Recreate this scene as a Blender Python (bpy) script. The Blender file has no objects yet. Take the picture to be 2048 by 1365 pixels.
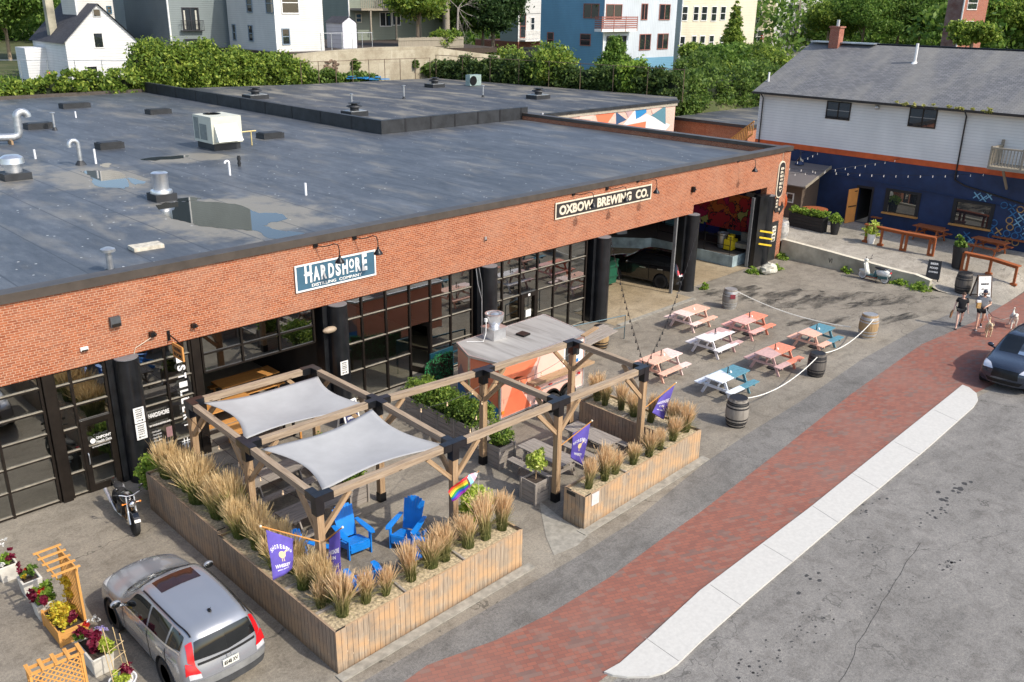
import bpy, math, random
import numpy as np
from mathutils import Vector, Matrix
SC = bpy.context.scene
PI = math.pi
R_ = math.radians
# ------------------------------------------------------------ camera
CAMH = 13.2
FPX = 1794.117
_p, _y, _r = .361118827, .786988986, .0164406554
_f = Vector((math.sin(_y)*math.cos(_p), math.cos(_y)*math.cos(_p), -math.sin(_p)))
_rt = Vector((math.cos(_y), -math.sin(_y), 0)); _up = _rt.cross(_f)
_R = math.cos(_r)*_rt + math.sin(_r)*_up
_U = -math.sin(_r)*_rt + math.cos(_r)*_up
cam = bpy.data.cameras.new('camera'); co = bpy.data.objects.new('camera', cam)
SC.collection.objects.link(co); SC.camera = co
co.matrix_world = Matrix(((_R.x, _U.x, -_f.x, 0), (_R.y, _U.y, -_f.y, 0), (_R.z, _U.z, -_f.z, CAMH), (0, 0, 0, 1)))
cam.sensor_width = 36; cam.lens = FPX/2048*36; cam.clip_end = 3000; cam.clip_start = .1
# ------------------------------------------------------------ light
SUNV = Vector((-.22, 1.03, -1.0)).normalized()      # the way the sunlight travels
elev = math.asin(-SUNV.z)
w = bpy.data.worlds.new('World'); SC.world = w; w.use_nodes = True
wn = w.node_tree; bg = wn.nodes['Background']
sky = wn.nodes.new('ShaderNodeTexSky'); sky.sky_type = 'NISHITA'; sky.sun_disc = False
sky.sun_elevation = elev; sky.sun_rotation = math.atan2(-SUNV.x, -SUNV.y)
sky.air_density = 1.0; sky.dust_density = 2.0
wn.links.new(sky.outputs[0], bg.inputs[0]); bg.inputs[1].default_value = .15
sl = bpy.data.lights.new('sun', 'SUN'); sl.energy = 2.5; sl.angle = R_(.6); sl.color = (1, .93, .82)
so = bpy.data.objects.new('sun', sl); SC.collection.objects.link(so)
so.rotation_euler = SUNV.to_track_quat('-Z', 'Y').to_euler(); so.location = (0, -20, 60)
SC.view_settings.view_transform = 'Standard'; SC.view_settings.look = 'None'
SC.view_settings.gamma = 1; SC.view_settings.exposure = .72
SC.render.resolution_x = 1024; SC.render.resolution_y = 682
SC.render.engine = 'CYCLES'
# ------------------------------------------------------------ survey helpers: where a sight line meets a level / a wall
def _ray(x, y):
    return _R*((x-1024)/FPX) + _U*((682.5-y)/FPX) + _f
def G(x, y, z=0.):
    d = _ray(x, y); t = (z-CAMH)/d.z
    return Vector((d.x*t, d.y*t, z))
def PY(x, y, Y):
    d = _ray(x, y); t = Y/d.y
    return Vector((d.x*t, Y, CAMH+d.z*t))
def PX(x, y, X):
    d = _ray(x, y); t = X/d.x
    return Vector((X, d.y*t, CAMH+d.z*t))
# ------------------------------------------------------------ meshes
class MB:
    def __init__(s):
        s.v = []; s.f = []; s.uv = []; s.mi = []; s.cur = 0
    def add(s, vs, fs, uvs=None, mi=None):
        o = len(s.v); s.v += [tuple(a) for a in vs]
        for k, f in enumerate(fs):
            s.f.append([o+i for i in f]); s.uv.append(uvs[k] if uvs else None)
            s.mi.append(s.cur if mi is None else mi)
        return s
    def bx(s, x0, x1, y0, y1, z0, z1):
        return s.add([(x0, y0, z0), (x1, y0, z0), (x1, y1, z0), (x0, y1, z0), (x0, y0, z1), (x1, y0, z1), (x1, y1, z1), (x0, y1, z1)],
                     [(0, 3, 2, 1), (4, 5, 6, 7), (0, 1, 5, 4), (1, 2, 6, 5), (2, 3, 7, 6), (3, 0, 4, 7)])
    def box(s, c, d, rz=0., M=None):
        m = M or (Matrix.Translation(c) @ Matrix.Rotation(rz, 4, 'Z'))
        hx, hy, hz = d[0]/2, d[1]/2, d[2]/2
        vs = [m @ Vector((a*hx, b*hy, e*hz)) for e in (-1, 1) for a, b in ((-1, -1), (1, -1), (1, 1), (-1, 1))]
        return s.add(vs, [(0, 3, 2, 1), (4, 5, 6, 7), (0, 1, 5, 4), (1, 2, 6, 5), (2, 3, 7, 6), (3, 0, 4, 7)])
    def beam(s, a, b, w, h, side=None, taper=1.):
        a = Vector(a); b = Vector(b); d = b-a; L = d.length; d = d/L
        sd = Vector(side) if side else (d.cross(Vector((0, 0, 1))) if abs(d.z) < .95 else Vector((1, 0, 0)))
        sd = (sd - d*sd.dot(d)).normalized(); up = sd.cross(d)
        vs = []
        for e, p in ((1, a), (taper, b)):
            for i, j in ((-1, -1), (1, -1), (1, 1), (-1, 1)):
                vs.append(p + sd*(i*w/2*e) + up*(j*h/2*e))
        off = random.random()*7
        u = lambda v0, v1: [(off, v0), (off+L, v0), (off+L, v1), (off, v1)]
        fs = [(0, 4, 5, 1), (1, 5, 6, 2), (2, 6, 7, 3), (3, 7, 4, 0), (0, 1, 2, 3), (4, 7, 6, 5)]
        uvs = [u(0, w), u(w, w+h), u(w+h, 2*w+h), u(2*w+h, 2*w+2*h), [(off, 0), (off, w), (off+h, w), (off+h, 0)], [(off, 0), (off, w), (off+h, w), (off+h, 0)]]
        return s.add(vs, fs, uvs)
    def tube(s, pts, r, n=8, cap=True):
        pts = [Vector(p) for p in pts]; N = len(pts)
        rs = r if isinstance(r, (list, tuple)) else [r]*N
        vs = []; fs = []; uvs = []; prev = None; L = 0
        for i, p in enumerate(pts):
            d = (pts[min(i+1, N-1)]-pts[max(i-1, 0)]).normalized()
            if prev is None:
                a = Vector((0, 0, 1)) if abs(d.z) < .9 else Vector((1, 0, 0))
                x = d.cross(a).normalized()
            else:
                x = (prev - d*prev.dot(d)).normalized()
            prev = x; y = d.cross(x)
            for k in range(n):
                t = 2*PI*k/n; vs.append(p + (x*math.cos(t)+y*math.sin(t))*rs[i])
        for i in range(N-1):
            L2 = L+(pts[i+1]-pts[i]).length
            for k in range(n):
                k2 = (k+1) % n
                fs.append((i*n+k, i*n+k2, (i+1)*n+k2, (i+1)*n+k))
                c = 2*PI*rs[i]/n
                uvs.append([(L, k*c), (L, (k+1)*c), (L2, (k+1)*c), (L2, k*c)])
            L = L2
        if cap:
            fs.append(tuple(reversed(range(n)))); uvs.append([(0, 0)]*n)
            fs.append(tuple((N-1)*n+k for k in range(n))); uvs.append([(0, 0)]*n)
        return s.add(vs, fs, uvs)
    def lathe(s, c, prof, n=20, M=None):
        vs = []; fs = []; uvs = []
        m = M or Matrix.Translation(c)
        for r, z in prof:
            for k in range(n):
                t = 2*PI*k/n; vs.append(m @ Vector((r*math.cos(t), r*math.sin(t), z)))
        P = len(prof); l = 0
        for i in range(P-1):
            l2 = l+math.hypot(prof[i+1][0]-prof[i][0], prof[i+1][1]-prof[i][1])
            rr = max(prof[i][0], prof[i+1][0], .05)
            for k in range(n):
                k2 = (k+1) % n
                fs.append((i*n+k, i*n+k2, (i+1)*n+k2, (i+1)*n+k))
                a = 2*PI*rr/n
                uvs.append([(k*a, l), ((k+1)*a, l), ((k+1)*a, l2), (k*a, l2)])
            l = l2
        if prof[0][0] > 1e-4: fs.append(tuple(reversed(range(n)))); uvs.append(None)
        if prof[-1][0] > 1e-4: fs.append(tuple((P-1)*n+k for k in range(n))); uvs.append(None)
        return s.add(vs, fs, uvs)
    def prism(s, poly, z0, z1, M=None):
        n = len(poly); A = sum(poly[i][0]*poly[(i+1) % n][1]-poly[(i+1) % n][0]*poly[i][1] for i in range(n))
        if A < 0: poly = list(reversed(poly))
        vs = [Vector((p[0], p[1], z0)) for p in poly]+[Vector((p[0], p[1], z1)) for p in poly]
        if M: vs = [M @ v for v in vs]
        fs = [tuple(reversed(range(n))), tuple(range(n, 2*n))]+[(i, (i+1) % n, n+(i+1) % n, n+i) for i in range(n)]
        return s.add(vs, fs)
    def sphere(s, c, r, nu=12, nv=8, M=None):
        rr = r if isinstance(r, (list, tuple)) else (r, r, r)
        vs = []; fs = []
        m = M or Matrix.Translation(c)
        for j in range(nv+1):
            ph = -PI/2+PI*j/nv
            for i in range(nu):
                t = 2*PI*i/nu
                vs.append(m @ Vector((rr[0]*math.cos(ph)*math.cos(t), rr[1]*math.cos(ph)*math.sin(t), rr[2]*math.sin(ph))))
        for j in range(nv):
            for i in range(nu):
                i2 = (i+1) % nu; fs.append((j*nu+i, j*nu+i2, (j+1)*nu+i2, (j+1)*nu+i))
        return s.add(vs, fs)
    def quad(s, *p, uv=None):
        return s.add(p, [tuple(range(len(p)))], [uv] if uv else None)
    def xf(s, M):
        s.v = [tuple(M @ Vector(a)) for a in s.v]; return s
    def build(s, name, mats, parent=None, smooth=False, world=True, bevel=0):
        me = bpy.data.meshes.new(name); me.from_pydata(s.v, [], s.f)
        mats = mats if isinstance(mats, (list, tuple)) else [mats]
        for m in mats: me.materials.append(m)
        ul = me.uv_layers.new(name='UVMap'); V = s.v; data = np.zeros((len(me.loops), 2)); li = 0
        for k, f in enumerate(s.f):
            u = s.uv[k]
            if u is None:
                p0 = Vector(V[f[0]]); p1 = Vector(V[f[1]]); p2 = Vector(V[f[2]]); nn = (p1-p0).cross(p2-p0)
                ax, ay, az = abs(nn.x), abs(nn.y), abs(nn.z)
                if az >= ax and az >= ay: u = [(V[i][0], V[i][1]) for i in f]
                elif ax >= ay: u = [(V[i][1], V[i][2]) for i in f]
                else: u = [(V[i][0], V[i][2]) for i in f]
            for q in u: data[li] = q; li += 1
        ul.data.foreach_set('uv', data.ravel())
        if len(mats) > 1: me.polygons.foreach_set('material_index', s.mi)
        return finish(me, name, parent, smooth, world, bevel)
def finish(me, name, parent=None, smooth=False, world=True, bevel=0):
    if smooth:
        try: me.shade_smooth()
        except Exception: me.polygons.foreach_set('use_smooth', [True]*len(me.polygons))
        if smooth != 'full':
            try: me.set_sharp_from_angle(angle=R_(40))
            except Exception: pass
    me.update()
    o = bpy.data.objects.new(name, me); SC.collection.objects.link(o)
    if parent:
        o.parent = parent
        if world and parent.type == 'EMPTY': o.matrix_parent_inverse = parent.matrix_basis.inverted()
    if bevel:
        b = o.modifiers.new('bevel', 'BEVEL'); b.width = bevel; b.segments = 2; b.limit_method = 'ANGLE'
    return o
def T(o, label=None, cat=None, group=None, kind=None):
    if label: o['label'] = label
    if cat: o['category'] = cat
    if group: o['group'] = group
    if kind: o['kind'] = kind
    return o
def ST(o): o['kind'] = 'structure'; return o
def thing(name, label, cat, loc=(0, 0, 0), rz=0., group=None):
    o = bpy.data.objects.new(name, None); SC.collection.objects.link(o)
    o.empty_display_size = .1
    o.location = loc; o.rotation_euler = (0, 0, rz)
    o.matrix_basis = Matrix.Translation(Vector(loc)) @ Matrix.Rotation(rz, 4, 'Z')
    return T(o, label, cat, group)
_kids = {}
def dup(root, loc, rz=0., label=None, group=None, scale=None):
    kids = {}
    for o in SC.collection.objects:
        if o.parent: kids.setdefault(o.parent.name, []).append(o)
    def rec(o, par):
        c = o.copy(); SC.collection.objects.link(c)
        if par: c.parent = par
        for k in kids.get(o.name, []): rec(k, c)
        return c
    r = rec(root, None); r.location = loc; r.rotation_euler = (0, 0, rz)
    if scale: r.scale = (scale,)*3 if not isinstance(scale, (tuple, list)) else scale
    if label: r['label'] = label
    if group: r['group'] = group
    return r
# ------------------------------------------------------------ lettering
def text_mesh(s, bold=0., ext=.01):
    cu = bpy.data.curves.new('t', 'FONT'); cu.body = s; cu.size = 1; cu.extrude = ext; cu.offset = bold
    cu.align_x = 'CENTER'; cu.resolution_u = 3
    o = bpy.data.objects.new('t', cu); SC.collection.objects.link(o)
    dg = bpy.context.evaluated_depsgraph_get(); dg.update()
    me = bpy.data.meshes.new_from_object(o.evaluated_get(dg))
    bpy.data.objects.remove(o); bpy.data.curves.remove(cu)
    return me
def lettering(s, c, right, up, w, h, mat, parent=None, bold=.02, ext=.006, name='lettering', world=True, tilt=0.):
    me = text_mesh(s, bold, .5); n = len(me.vertices); a = np.zeros(n*3); me.vertices.foreach_get('co', a); a = a.reshape(-1, 3)
    mn = a.min(0); mx = a.max(0); a -= (mn+mx)/2; a[:, 0] *= w/(mx[0]-mn[0]); a[:, 1] *= h/(mx[1]-mn[1]); a[:, 2] *= ext
    if tilt:
        ct, st = math.cos(tilt), math.sin(tilt); a[:, 0], a[:, 1] = a[:, 0]*ct-a[:, 1]*st, a[:, 0]*st+a[:, 1]*ct
    R = np.array(Vector(right).normalized()); U = np.array(Vector(up).normalized()); Nn = np.cross(R, U)
    p = np.array(Vector(c))[None]+a[:, :1]*R+a[:, 1:2]*U+(a[:, 2:3]+ext/2)*Nn
    me.vertices.foreach_set('co', p.ravel()); me.materials.clear(); me.materials.append(mat); me.name = name
    return finish(me, name, parent, False, world)
# ------------------------------------------------------------ leaves
def quads_object(name, P, mat, parent=None, world=True, extra=None):
    """P: (n,4,3) array of quads"""
    n = len(P); me = bpy.data.meshes.new(name)
    me.vertices.add(n*4); me.vertices.foreach_set('co', P.reshape(-1).astype(np.float32))
    me.loops.add(n*4); me.loops.foreach_set('vertex_index', np.arange(n*4, dtype=np.int32))
    me.polygons.add(n); me.polygons.foreach_set('loop_start', np.arange(0, n*4, 4, dtype=np.int32))
    me.polygons.foreach_set('loop_total', np.full(n, 4, dtype=np.int32))
    uvl = me.uv_layers.new(name='UVMap'); uv = np.tile(np.array([[0, 0], [1, 0], [1, 1], [0, 1]], dtype=np.float32), (n, 1))
    uvl.data.foreach_set('uv', uv.ravel())
    me.materials.append(mat); me.validate()
    return finish(me, name, parent, False, world)
def leaves(rg, C, size, flat=.5):
    """leaf quads at centres C with random attitudes"""
    n = len(C); d = rg.normal(size=(n, 3)); d /= np.linalg.norm(d, axis=1)[:, None]
    nn = rg.normal(size=(n, 3)); nn[:, 2] += flat*2; e = np.cross(d, nn); e /= np.linalg.norm(e, axis=1)[:, None]+1e-9
    s = size*(.6+.8*rg.random((n, 1)))
    a = d*s; b = e*s*.55
    return np.stack([C-a, C+b-a*.1, C+a, C-b-a*.1], 1)
def blob_pts(rg, blobs, n, shell=.55):
    """points spread through ellipsoids (cx,cy,cz,rx,ry,rz), denser near their surface, gathered in clumps"""
    B = np.array(blobs, float); vol = B[:, 3]*B[:, 4]+B[:, 4]*B[:, 5]+B[:, 3]*B[:, 5]; vol /= vol.sum()
    nc = max(8, n//28)
    k = rg.choice(len(B), nc, p=vol); d = rg.normal(size=(nc, 3)); d /= np.linalg.norm(d, axis=1)[:, None]
    r = shell+(1-shell)*rg.random((nc, 1))**.6
    r *= (.82+.3*rg.random((nc, 1)))
    cc = B[k, :3]+d*r*B[k, 3:6]
    sz = (B[k, 3:6].mean(1)*.17)[:, None]
    idx = rg.integers(0, nc, n)
    P = cc[idx]+rg.normal(size=(n, 3))*sz[idx]*np.array([1, 1, .7])
    return P
def foliage(name, blobs, n, size, mat, parent=None, seed=1, shell=.55, zmin=None, world=True):
    rg = np.random.default_rng(seed); P = blob_pts(rg, blobs, n, shell)
    if zmin is not None: P = P[P[:, 2] > zmin]
    return quads_object(name, leaves(rg, P, size), mat, parent, world)
def catmull(P, t):
    n = len(P); i = min(int(math.floor(t)), n-2); i = max(i, 0); u = t-i
    p1, p2 = P[i], P[i+1]; p0 = P[i-1] if i > 0 else 2*p1-p2; p3 = P[i+2] if i+2 < n else 2*p2-p1
    return .5*((2*p1)+(-p0+p2)*u+(2*p0-5*p1+4*p2-p3)*u*u+(-p0+3*p1-3*p2+p3)*u*u*u)
def skin_mesh(verts, edges, radii, sub=2):
    me = bpy.data.meshes.new('s'); me.from_pydata([tuple(v) for v in verts], edges, [])
    o = bpy.data.objects.new('s', me); SC.collection.objects.link(o)
    m = o.modifiers.new('k', 'SKIN'); m.use_smooth_shade = True
    for i, r in enumerate(radii):
        q = me.skin_vertices[0].data[i]; q.radius = (r, r) if not isinstance(r, tuple) else r; q.use_root = (i == 0)
    if sub: sm = o.modifiers.new('ss', 'SUBSURF'); sm.levels = sub; sm.render_levels = sub
    dg = bpy.context.evaluated_depsgraph_get(); dg.update()
    r = bpy.data.meshes.new_from_object(o.evaluated_get(dg)); bpy.data.objects.remove(o)
    return r
def mesh_part(me, name, mat, parent=None, world=True, smooth='full'):
    me.materials.clear(); me.materials.append(mat); me.name = name
    return finish(me, name, parent, smooth, world)
# ------------------------------------------------------------ materials
def _nt(name):
    m = bpy.data.materials.new(name); m.use_nodes = True; nt = m.node_tree
    b = nt.nodes['Principled BSDF']
    return m, nt, b
def nd(nt, t, ins=None, **props):
    n = nt.nodes.new('ShaderNode'+t)
    for k, v in props.items(): setattr(n, k, v)
    for k, v in (ins or {}).items():
        s = n.inputs[k]
        if isinstance(v, bpy.types.NodeSocket): nt.links.new(v, s)
        else: s.default_value = v
    return n
def c4(c): return (c[0], c[1], c[2], 1)
def ramp(nt, fac, stops, interp='LINEAR'):
    r = nd(nt, 'ValToRGB', {'Fac': fac}); e = r.color_ramp.elements; r.color_ramp.interpolation = interp
    while len(e) < len(stops): e.new(.5)
    for i, (p, c) in enumerate(stops): e[i].position = p; e[i].color = c4(c)
    return r.outputs[0]
def mixc(nt, fac, a, b, mode='MIX'):
    m = nd(nt, 'Mix', data_type='RGBA', blend_type=mode)
    for i, v in ((0, fac), (6, a), (7, b)):
        if isinstance(v, bpy.types.NodeSocket): nt.links.new(v, m.inputs[i])
        else: m.inputs[i].default_value = v if i == 0 else c4(v)
    return m.outputs[2]
def math_(nt, op, a, b=0., c=0.):
    n = nd(nt, 'Math', operation=op)
    for i, v in enumerate((a, b, c)):
        if isinstance(v, bpy.types.NodeSocket): nt.links.new(v, n.inputs[i])
        else: n.inputs[i].default_value = v
    return n.outputs[0]
def coord(nt, kind='Object', scale=(1, 1, 1), rot=(0, 0, 0)):
    tc = nd(nt, 'TexCoord'); mp = nd(nt, 'Mapping', {'Vector': tc.outputs[kind], 'Scale': scale, 'Rotation': rot})
    return mp.outputs[0]
def noise(nt, vec, scale, detail=4, rough=.55, out=0, dist=0.):
    return nd(nt, 'TexNoise', {'Vector': vec, 'Scale': scale, 'Detail': detail, 'Roughness': rough, 'Distortion': dist}).outputs[out]
def bump(nt, b, h, strength=.3, dist=.02):
    n = nd(nt, 'Bump', {'Height': h, 'Strength': strength, 'Distance': dist}); nt.links.new(n.outputs[0], b.inputs['Normal'])
def setc(nt, b, c):
    if isinstance(c, bpy.types.NodeSocket): nt.links.new(c, b.inputs['Base Color'])
    else: b.inputs['Base Color'].default_value = c4(c)
_M = {}
def pm(name, col, rough=.6, metal=0., var=.12, scale=6., col2=None, spec=.5, bmp=0., coat=0., kind='Object', emit=None, alpha=None, tr=0.):
    if name in _M: return _M[name]
    m, nt, b = _nt(name)
    v = coord(nt, kind); n = noise(nt, v, scale, 5, .6)
    lo = tuple(c*(1-var*1.6) for c in col); hi = tuple(min(1, c*(1+var*1.2)) for c in col) if col2 is None else col2
    setc(nt, b, ramp(nt, n, [(.3, lo), (.7, hi)]))
    b.inputs['Roughness'].default_value = rough; b.inputs['Metallic'].default_value = metal
    b.inputs['Specular IOR Level'].default_value = spec
    if coat: b.inputs['Coat Weight'].default_value = coat; b.inputs['Coat Roughness'].default_value = .04
    if bmp: bump(nt, b, noise(nt, v, scale*6, 4), bmp, .01)
    if emit: b.inputs['Emission Color'].default_value = c4(emit[0]); b.inputs['Emission Strength'].default_value = emit[1]
    _M[name] = m; return m
def wood(name, c1, c2, c3=None, along=1.2, across=18., rough=.75, planks=None, knots=True, bmp=.25):
    """grain runs along U"""
    m, nt, b = _nt(name)
    v = coord(nt, 'UV', (along, across, 1)); g = noise(nt, v, 1., 6, .65, dist=.6)
    v2 = coord(nt, 'UV', (.5, 2., 1)); g2 = noise(nt, v2, 1.3, 3)
    col = ramp(nt, g, [(.28, c1), (.5, c2), (.75, c3 or c2)])
    col = mixc(nt, math_(nt, 'MULTIPLY', g2, .6), col, tuple(x*.62 for x in c2))
    if knots:
        k = nd(nt, 'TexVoronoi', {'Vector': coord(nt, 'UV', (1.6, 6, 1)), 'Scale': 1.}, feature='F1').outputs['Distance']
        kk = math_(nt, 'LESS_THAN', k, .09); col = mixc(nt, math_(nt, 'MULTIPLY', kk, .8), col, tuple(x*.25 for x in c1))
    setc(nt, b, col); b.inputs['Roughness'].default_value = rough; b.inputs['Specular IOR Level'].default_value = .3
    bump(nt, b, g, bmp, .004)
    return m
def planked(name, base, light, dark, stain, pw=.14):
    """vertical boards on a planter: U across, V up"""
    m, nt, b = _nt(name)
    uv = coord(nt, 'UV'); sp = nd(nt, 'SeparateXYZ', {'Vector': uv})
    q = math_(nt, 'DIVIDE', sp.outputs[0], pw); idx = math_(nt, 'FLOOR', q); fr = math_(nt, 'FRACT', q)
    wn_ = nd(nt, 'TexWhiteNoise', {'W': idx}, noise_dimensions='1D')
    g = noise(nt, nd(nt, 'CombineXYZ', {'X': math_(nt, 'MULTIPLY', sp.outputs[0], 30.), 'Y': math_(nt, 'MULTIPLY', sp.outputs[1], 2.), 'Z': idx}).outputs[0], 1., 5, .6)
    st = noise(nt, nd(nt, 'CombineXYZ', {'X': math_(nt, 'MULTIPLY', sp.outputs[0], 1.3), 'Y': math_(nt, 'MULTIPLY', sp.outputs[1], 1.6)}).outputs[0], 1.2, 4)
    col = ramp(nt, g, [(.3, dark), (.55, base), (.8, light)])
    col = mixc(nt, math_(nt, 'MULTIPLY', wn_.outputs[0], .55), col, tuple(x*.5 for x in base))
    col = mixc(nt, ramp(nt, st, [(.42, (0, 0, 0)), (.6, (.9, .9, .9))]), col, stain)
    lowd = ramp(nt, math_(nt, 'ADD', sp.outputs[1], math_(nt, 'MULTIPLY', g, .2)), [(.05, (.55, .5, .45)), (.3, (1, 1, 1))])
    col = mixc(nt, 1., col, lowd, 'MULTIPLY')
    gap = math_(nt, 'LESS_THAN', math_(nt, 'MINIMUM', fr, math_(nt, 'SUBTRACT', 1., fr)), .035)
    col = mixc(nt, gap, col, (.02, .015, .01))
    kn = nd(nt, 'TexVoronoi', {'Vector': coord(nt, 'UV', (7, 2.6, 1)), 'Scale': 1.}, feature='F1').outputs['Distance']
    col = mixc(nt, math_(nt, 'MULTIPLY', math_(nt, 'LESS_THAN', kn, .07), .8), col, (.55, .42, .3))
    setc(nt, b, col); b.inputs['Roughness'].default_value = .8
    bump(nt, b, math_(nt, 'SUBTRACT', g, gap), .5, .006)
    return m
def brickm(name, c1, c2, mortar, bw=.213, bh=.0677, ms=.011, header=6, stain=.3, rough=.85, tint=None, rot=0., dirt=(.5, .45, .42)):
    m, nt, b = _nt(name)
    uv = coord(nt, 'UV', rot=(0, 0, rot)); sp = nd(nt, 'SeparateXYZ', {'Vector': uv})
    def br(w_): return nd(nt, 'TexBrick', {'Vector': uv, 'Color1': c4(c1), 'Color2': c4(c2), 'Mortar': c4(mortar), 'Scale': 1., 'Mortar Size': ms, 'Mortar Smooth': .15, 'Brick Width': w_, 'Row Height': bh, 'Bias': -.1})
    a = br(bw); col = a.outputs[0]; fac = a.outputs[1]
    if header:
        a2 = br(bw/2); row = math_(nt, 'MODULO', math_(nt, 'FLOOR', math_(nt, 'DIVIDE', sp.outputs[1], bh)), float(header))
        mk = math_(nt, 'LESS_THAN', math_(nt, 'ABSOLUTE', row), .5)
        col = mixc(nt, mk, col, a2.outputs[0])
    n = noise(nt, coord(nt, 'Object'), .9, 5, .6)
    col = mixc(nt, math_(nt, 'MULTIPLY', ramp(nt, n, [(.4, (0, 0, 0)), (.75, (1, 1, 1))]), stain), col, dirt)
    n2 = noise(nt, coord(nt, 'Object', (1, 1, 1)), 14., 3)
    col = mixc(nt, 1., col, ramp(nt, n2, [(.3, (.78, .78, .78)), (.7, (1.1, 1.1, 1.1))]), 'MULTIPLY')
    setc(nt, b, col); b.inputs['Roughness'].default_value = rough; b.inputs['Specular IOR Level'].default_value = .25
    bump(nt, b, math_(nt, 'SUBTRACT', 1., fac), .5, .006)
    return m
def siding(name, col, lap=.11, vertical=False, rough=.55):
    m, nt, b = _nt(name)
    sp = nd(nt, 'SeparateXYZ', {'Vector': coord(nt, 'UV')}); s_ = sp.outputs[0] if vertical else sp.outputs[1]
    fr = math_(nt, 'FRACT', math_(nt, 'DIVIDE', s_, lap))
    gap = math_(nt, 'LESS_THAN', fr, .1)
    n = noise(nt, coord(nt, 'Object', (.6, .6, .3)), 1.1, 5)
    c = ramp(nt, n, [(.35, tuple(x*.86 for x in col)), (.7, col)])
    c = mixc(nt, math_(nt, 'MULTIPLY', gap, .45), c, tuple(x*.4 for x in col))  # dark lap line: groove dirt plus the lap's shadow put into the colour
    setc(nt, b, c); b.inputs['Roughness'].default_value = rough
    bump(nt, b, math_(nt, 'SUBTRACT', 1., fr) if not vertical else gap, .8, .015)
    return m
def shingles(name, c1, c2, stain=(.2, .19, .17)):
    m, nt, b = _nt(name)
    uv = coord(nt, 'UV')
    a = nd(nt, 'TexBrick', {'Vector': uv, 'Color1': c4(c1), 'Color2': c4(c2), 'Mortar': c4(tuple(x*.45 for x in c1)), 'Scale': 1., 'Mortar Size': .012, 'Brick Width': .32, 'Row Height': .14, 'Bias': 0.})
    n = noise(nt, coord(nt, 'UV', (.55, .2, 1)), 1., 5, .6)
    col = mixc(nt, math_(nt, 'MULTIPLY', ramp(nt, n, [(.42, (0, 0, 0)), (.7, (1, 1, 1))]), .55), a.outputs[0], stain)
    n2 = noise(nt, uv, 22., 3, .7); col = mixc(nt, 1., col, ramp(nt, n2, [(.3, (.7, .7, .7)), (.7, (1.25, 1.25, 1.25))]), 'MULTIPLY')
    setc(nt, b, col); b.inputs['Roughness'].default_value = .9; bump(nt, b, a.outputs[1], -.4, .01)
    return m
def asphalt(name, col, col2, patch=None, cracks=.5, stains=.5, grain=60., sc=.25):
    m, nt, b = _nt(name)
    v = coord(nt, 'Object'); g = noise(nt, v, grain, 3, .75); l = noise(nt, v, sc, 6, .62, dist=.4); l2 = noise(nt, coord(nt, 'Object', (.35, 1.4, 1), (0, 0, .3)), .9, 5, .6)
    c = ramp(nt, l, [(.32, col), (.68, col2)])
    c = mixc(nt, math_(nt, 'MULTIPLY', ramp(nt, l2, [(.52, (0, 0, 0)), (.75, (1, 1, 1))]), stains), c, tuple(x*.5 for x in col))
    c = mixc(nt, 1., c, ramp(nt, g, [(.25, (.62, .62, .62)), (.5, (1, 1, 1)), (.78, (1.45, 1.42, 1.38))]), 'MULTIPLY')
    g2 = noise(nt, v, 15., 5, .75); c = mixc(nt, 1., c, ramp(nt, g2, [(.32, (.74, .74, .74)), (.5, (1, 1, 1)), (.68, (1.25, 1.24, 1.22))]), 'MULTIPLY')
    g3 = noise(nt, v, 1.9, 6, .7, dist=.8); c = mixc(nt, 1., c, ramp(nt, g3, [(.34, (.76, .75, .74)), (.52, (1, 1, 1)), (.7, (1.12, 1.11, 1.09))]), 'MULTIPLY')
    if cracks:
        vv = nd(nt, 'VectorMath', {0: v, 1: nd(nt, 'VectorMath', {0: noise(nt, v, .7, 4, .6, out=1), 'Scale': 2.2}, operation='SCALE').outputs[0]}, operation='ADD').outputs[0]
        e = nd(nt, 'TexVoronoi', {'Vector': vv, 'Scale': .17}, feature='DISTANCE_TO_EDGE').outputs['Distance']
        gate = math_(nt, 'GREATER_THAN', noise(nt, v, .16, 2), .5)
        cr = math_(nt, 'MULTIPLY', math_(nt, 'LESS_THAN', e, .0028), gate)
        c = mixc(nt, math_(nt, 'MULTIPLY', cr, cracks), c, (.02, .02, .018))
    sp = nd(nt, 'TexVoronoi', {'Vector': v, 'Scale': 1.7}, feature='F1').outputs['Distance']
    gate2 = math_(nt, 'GREATER_THAN', noise(nt, v, .45, 3), .56)
    sm = math_(nt, 'MULTIPLY', math_(nt, 'LESS_THAN', math_(nt, 'ADD', sp, math_(nt, 'MULTIPLY', noise(nt, v, 6., 3), .12)), .115), gate2)
    c = mixc(nt, math_(nt, 'MULTIPLY', sm, stains), c, (.035, .034, .034))
    setc(nt, b, c); b.inputs['Roughness'].default_value = .88; b.inputs['Specular IOR Level'].default_value = .3
    bump(nt, b, g, .35, .008)
    return m
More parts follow.
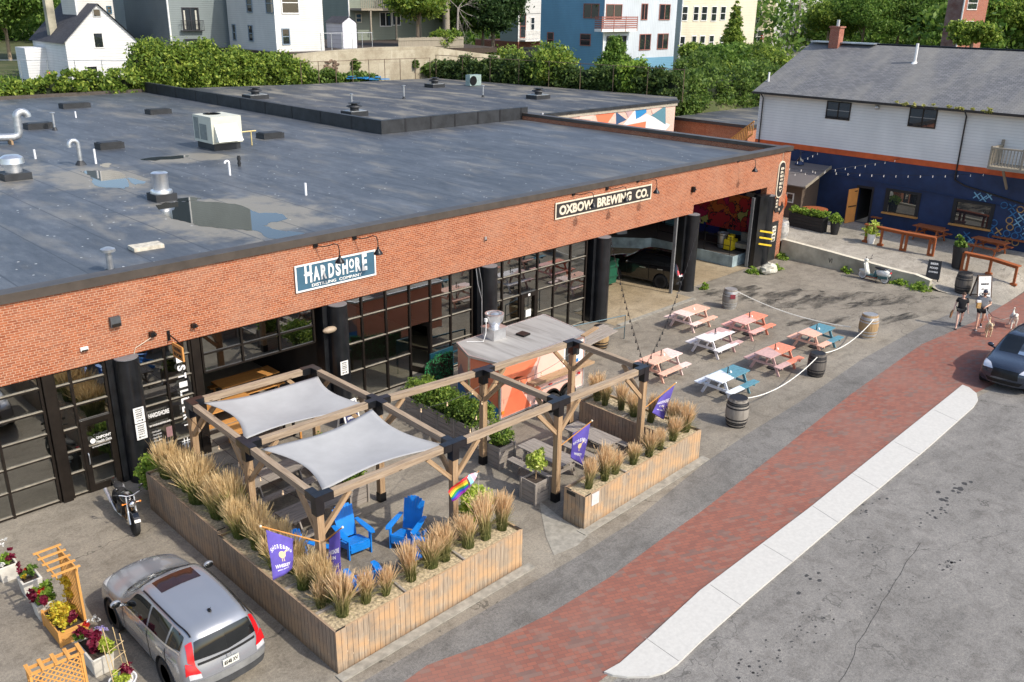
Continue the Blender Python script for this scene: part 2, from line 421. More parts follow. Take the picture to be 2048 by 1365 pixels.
def leafm(name, c1, c2, c3=None, trans=.45, rough=.55):
    if not name.startswith('petal'): c1, c2, c3 = [tuple(min(.8, x*1.8) for x in c) if c else None for c in (c1, c2, c3)]
    m, nt, b = _nt(name)
    g = nd(nt, 'NewGeometry'); r = g.outputs['Random Per Island']
    n = noise(nt, coord(nt, 'Object'), .7, 3)
    f = math_(nt, 'ADD', math_(nt, 'MULTIPLY', r, .6), math_(nt, 'MULTIPLY', n, .4))
    c = ramp(nt, f, [(.2, c1), (.5, c2), (.8, c3 or c2)])
    setc(nt, b, c); b.inputs['Roughness'].default_value = rough; b.inputs['Specular IOR Level'].default_value = .3
    t = nd(nt, 'BsdfTranslucent', {'Color': c}); mx = nd(nt, 'MixShader', {0: trans, 1: b.outputs[0], 2: t.outputs[0]})
    nt.links.new(mx.outputs[0], nt.nodes['Material Output'].inputs[0])
    return m
def glassm(name, tint=(.55, .57, .5), refl=.22, opaque=None, rough=.015):
    m, nt, b = _nt(name)
    fr = nd(nt, 'Fresnel', {'IOR': 1.5}); f = math_(nt, 'ADD', math_(nt, 'MULTIPLY', fr.outputs[0], .9), refl)
    gl = nd(nt, 'BsdfGlossy', {'Color': (.9, .92, .9, 1), 'Roughness': rough})
    if opaque is not None:
        o = nd(nt, 'BsdfDiffuse', {'Color': c4(opaque)})
    else: o = nd(nt, 'BsdfTransparent', {'Color': c4(tint)})
    mx = nd(nt, 'MixShader', {0: f, 1: o.outputs[0], 2: gl.outputs[0]})
    nt.links.new(mx.outputs[0], nt.nodes['Material Output'].inputs[0])
    return m
def roofm(name, c1, c2, silt=.5, puddle=None):
    """bitumen sheet: lapped seams, dried silt and pale flecks"""
    m, nt, b = _nt(name)
    v = coord(nt, 'Object'); sp = nd(nt, 'SeparateXYZ', {'Vector': v})
    l = noise(nt, coord(nt, 'Object', (1, .45, 1)), .5, 8, .72, dist=.5)
    c = ramp(nt, l, [(.32, tuple(x*.72 for x in c1)), (.5, c1), (.68, c2)])
    lw = noise(nt, coord(nt, 'Object', (2.4, .5, 1), (0, 0, -.15)), 1.3, 6, .7); c = mixc(nt, 1., c, ramp(nt, lw, [(.35, (.8, .8, .8)), (.5, (1, 1, 1)), (.66, (1.3, 1.28, 1.22))]), 'MULTIPLY')
    ss = noise(nt, coord(nt, 'Object', (.9, .28, 1), (0, 0, -.1)), .8, 6, .6, dist=.3)
    lo_, hi_ = (.52, .70) if silt < .6 else (.49, .66)
    sil = ramp(nt, ss, [(lo_, (0, 0, 0)), (hi_, (1, 1, 1))])
    if puddle:
        d = None
        for (px, py, rx, ry) in puddle:
            dx = math_(nt, 'DIVIDE', math_(nt, 'SUBTRACT', sp.outputs[0], px), rx); dy = math_(nt, 'DIVIDE', math_(nt, 'SUBTRACT', sp.outputs[1], py), ry)
            q = math_(nt, 'SQRT', math_(nt, 'ADD', math_(nt, 'MULTIPLY', dx, dx), math_(nt, 'MULTIPLY', dy, dy)))
            d = q if d is None else math_(nt, 'MINIMUM', d, q)
        d = math_(nt, 'ADD', d, math_(nt, 'MULTIPLY', math_(nt, 'SUBTRACT', noise(nt, v, .7, 6, .65), .5), 2.0))
        near = ramp(nt, d, [(.55, (1.6, 1.6, 1.6)), (1.35, (0, 0, 0))])
        sil = mixc(nt, 1., sil, near, 'ADD')
    c = mixc(nt, math_(nt, 'MINIMUM', math_(nt, 'MULTIPLY', sil, silt), .8), c, (.25, .225, .175))
    seam = math_(nt, 'LESS_THAN', math_(nt, 'FRACT', math_(nt, 'DIVIDE', math_(nt, 'ADD', sp.outputs[0], .6), 1.9)), .028)
    c = mixc(nt, math_(nt, 'MULTIPLY', seam, .75), c, tuple(x*.45 for x in c1))
    f = nd(nt, 'TexVoronoi', {'Vector': v, 'Scale': 2.2}, feature='F1').outputs['Distance']
    gate = math_(nt, 'GREATER_THAN', noise(nt, v, .8, 2), .47)
    c = mixc(nt, math_(nt, 'MULTIPLY', math_(nt, 'MULTIPLY', math_(nt, 'LESS_THAN', f, .085), gate), .75), c, (.6, .6, .58))
    g = noise(nt, v, 30., 3, .7); c = mixc(nt, 1., c, ramp(nt, g, [(.3, (.8, .8, .8)), (.7, (1.2, 1.2, 1.2))]), 'MULTIPLY')
    setc(nt, b, c); b.inputs['Roughness'].default_value = .62; b.inputs['Specular IOR Level'].default_value = .5
    bump(nt, b, noise(nt, v, 3., 4), .25, .03)
    return m
def grassm(name, low, mid, top, h=1.3):
    m, nt, b = _nt(name)
    sp = nd(nt, 'SeparateXYZ', {'Vector': coord(nt, 'Object')}); g = nd(nt, 'NewGeometry')
    f = math_(nt, 'ADD', math_(nt, 'DIVIDE', sp.outputs[2], h), math_(nt, 'MULTIPLY', math_(nt, 'SUBTRACT', g.outputs['Random Per Island'], .5), .35))
    c = ramp(nt, f, [(.15, low), (.5, mid), (.75, top)])
    setc(nt, b, c); b.inputs['Roughness'].default_value = .7
    t = nd(nt, 'BsdfTranslucent', {'Color': c}); mx = nd(nt, 'MixShader', {0: .35, 1: b.outputs[0], 2: t.outputs[0]})
    nt.links.new(mx.outputs[0], nt.nodes['Material Output'].inputs[0])
    return m
def latticecol(name, cols, scale=1.5):
    """loose painted graffiti colours"""
    m, nt, b = _nt(name)
    v = coord(nt, 'Object', (1, 1, 1)); vv = nd(nt, 'VectorMath', {0: v, 1: nd(nt, 'VectorMath', {0: noise(nt, v, 1.2, 3, .6, out=1), 'Scale': 1.6}, operation='SCALE').outputs[0]}, operation='ADD').outputs[0]
    vo = nd(nt, 'TexVoronoi', {'Vector': vv, 'Scale': scale}, feature='F1'); sp = nd(nt, 'SeparateColor', {'Color': vo.outputs['Color']})
    n = len(cols); c = ramp(nt, sp.outputs[0], [(i/n, cols[i]) for i in range(n)], 'CONSTANT')
    e = nd(nt, 'TexVoronoi', {'Vector': vv, 'Scale': scale}, feature='DISTANCE_TO_EDGE').outputs['Distance']
    c = mixc(nt, math_(nt, 'LESS_THAN', e, .03), c, (.02, .02, .03))
    setc(nt, b, c); b.inputs['Roughness'].default_value = .6
    return m
M_brick = brickm('red_brick', (.27, .072, .030), (.41, .128, .053), (.56, .40, .28), ms=.0055, dirt=(.46, .27, .18), stain=.36)
M_brick2 = brickm('far_brick', (.27, .075, .045), (.36, .11, .06), (.45, .33, .26), ms=.006, stain=.15, dirt=(.3, .18, .14))
def paving(name):
    m, nt, b = _nt(name); uv = coord(nt, 'UV', rot=(0, 0, .42)); sp = nd(nt, 'SeparateXYZ', {'Vector': uv})
    a = nd(nt, 'TexBrick', {'Vector': uv, 'Color1': c4((.275, .108, .076)), 'Color2': c4((.195, .085, .066)), 'Mortar': c4((.13, .085, .07)), 'Scale': 1., 'Mortar Size': .005, 'Brick Width': .22, 'Row Height': .11, 'Bias': -.25})
    # whole dark bricks, clustered
    row = math_(nt, 'FLOOR', math_(nt, 'DIVIDE', sp.outputs[1], .11)); colx = math_(nt, 'FLOOR', math_(nt, 'ADD', math_(nt, 'DIVIDE', sp.outputs[0], .22), math_(nt, 'MULTIPLY', math_(nt, 'MODULO', row, 2.), .5)))
    cell = nd(nt, 'CombineXYZ', {'X': colx, 'Y': row}).outputs[0]; wn_ = nd(nt, 'TexWhiteNoise', {'Vector': cell}, noise_dimensions='2D').outputs[0]
    cl = noise(nt, nd(nt, 'VectorMath', {0: cell, 1: (.22, .16, 1)}, operation='MULTIPLY').outputs[0], 1., 4, .6)
    dk = math_(nt, 'GREATER_THAN', math_(nt, 'ADD', cl, math_(nt, 'MULTIPLY', wn_, .2)), .70)
    col = mixc(nt, math_(nt, 'MULTIPLY', dk, .62), a.outputs[0], (.15, .11, .095))
    col = mixc(nt, math_(nt, 'MULTIPLY', math_(nt, 'GREATER_THAN', wn_, .8), .4), col, (.24, .15, .12))
    n = noise(nt, coord(nt, 'Object'), .35, 5, .6); col = mixc(nt, math_(nt, 'MULTIPLY', ramp(nt, n, [(.45, (0, 0, 0)), (.7, (1, 1, 1))]), .35), col, (.25, .165, .135))
    setc(nt, b, col); b.inputs['Roughness'].default_value = .85; b.inputs['Specular IOR Level'].default_value = .25; return m
M_pave = paving('brick_paving')
M_cop = pm('brown_metal', (.085, .07, .058), .45, .3, .15, 2)
M_blackmet = pm('black_metal', (.012, .012, .013), .35, .4, .2, 5)
M_frame = pm('bronze_frame', (.028, .022, .018), .35, .5, .2, 3)
M_colblk = pm('black_column_paint', (.011, .012, .014), .28, .0, .3, 3)
M_concgrey = pm('grey_concrete', (.30, .29, .27), .85, 0, .25, 2.5, bmp=.3)
M_conc = pm('pale_concrete', (.51, .495, .455), .88, 0, .05, 11, bmp=.3)
M_curb = pm('kerb_concrete', (.295, .275, .23), .88, 0, .2, 5, bmp=.3)
M_wallconc = pm('old_concrete', (.40, .37, .28), .85, 0, .28, .8, bmp=.3)
M_galv = pm('galvanised', (.52, .54, .55), .38, .75, .15, 4)
M_alu = pm('bright_aluminium', (.75, .76, .77), .3, .85, .1, 5)
M_white = pm('white_paint', (.78, .77, .74), .5, 0, .06, 3)
M_whitep = pm('white_plastic', (.8, .8, .8), .4, 0, .04, 3)
M_rim = pm('silver_rim', (.50, .51, .52), .35, .25, .1, 8)
M_rubber = pm('rubber', (.018, .018, .019), .75, 0, .2, 8)
M_curbblk = pm('black_membrane', (.022, .024, .027), .55, 0, .35, 1.5, bmp=.3)
M_glass = glassm('window_glass', (.5, .5, .42), .3)
M_dglass = glassm('house_glass', opaque=(.02, .024, .028), refl=.10)
M_carglass = glassm('car_glass', opaque=(.008, .009, .010), refl=.03)
M_pergola = wood('weathered_timber', (.20, .115, .055), (.40, .265, .15), (.53, .38, .24))
M_pergtop = wood('greyed_timber', (.17, .12, .08), (.36, .27, .185), (.52, .42, .31))
M_oldwood = wood('grey_table_wood', (.17, .15, .13), (.33, .29, .25), (.45, .41, .36), knots=False)
M_rail = wood('redbrown_stain', (.2, .055, .02), (.36, .105, .035), (.44, .15, .05), knots=False)
M_cedar = wood('cedar_trellis', (.5, .22, .05), (.68, .34, .09), (.78, .42, .14), knots=False)
M_orange = wood('orange_varnish', (.42, .18, .05), (.62, .29, .08), (.72, .38, .13), knots=False)
M_fence = wood('grey_fence_wood', (.2, .17, .13), (.33, .29, .22), (.42, .37, .3), knots=False)
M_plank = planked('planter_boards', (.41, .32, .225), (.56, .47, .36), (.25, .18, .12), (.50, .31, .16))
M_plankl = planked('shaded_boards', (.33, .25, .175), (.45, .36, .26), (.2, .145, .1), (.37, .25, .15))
M_straw = pm('straw_mulch', (.46, .37, .23), .9, 0, .45, 14, bmp=.8)
M_soil = pm('dark_soil', (.05, .035, .025), .95, 0, .4, 18, bmp=.6)
M_sail = pm('grey_shade_cloth', (.37, .37, .365), .8, 0, .05, 2)
M_blueadi = pm('blue_plastic', (.008, .23, .74), .4, 0, .1, 3)
M_rope = pm('white_rope', (.75, .73, .66), .8, 0, .1, 20)
M_purple = pm('purple_flag_cloth', (.10, .072, .36), .75, 0, .14, 4)
M_navy = pm('navy_paint', (.011, .030, .088), .6, 0, .18, 1.3, bmp=.35)
M_orangeband = pm('orange_paint', (.58, .10, .02), .55, 0, .15, 1.5)
M_doororange = pm('amber_door', (.72, .30, .08), .45, 0, .08, 2)
# ============================================================ ground
def sm(t): t = max(0., min(1., t)); return t*t*(3-2*t)
def wallh(y):
    pts = [(15.1, 0.), (16.2, .36), (18., .55), (21., .74), (24., .9), (30, .95)]
    if y <= pts[0][0]: return 0.
    for (a, u), (b, v) in zip(pts, pts[1:]):
        if y <= b: return u+(v-u)*(y-a)/(b-a)
    return .95
def terr(x, y):
    if x < 45.4: return 0.
    a = wallh(y); k = sm((x-45.6)/6.)*sm((y-11.8)/1.8)
    return a+(.95-a)*k
def GT(px, py, dz=0.):
    z = 0.
    for _ in range(8):
        p = G(px, py, z+dz); z = terr(p.x, p.y)
    return Vector((p.x, p.y, z))
def hill(x, y):
    a = max(sm((y-77.5)/4.), sm((x-(66. if y > 47.9 else 86.))/8.)*sm((y-8)/8.), sm((x-61)/5)*sm((y-50)/6))
    d = math.hypot(x, y)
    return a*(4.9+max(0, d-95)*.012+max(0, d-200)*.01)
def grid(xs, ys, fz):
    b = MB(); n = len(xs)
    vs = [(x, y, fz(x, y)) for y in ys for x in xs]
    fs = [(j*n+i, j*n+i+1, (j+1)*n+i+1, (j+1)*n+i) for j in range(len(ys)-1) for i in range(n-1)]
    b.add(vs, fs); return b
A_lot = asphalt('lot_asphalt', (.19, .168, .135), (.28, .252, .205), stains=.5)
A_road = asphalt('road_asphalt', (.175, .166, .152), (.23, .218, .20), cracks=.4, stains=.6)
A_path = asphalt('path_asphalt', (.14, .134, .124), (.20, .19, .175), cracks=.3, stains=.3)
A_yard = asphalt('yard_asphalt', (.24, .225, .195), (.32, .30, .265), stains=.25, cracks=.3)
A_terr = asphalt('terrace_asphalt', (.27, .245, .20), (.36, .33, .28), stains=.25)
A_stain = asphalt('worn_asphalt', (.10, .09, .075), (.23, .21, .175), stains=.8, sc=.5)
xs = [-60, -30, -10, 0]+[4*i for i in range(1, 14)]+[54+2*i for i in range(0, 18)]+[92, 100, 110, 125, 145, 170, 200, 260, 340, 500]
ys = [-60, -20, 0, 4]+[8+4*i for i in range(0, 17)]+[74, 76, 77, 78, 79, 80, 81, 82, 84, 88, 92, 98, 105, 115, 130, 150, 180, 220, 280, 380, 520]
M_ground = A_lot
_g = A_lot.node_tree; _b = _g.nodes['Principled BSDF']; _s = _b.inputs['Base Color'].links[0].from_socket; _z = nd(_g, 'SeparateXYZ', {'Vector': coord(_g, 'Object')}).outputs[2]
_n = noise(_g, coord(_g, 'Object'), .5, 5, .6); _soil = ramp(_g, _n, [(.35, (.05, .065, .02)), (.65, (.10, .10, .045))])
setc(_g, _b, mixc(_g, math_(_g, 'GREATER_THAN', _z, .5), _s, _soil))
ST(grid(xs, ys, lambda x, y: hill(x, y)).build('ground', M_ground))
def flat(name, pts, z, mat, thick=None):
    b = MB()
    if thick: b.prism(pts, z-thick, z)
    else: b.quad(*[(p[0], p[1], z) for p in pts])
    return ST(b.build(name, mat))
ST(grid([45.40, 45.8]+[46.5+.5*i for i in range(14)], [12.25+.5*i for i in range(66)], lambda x, y: terr(x, y)+.006).build('terrace_pavement', A_terr))
# pavement seen beyond the planters, tan old asphalt strip before it, brick walk, pale median, road
flat('road', [(-60, -60), (90, -60), (90, 8.9), (34.2, 9.0), (33.4, 9.1), (12.0, 9.0), (-60, 9.0)], .004, A_road)
edge_o = [(-20, 12.6), (7.6, 12.6), (12, 12.55), (15.0, 12.5), (17.4, 12.55), (21.6, 13.1), (24.6, 13.28), (28.4, 13.37), (33.6, 13.7), (39.3, 13.7), (42.3, 13.5), (46, 13.2), (49, 13.2), (53.5, 13.6)]
edge_i = [(-20, 12.0), (7.5, 12.0), (9.1, 12.0), (9.7, 12.05), (11.3, 11.62), (12.85, 11.42), (14.95, 11.36), (17.4, 11.5), (19.05, 11.55), (24, 11.9), (29.9, 12.4), (37.1, 12.75), (42.4, 12.25), (48.6, 12.25), (53.5, 12.2)]
flat('asphalt_path', edge_o+edge_i[::-1], .004, A_path)
flat('brick_sidewalk', edge_i+[(53.5, 9.0), (36, 9.0), (33.5, 9.3), (12.3, 9.2), (-20, 9.2)], .008, M_pave)
med = [G(*p, .05) for p in ((1208, 1344), (1240, 1326), (1300, 1273), (1400, 1181), (1620, 1015), (1780, 886), (1925, 770), (1938, 775), (1953, 787), (1956, 800), (1948, 813), (1850, 900), (1700, 1025), (1500, 1195), (1400, 1284), (1355, 1328), (1330, 1345), (1300, 1353), (1255, 1354), (1225, 1350))]
flat('concrete_median', [(p.x, p.y) for p in med], .055, M_conc, .06)
b = MB()
for a, c in (((1290, 1275), (1357, 1322)), ((1421, 1170), (1482, 1211)), ((1527, 1089), (1586, 1124)), ((1625, 1012), (1676, 1045)), ((1705, 947), (1758, 978)), ((1789, 884), (1839, 908)), ((1868, 820), (1915, 842))):
    p, q = G(*a, .056), G(*c, .056); b.beam(p, q, .014, .004)
ST(b.build('median_joint', pm('joint_dark', (.25, .24, .22), .9)))
ap = [G(*p) for p in ((1078, 1002), (1120, 1035), (1166, 1066), (1178, 1070), (1155, 1092), (1108, 1112), (1092, 1075))]
flat('concrete_apron', [(p.x, p.y) for p in ap], .009, M_curb)
flat('planter_kerb', [(8.1, 12.85), (13.9, 12.9), (13.9, 13.15), (8.1, 13.1)], .03, M_curb, .03)
flat('planter_kerb', [(15.9, 12.98), (21.95, 13.12), (21.95, 13.4), (15.9, 13.28)], .03, M_curb, .03)
# dark irregular patches in front of the loading bays, and dust-pale strip along them
b = MB()
for (cx, cy, rx, ry, rz) in ((40.2, 18.2, 3.6, 1.0, -.5), (38.6, 20.4, 2.6, .8, -.5), (42.0, 16.2, 3.0, .55, -.45), (39.8, 14.9, 2.6, .35, -.3), (37.6, 22.4, 1.7, .7, -.3), (36.9, 17.0, 1.8, .45, -.4)):
    rr = random.Random(int(cx*10)); vs = []
    for k in range(26):
        t = 2*PI*k/26; q = 1+rr.uniform(-.3, .3); x = rx*q*math.cos(t); y = ry*q*math.sin(t)
        vs.append((cx+x*math.cos(rz)-y*math.sin(rz), cy+x*math.sin(rz)+y*math.cos(rz), .0))
    b.quad(*[(v[0], v[1], .006+.0008*len(b.f)) for v in vs])
def blotch(name, col, alpha_edge=.5):
    m, nt, bb = _nt(name); v = coord(nt, 'Object'); n = noise(nt, coord(nt, 'Object', (.5, 1.6, 1), (0, 0, .45)), 1.1, 7, .68)
    a = ramp(nt, n, [(.44, (0, 0, 0)), (.66, (.75, .75, .75))]); setc(nt, bb, col); bb.inputs['Roughness'].default_value = .8
    nt.links.new(a, bb.inputs['Alpha']); return m
ST(b.build('dark_patches', blotch('patch_black', (.03, .028, .025))))
b = MB(); cp = [G(*q) for q in ((1841, 1086), (1812, 1125), (1786, 1170), (1763, 1205), (1742, 1243), (1712, 1290), (1700, 1330), (1672, 1372))]
for a, c in zip(cp, cp[1:]): m_ = a.lerp(c, .5)+Vector((.03, -.02, 0)); b.beam(Vector((a.x, a.y, .004)), Vector((m_.x, m_.y, .004)), .014, .004); b.beam(Vector((m_.x, m_.y, .004)), Vector((c.x, c.y, .004)), .012, .004)
cp = [G(*q) for q in ((1500, 950), (1560, 985), (1590, 1000))]
ST(b.build('road_crack', pm('crack_black', (.035, .033, .03), .9)))
b = MB(); rr = random.Random(17)
for (px, py, n_, sp_x, sp_y, r0) in ((1600, 1265, 46, 55, 22, .03), (1730, 1015, 16, 22, 14, .05), (1920, 975, 12, 26, 6, .09), (1645, 1150, 8, 26, 12, .06), (1770, 1195, 26, 40, 14, .028), (1870, 1030, 14, 20, 8, .05), (1900, 1130, 16, 14, 8, .04), (1500, 1340, 22, 40, 14, .035), (1735, 1100, 5, 10, 18, .08), (1830, 900, 10, 80, 30, .05), (1950, 1200, 20, 80, 60, .03)):
    for _ in range(n_):
        g_ = rr.gauss(0, 1); p = G(px+g_*sp_x, py-g_*sp_x*.45+rr.gauss(0, 1)*sp_y, 0); r = r0*rr.uniform(.35, 1.3)
        if p.y > 8.6 or p.x < 12: continue
        b.quad(*[(p.x+r*rr.uniform(.7, 1.3)*math.cos(t), p.y+r*rr.uniform(.5, 1.)*math.sin(t), .0065) for t in [2*PI*k/9 for k in range(9)]])
ST(b.build('oil_spots', pm('oil_black', (.045, .043, .042), .8)))
# ============================================================ long brick building
YF = 24.0
bld = thing('brick_building', 'long low red brick brewery and distillery building with black columns and flat roof', 'building', (22, 30, 0))
b = MB()
b.bx(-6, 36.28, YF, YF+.35, 3.82, 5.95); b.bx(36.28, 43.05, YF, YF+.35, 4.23, 5.95); b.bx(43.05, 45.15, YF, YF+.35, 0, 5.95)
b.bx(44.8, 45.15, YF+.35, 44, 0, 5.95)
b.build('wall', M_brick, bld)
b = MB(); b.bx(-6, 45.25, YF-.07, YF+.42, 5.952, 6.2); b.bx(44.75, 45.25, YF+.42, 44.0, 5.952, 6.14)
b.build('coping', M_cop, bld)
PUD = [(15.6, 30.2, 3.6, 4.6), (14.9, 40.6, 2.2, 4.2), (10.5, 44.5, 4.0, 5.0), (20.5, 43.0, 2.5, 1.6)]
M_roof = roofm('roof_membrane', (.068, .077, .09), (.105, .116, .132), .5, PUD)
M_roofb = roofm('back_roof_membrane', (.055, .06, .07), (.095, .10, .11), .8)
M_roof.node_tree.nodes['Principled BSDF'].inputs['Roughness'].default_value = .5
b = MB(); b.bx(-6, 44.75, YF+.42, 76.6, 5.4, 5.7); b.build('roof', M_roof, bld)
rb = [(33.2, 44.35), (63.0, 44.05), (65.2, 45.8), (61, 72.3), (46.5, 73.4), (33.2, 76.6)]
b = MB(); b.prism(rb, 5.5, 5.9); b.build('roof', M_roofb, bld)
b = MB(); b.bx(32.85, 45.3, 44.0, 44.35, 5.7, 6.5); b.bx(32.85, 33.2, 44.35, 76.4, 5.7, 6.5)
b.build('parapet', M_curbblk, bld)
b = MB()
for i in range(6): x = 34.6+i*2.0; b.bx(x, x+.13, 43.985, 44.0, 5.7, 6.505)
for i in range(9): y = 47+i*3.4; b.bx(32.835, 32.85, y, y+.15, 5.7, 6.505)
b.build('membrane_strip', pm('seam_black', (.01, .01, .012), .5), bld)
b = MB(); b.bx(-6, 33.2, 76.6, 76.9, 5.4, 5.95); b.build('roof_edge', M_cop, bld)
# mural wall of the rear wing
b = MB(); b.bx(45.2, 62.6, 44.0, 44.05, 0, 5.5); b.prism([(62.6, 44.0), (65.1, 45.8), (61, 72.3), (60.9, 72.2), (62.4, 44.05)], 0, 5.5); b.build('rear_wall', pm('pink_wall', (.70, .47, .38), .7), bld)
b = MB(); b.bx(45.2, 62.75, 43.93, 44.05, 5.5, 5.74); b.build('fascia', pm('beige_fascia', (.42, .37, .29), .7), bld)
b = MB(); b.bx(45.2, 62.9, 43.85, 44.2, 5.742, 5.93); b.build('coping', M_curbblk, bld)
def mural(pts, col, k):
    b = MB(); b.quad(*[(p.x, 43.995-.003*k, p.z) for p in (PY(x, y, 44.) for x, y in pts)][::-1]); b.build('mural_shape', pm('mural_%02d' % k, col, .65, 0, .05), bld)
mc = dict(coral=(.78, .19, .09), pink=(.82, .50, .42), white=(.78, .72, .70), navy=(.03, .08, .17), teal=(.09, .22, .27), blue=(.02, .22, .48), mauve=(.50, .34, .33))
for k, (pts, c) in enumerate([([(1190, 226), (1232, 222), (1215, 247), (1195, 243)], 'coral'), ([(1232, 224), (1253, 240), (1232, 250)], 'navy'), ([(1270, 218), (1292, 215), (1293, 225), (1270, 243)], 'blue'),
                              ([(1270, 220), (1246, 250), (1272, 243)], 'white'), ([(1293, 228), (1340, 250), (1330, 262), (1246, 252)], 'white'), ([(1331, 212), (1331, 250), (1302, 231)], 'teal'), ([(1246, 252), (1292, 243), (1290, 258)], 'coral'),
                              ([(1300, 214), (1330, 210), (1305, 229)], 'pink'), ([(1250, 222), (1268, 218), (1256, 236)], 'mauve'), ([(1160, 229), (1190, 227), (1180, 240), (1157, 238)], 'pink')]): mural(pts, mc[c], k+1)
# columns
XC = [8.80, 15.80, 22.7, 29.5, 36.2, 43.2]
YC = 23.93
for i, x in enumerate(XC):
    b = MB(); b.lathe((x, YC, 0), [(.36, 0), (.345, .1), (.33, 3.77), (0, 3.79)], 28)
    c_ = b.build('column', M_colblk, bld, True)
    b = MB(); b.prism([(x+.325*math.cos(t), YC+.325*math.sin(t)) for t in [2*PI*k/24 for k in range(24)]], 3.79, 3.815); b.build('column_cap', pm('column_cap_grey', (.16, .16, .165), .7), c_)
    b = MB(); b.bx(x-.52, x+.33, 24.03, 24.5, 0, 3.815); b.build('pilaster', M_colblk, bld)
b = MB(); b.bx(42.05, 43.04, 23.75, 24.02, 0, 3.9); b.build('pilaster', M_colblk, bld)
b = MB()
for z in (1.95, 1.6, 1.25): b.beam((42.35, 23.735, z+.08), (43.0, 23.33, z-.06), .02, .09)
b.build('guard_stripe', pm('yellow_paint', (.8, .55, .03), .5), bld)
# glazing
def glazed(name, x0, x1, vx, hz, y=24.14, fw=.07, z1=3.81, skip=()):
    b = MB(); xs_ = [x0]+vx+[x1]; zs_ = [.06]+hz+[z1-.03]
    for x in xs_: b.bx(x-fw/2, x+fw/2, y-.05, y+.05, 0, z1)
    for k in range(len(xs_)-1):
        for z in zs_:
            if (k, round(z, 2)) in skip: continue
            b.bx(xs_[k]+fw/2-.002, xs_[k+1]-fw/2+.002, y-.045, y+.045, z-.028, z+.022)
            b.cur = 1; b.bx(xs_[k]+fw/2-.002, xs_[k+1]-fw/2+.002, y-.055, y+.045, z+.0225, z+.036); b.cur = 0  # pale strip paints sunlight onto the weathered top of each bar
    fr = b.build('window_frame', [M_frame, pm('lit_worn_bar_top', (.25, .22, .17), .6, 0, .2, 6)], bld)
    return fr, xs_, zs_
def pane(x0, x1, z0, z1, par, y=24.14, mat=None):
    b = MB(); b.quad((x0, y, z0), (x1, y, z0), (x1, y, z1), (x0, y, z1)); return b.build('pane', mat or M_glass, par)
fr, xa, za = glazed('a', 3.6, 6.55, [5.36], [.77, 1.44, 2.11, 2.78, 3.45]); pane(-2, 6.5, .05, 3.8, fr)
b = MB(); b.bx(6.6, 6.86, 24.0, 24.3, 0, 3.82); b.build('post', M_frame, bld)
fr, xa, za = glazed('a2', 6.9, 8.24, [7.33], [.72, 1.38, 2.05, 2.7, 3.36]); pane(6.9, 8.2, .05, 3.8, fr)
b = MB()
for p in ((7.35, 7.5, .02, 2.22), (8.1, 8.24, .02, 2.22), (7.5, 8.1, 2.08, 2.22), (7.5, 8.1, .02, .22)): b.bx(p[0], p[1], 24.06, 24.13, p[2], p[3])
dr = b.build('door', M_frame, bld)
b = MB(); b.tube([(7.44, 24.03, .9), (7.44, 23.99, .95), (7.44, 23.99, 1.2), (7.44, 24.03, 1.25)], .015); b.build('handle', M_galv, dr)
# bay B: fixed glass with letters, then the raised door over a dark room
lB = 9.15; mB = 10.72
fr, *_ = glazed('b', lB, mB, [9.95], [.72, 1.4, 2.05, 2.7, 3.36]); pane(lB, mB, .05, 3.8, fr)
b = MB(); b.bx(mB+.04, mB+.3, 24.05, 24.3, 0, 3.82); b.build('post', M_frame, bld)
b = MB()
for x in (11.1, 12.4, 13.7, 14.98): b.bx(x-.03, x+.03, 24.09, 24.19, 2.62, 3.81)
for z in (2.62, 3.2, 3.78): b.bx(11.1, 14.98, 24.095, 24.185, z-.03, z+.03)
b.build('raised_door', M_frame, bld); pane(11.1, 14.98, 2.65, 3.78, bld)
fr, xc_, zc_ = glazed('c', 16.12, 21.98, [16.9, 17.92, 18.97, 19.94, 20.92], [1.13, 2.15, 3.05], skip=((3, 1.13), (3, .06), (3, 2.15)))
for a, c in ((16.12, 18.97), (19.94, 21.98)): pane(a, c, .05, 3.8, fr)
pane(18.97, 19.94, 2.17, 3.8, fr)
b = MB(); M_ = Matrix.Translation((19.9, 24.1, 0)) @ Matrix.Rotation(R_(-72), 4, 'Z')
for p in ((0, .12, .03, 2.1), (.85, .97, .03, 2.1), (.12, .85, 1.95, 2.1), (.12, .85, .03, .25), (.12, .85, 1.0, 1.08)):
    b.box(None, (p[1]-p[0], .05, p[3]-p[2]), M=M_ @ Matrix.Translation((-(p[0]+p[1])/2+0, 0, (p[2]+p[3])/2)) )
od = b.build('door', M_frame, bld)
b = MB(); b.add([M_ @ Vector(q) for q in ((-.12, 0, .2), (-.85, 0, .2), (-.85, 0, 1.95), (-.12, 0, 1.95))], [(0, 1, 2, 3)]); b.build('pane', M_glass, od)
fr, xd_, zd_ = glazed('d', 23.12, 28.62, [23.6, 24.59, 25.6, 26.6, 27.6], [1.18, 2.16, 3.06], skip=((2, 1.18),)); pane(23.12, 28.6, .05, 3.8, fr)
b = MB()
for p in ((24.62, 24.8, .02, 2.2), (25.4, 25.57, .02, 2.2), (24.8, 25.4, 2.02, 2.2), (24.8, 25.4, .02, .3)): b.bx(p[0], p[1], 24.04, 24.12, p[2], p[3])
dd = b.build('door', M_frame, bld)
b = MB(); b.bx(24.95, 25.25, 24.1, 24.118, 1.15, 1.45); b.build('notice', M_white, dd)
b = MB(); b.bx(25.0, 25.12, 24.03, 24.04, 2.06, 2.16); b.build('number_plate', M_white, dd)
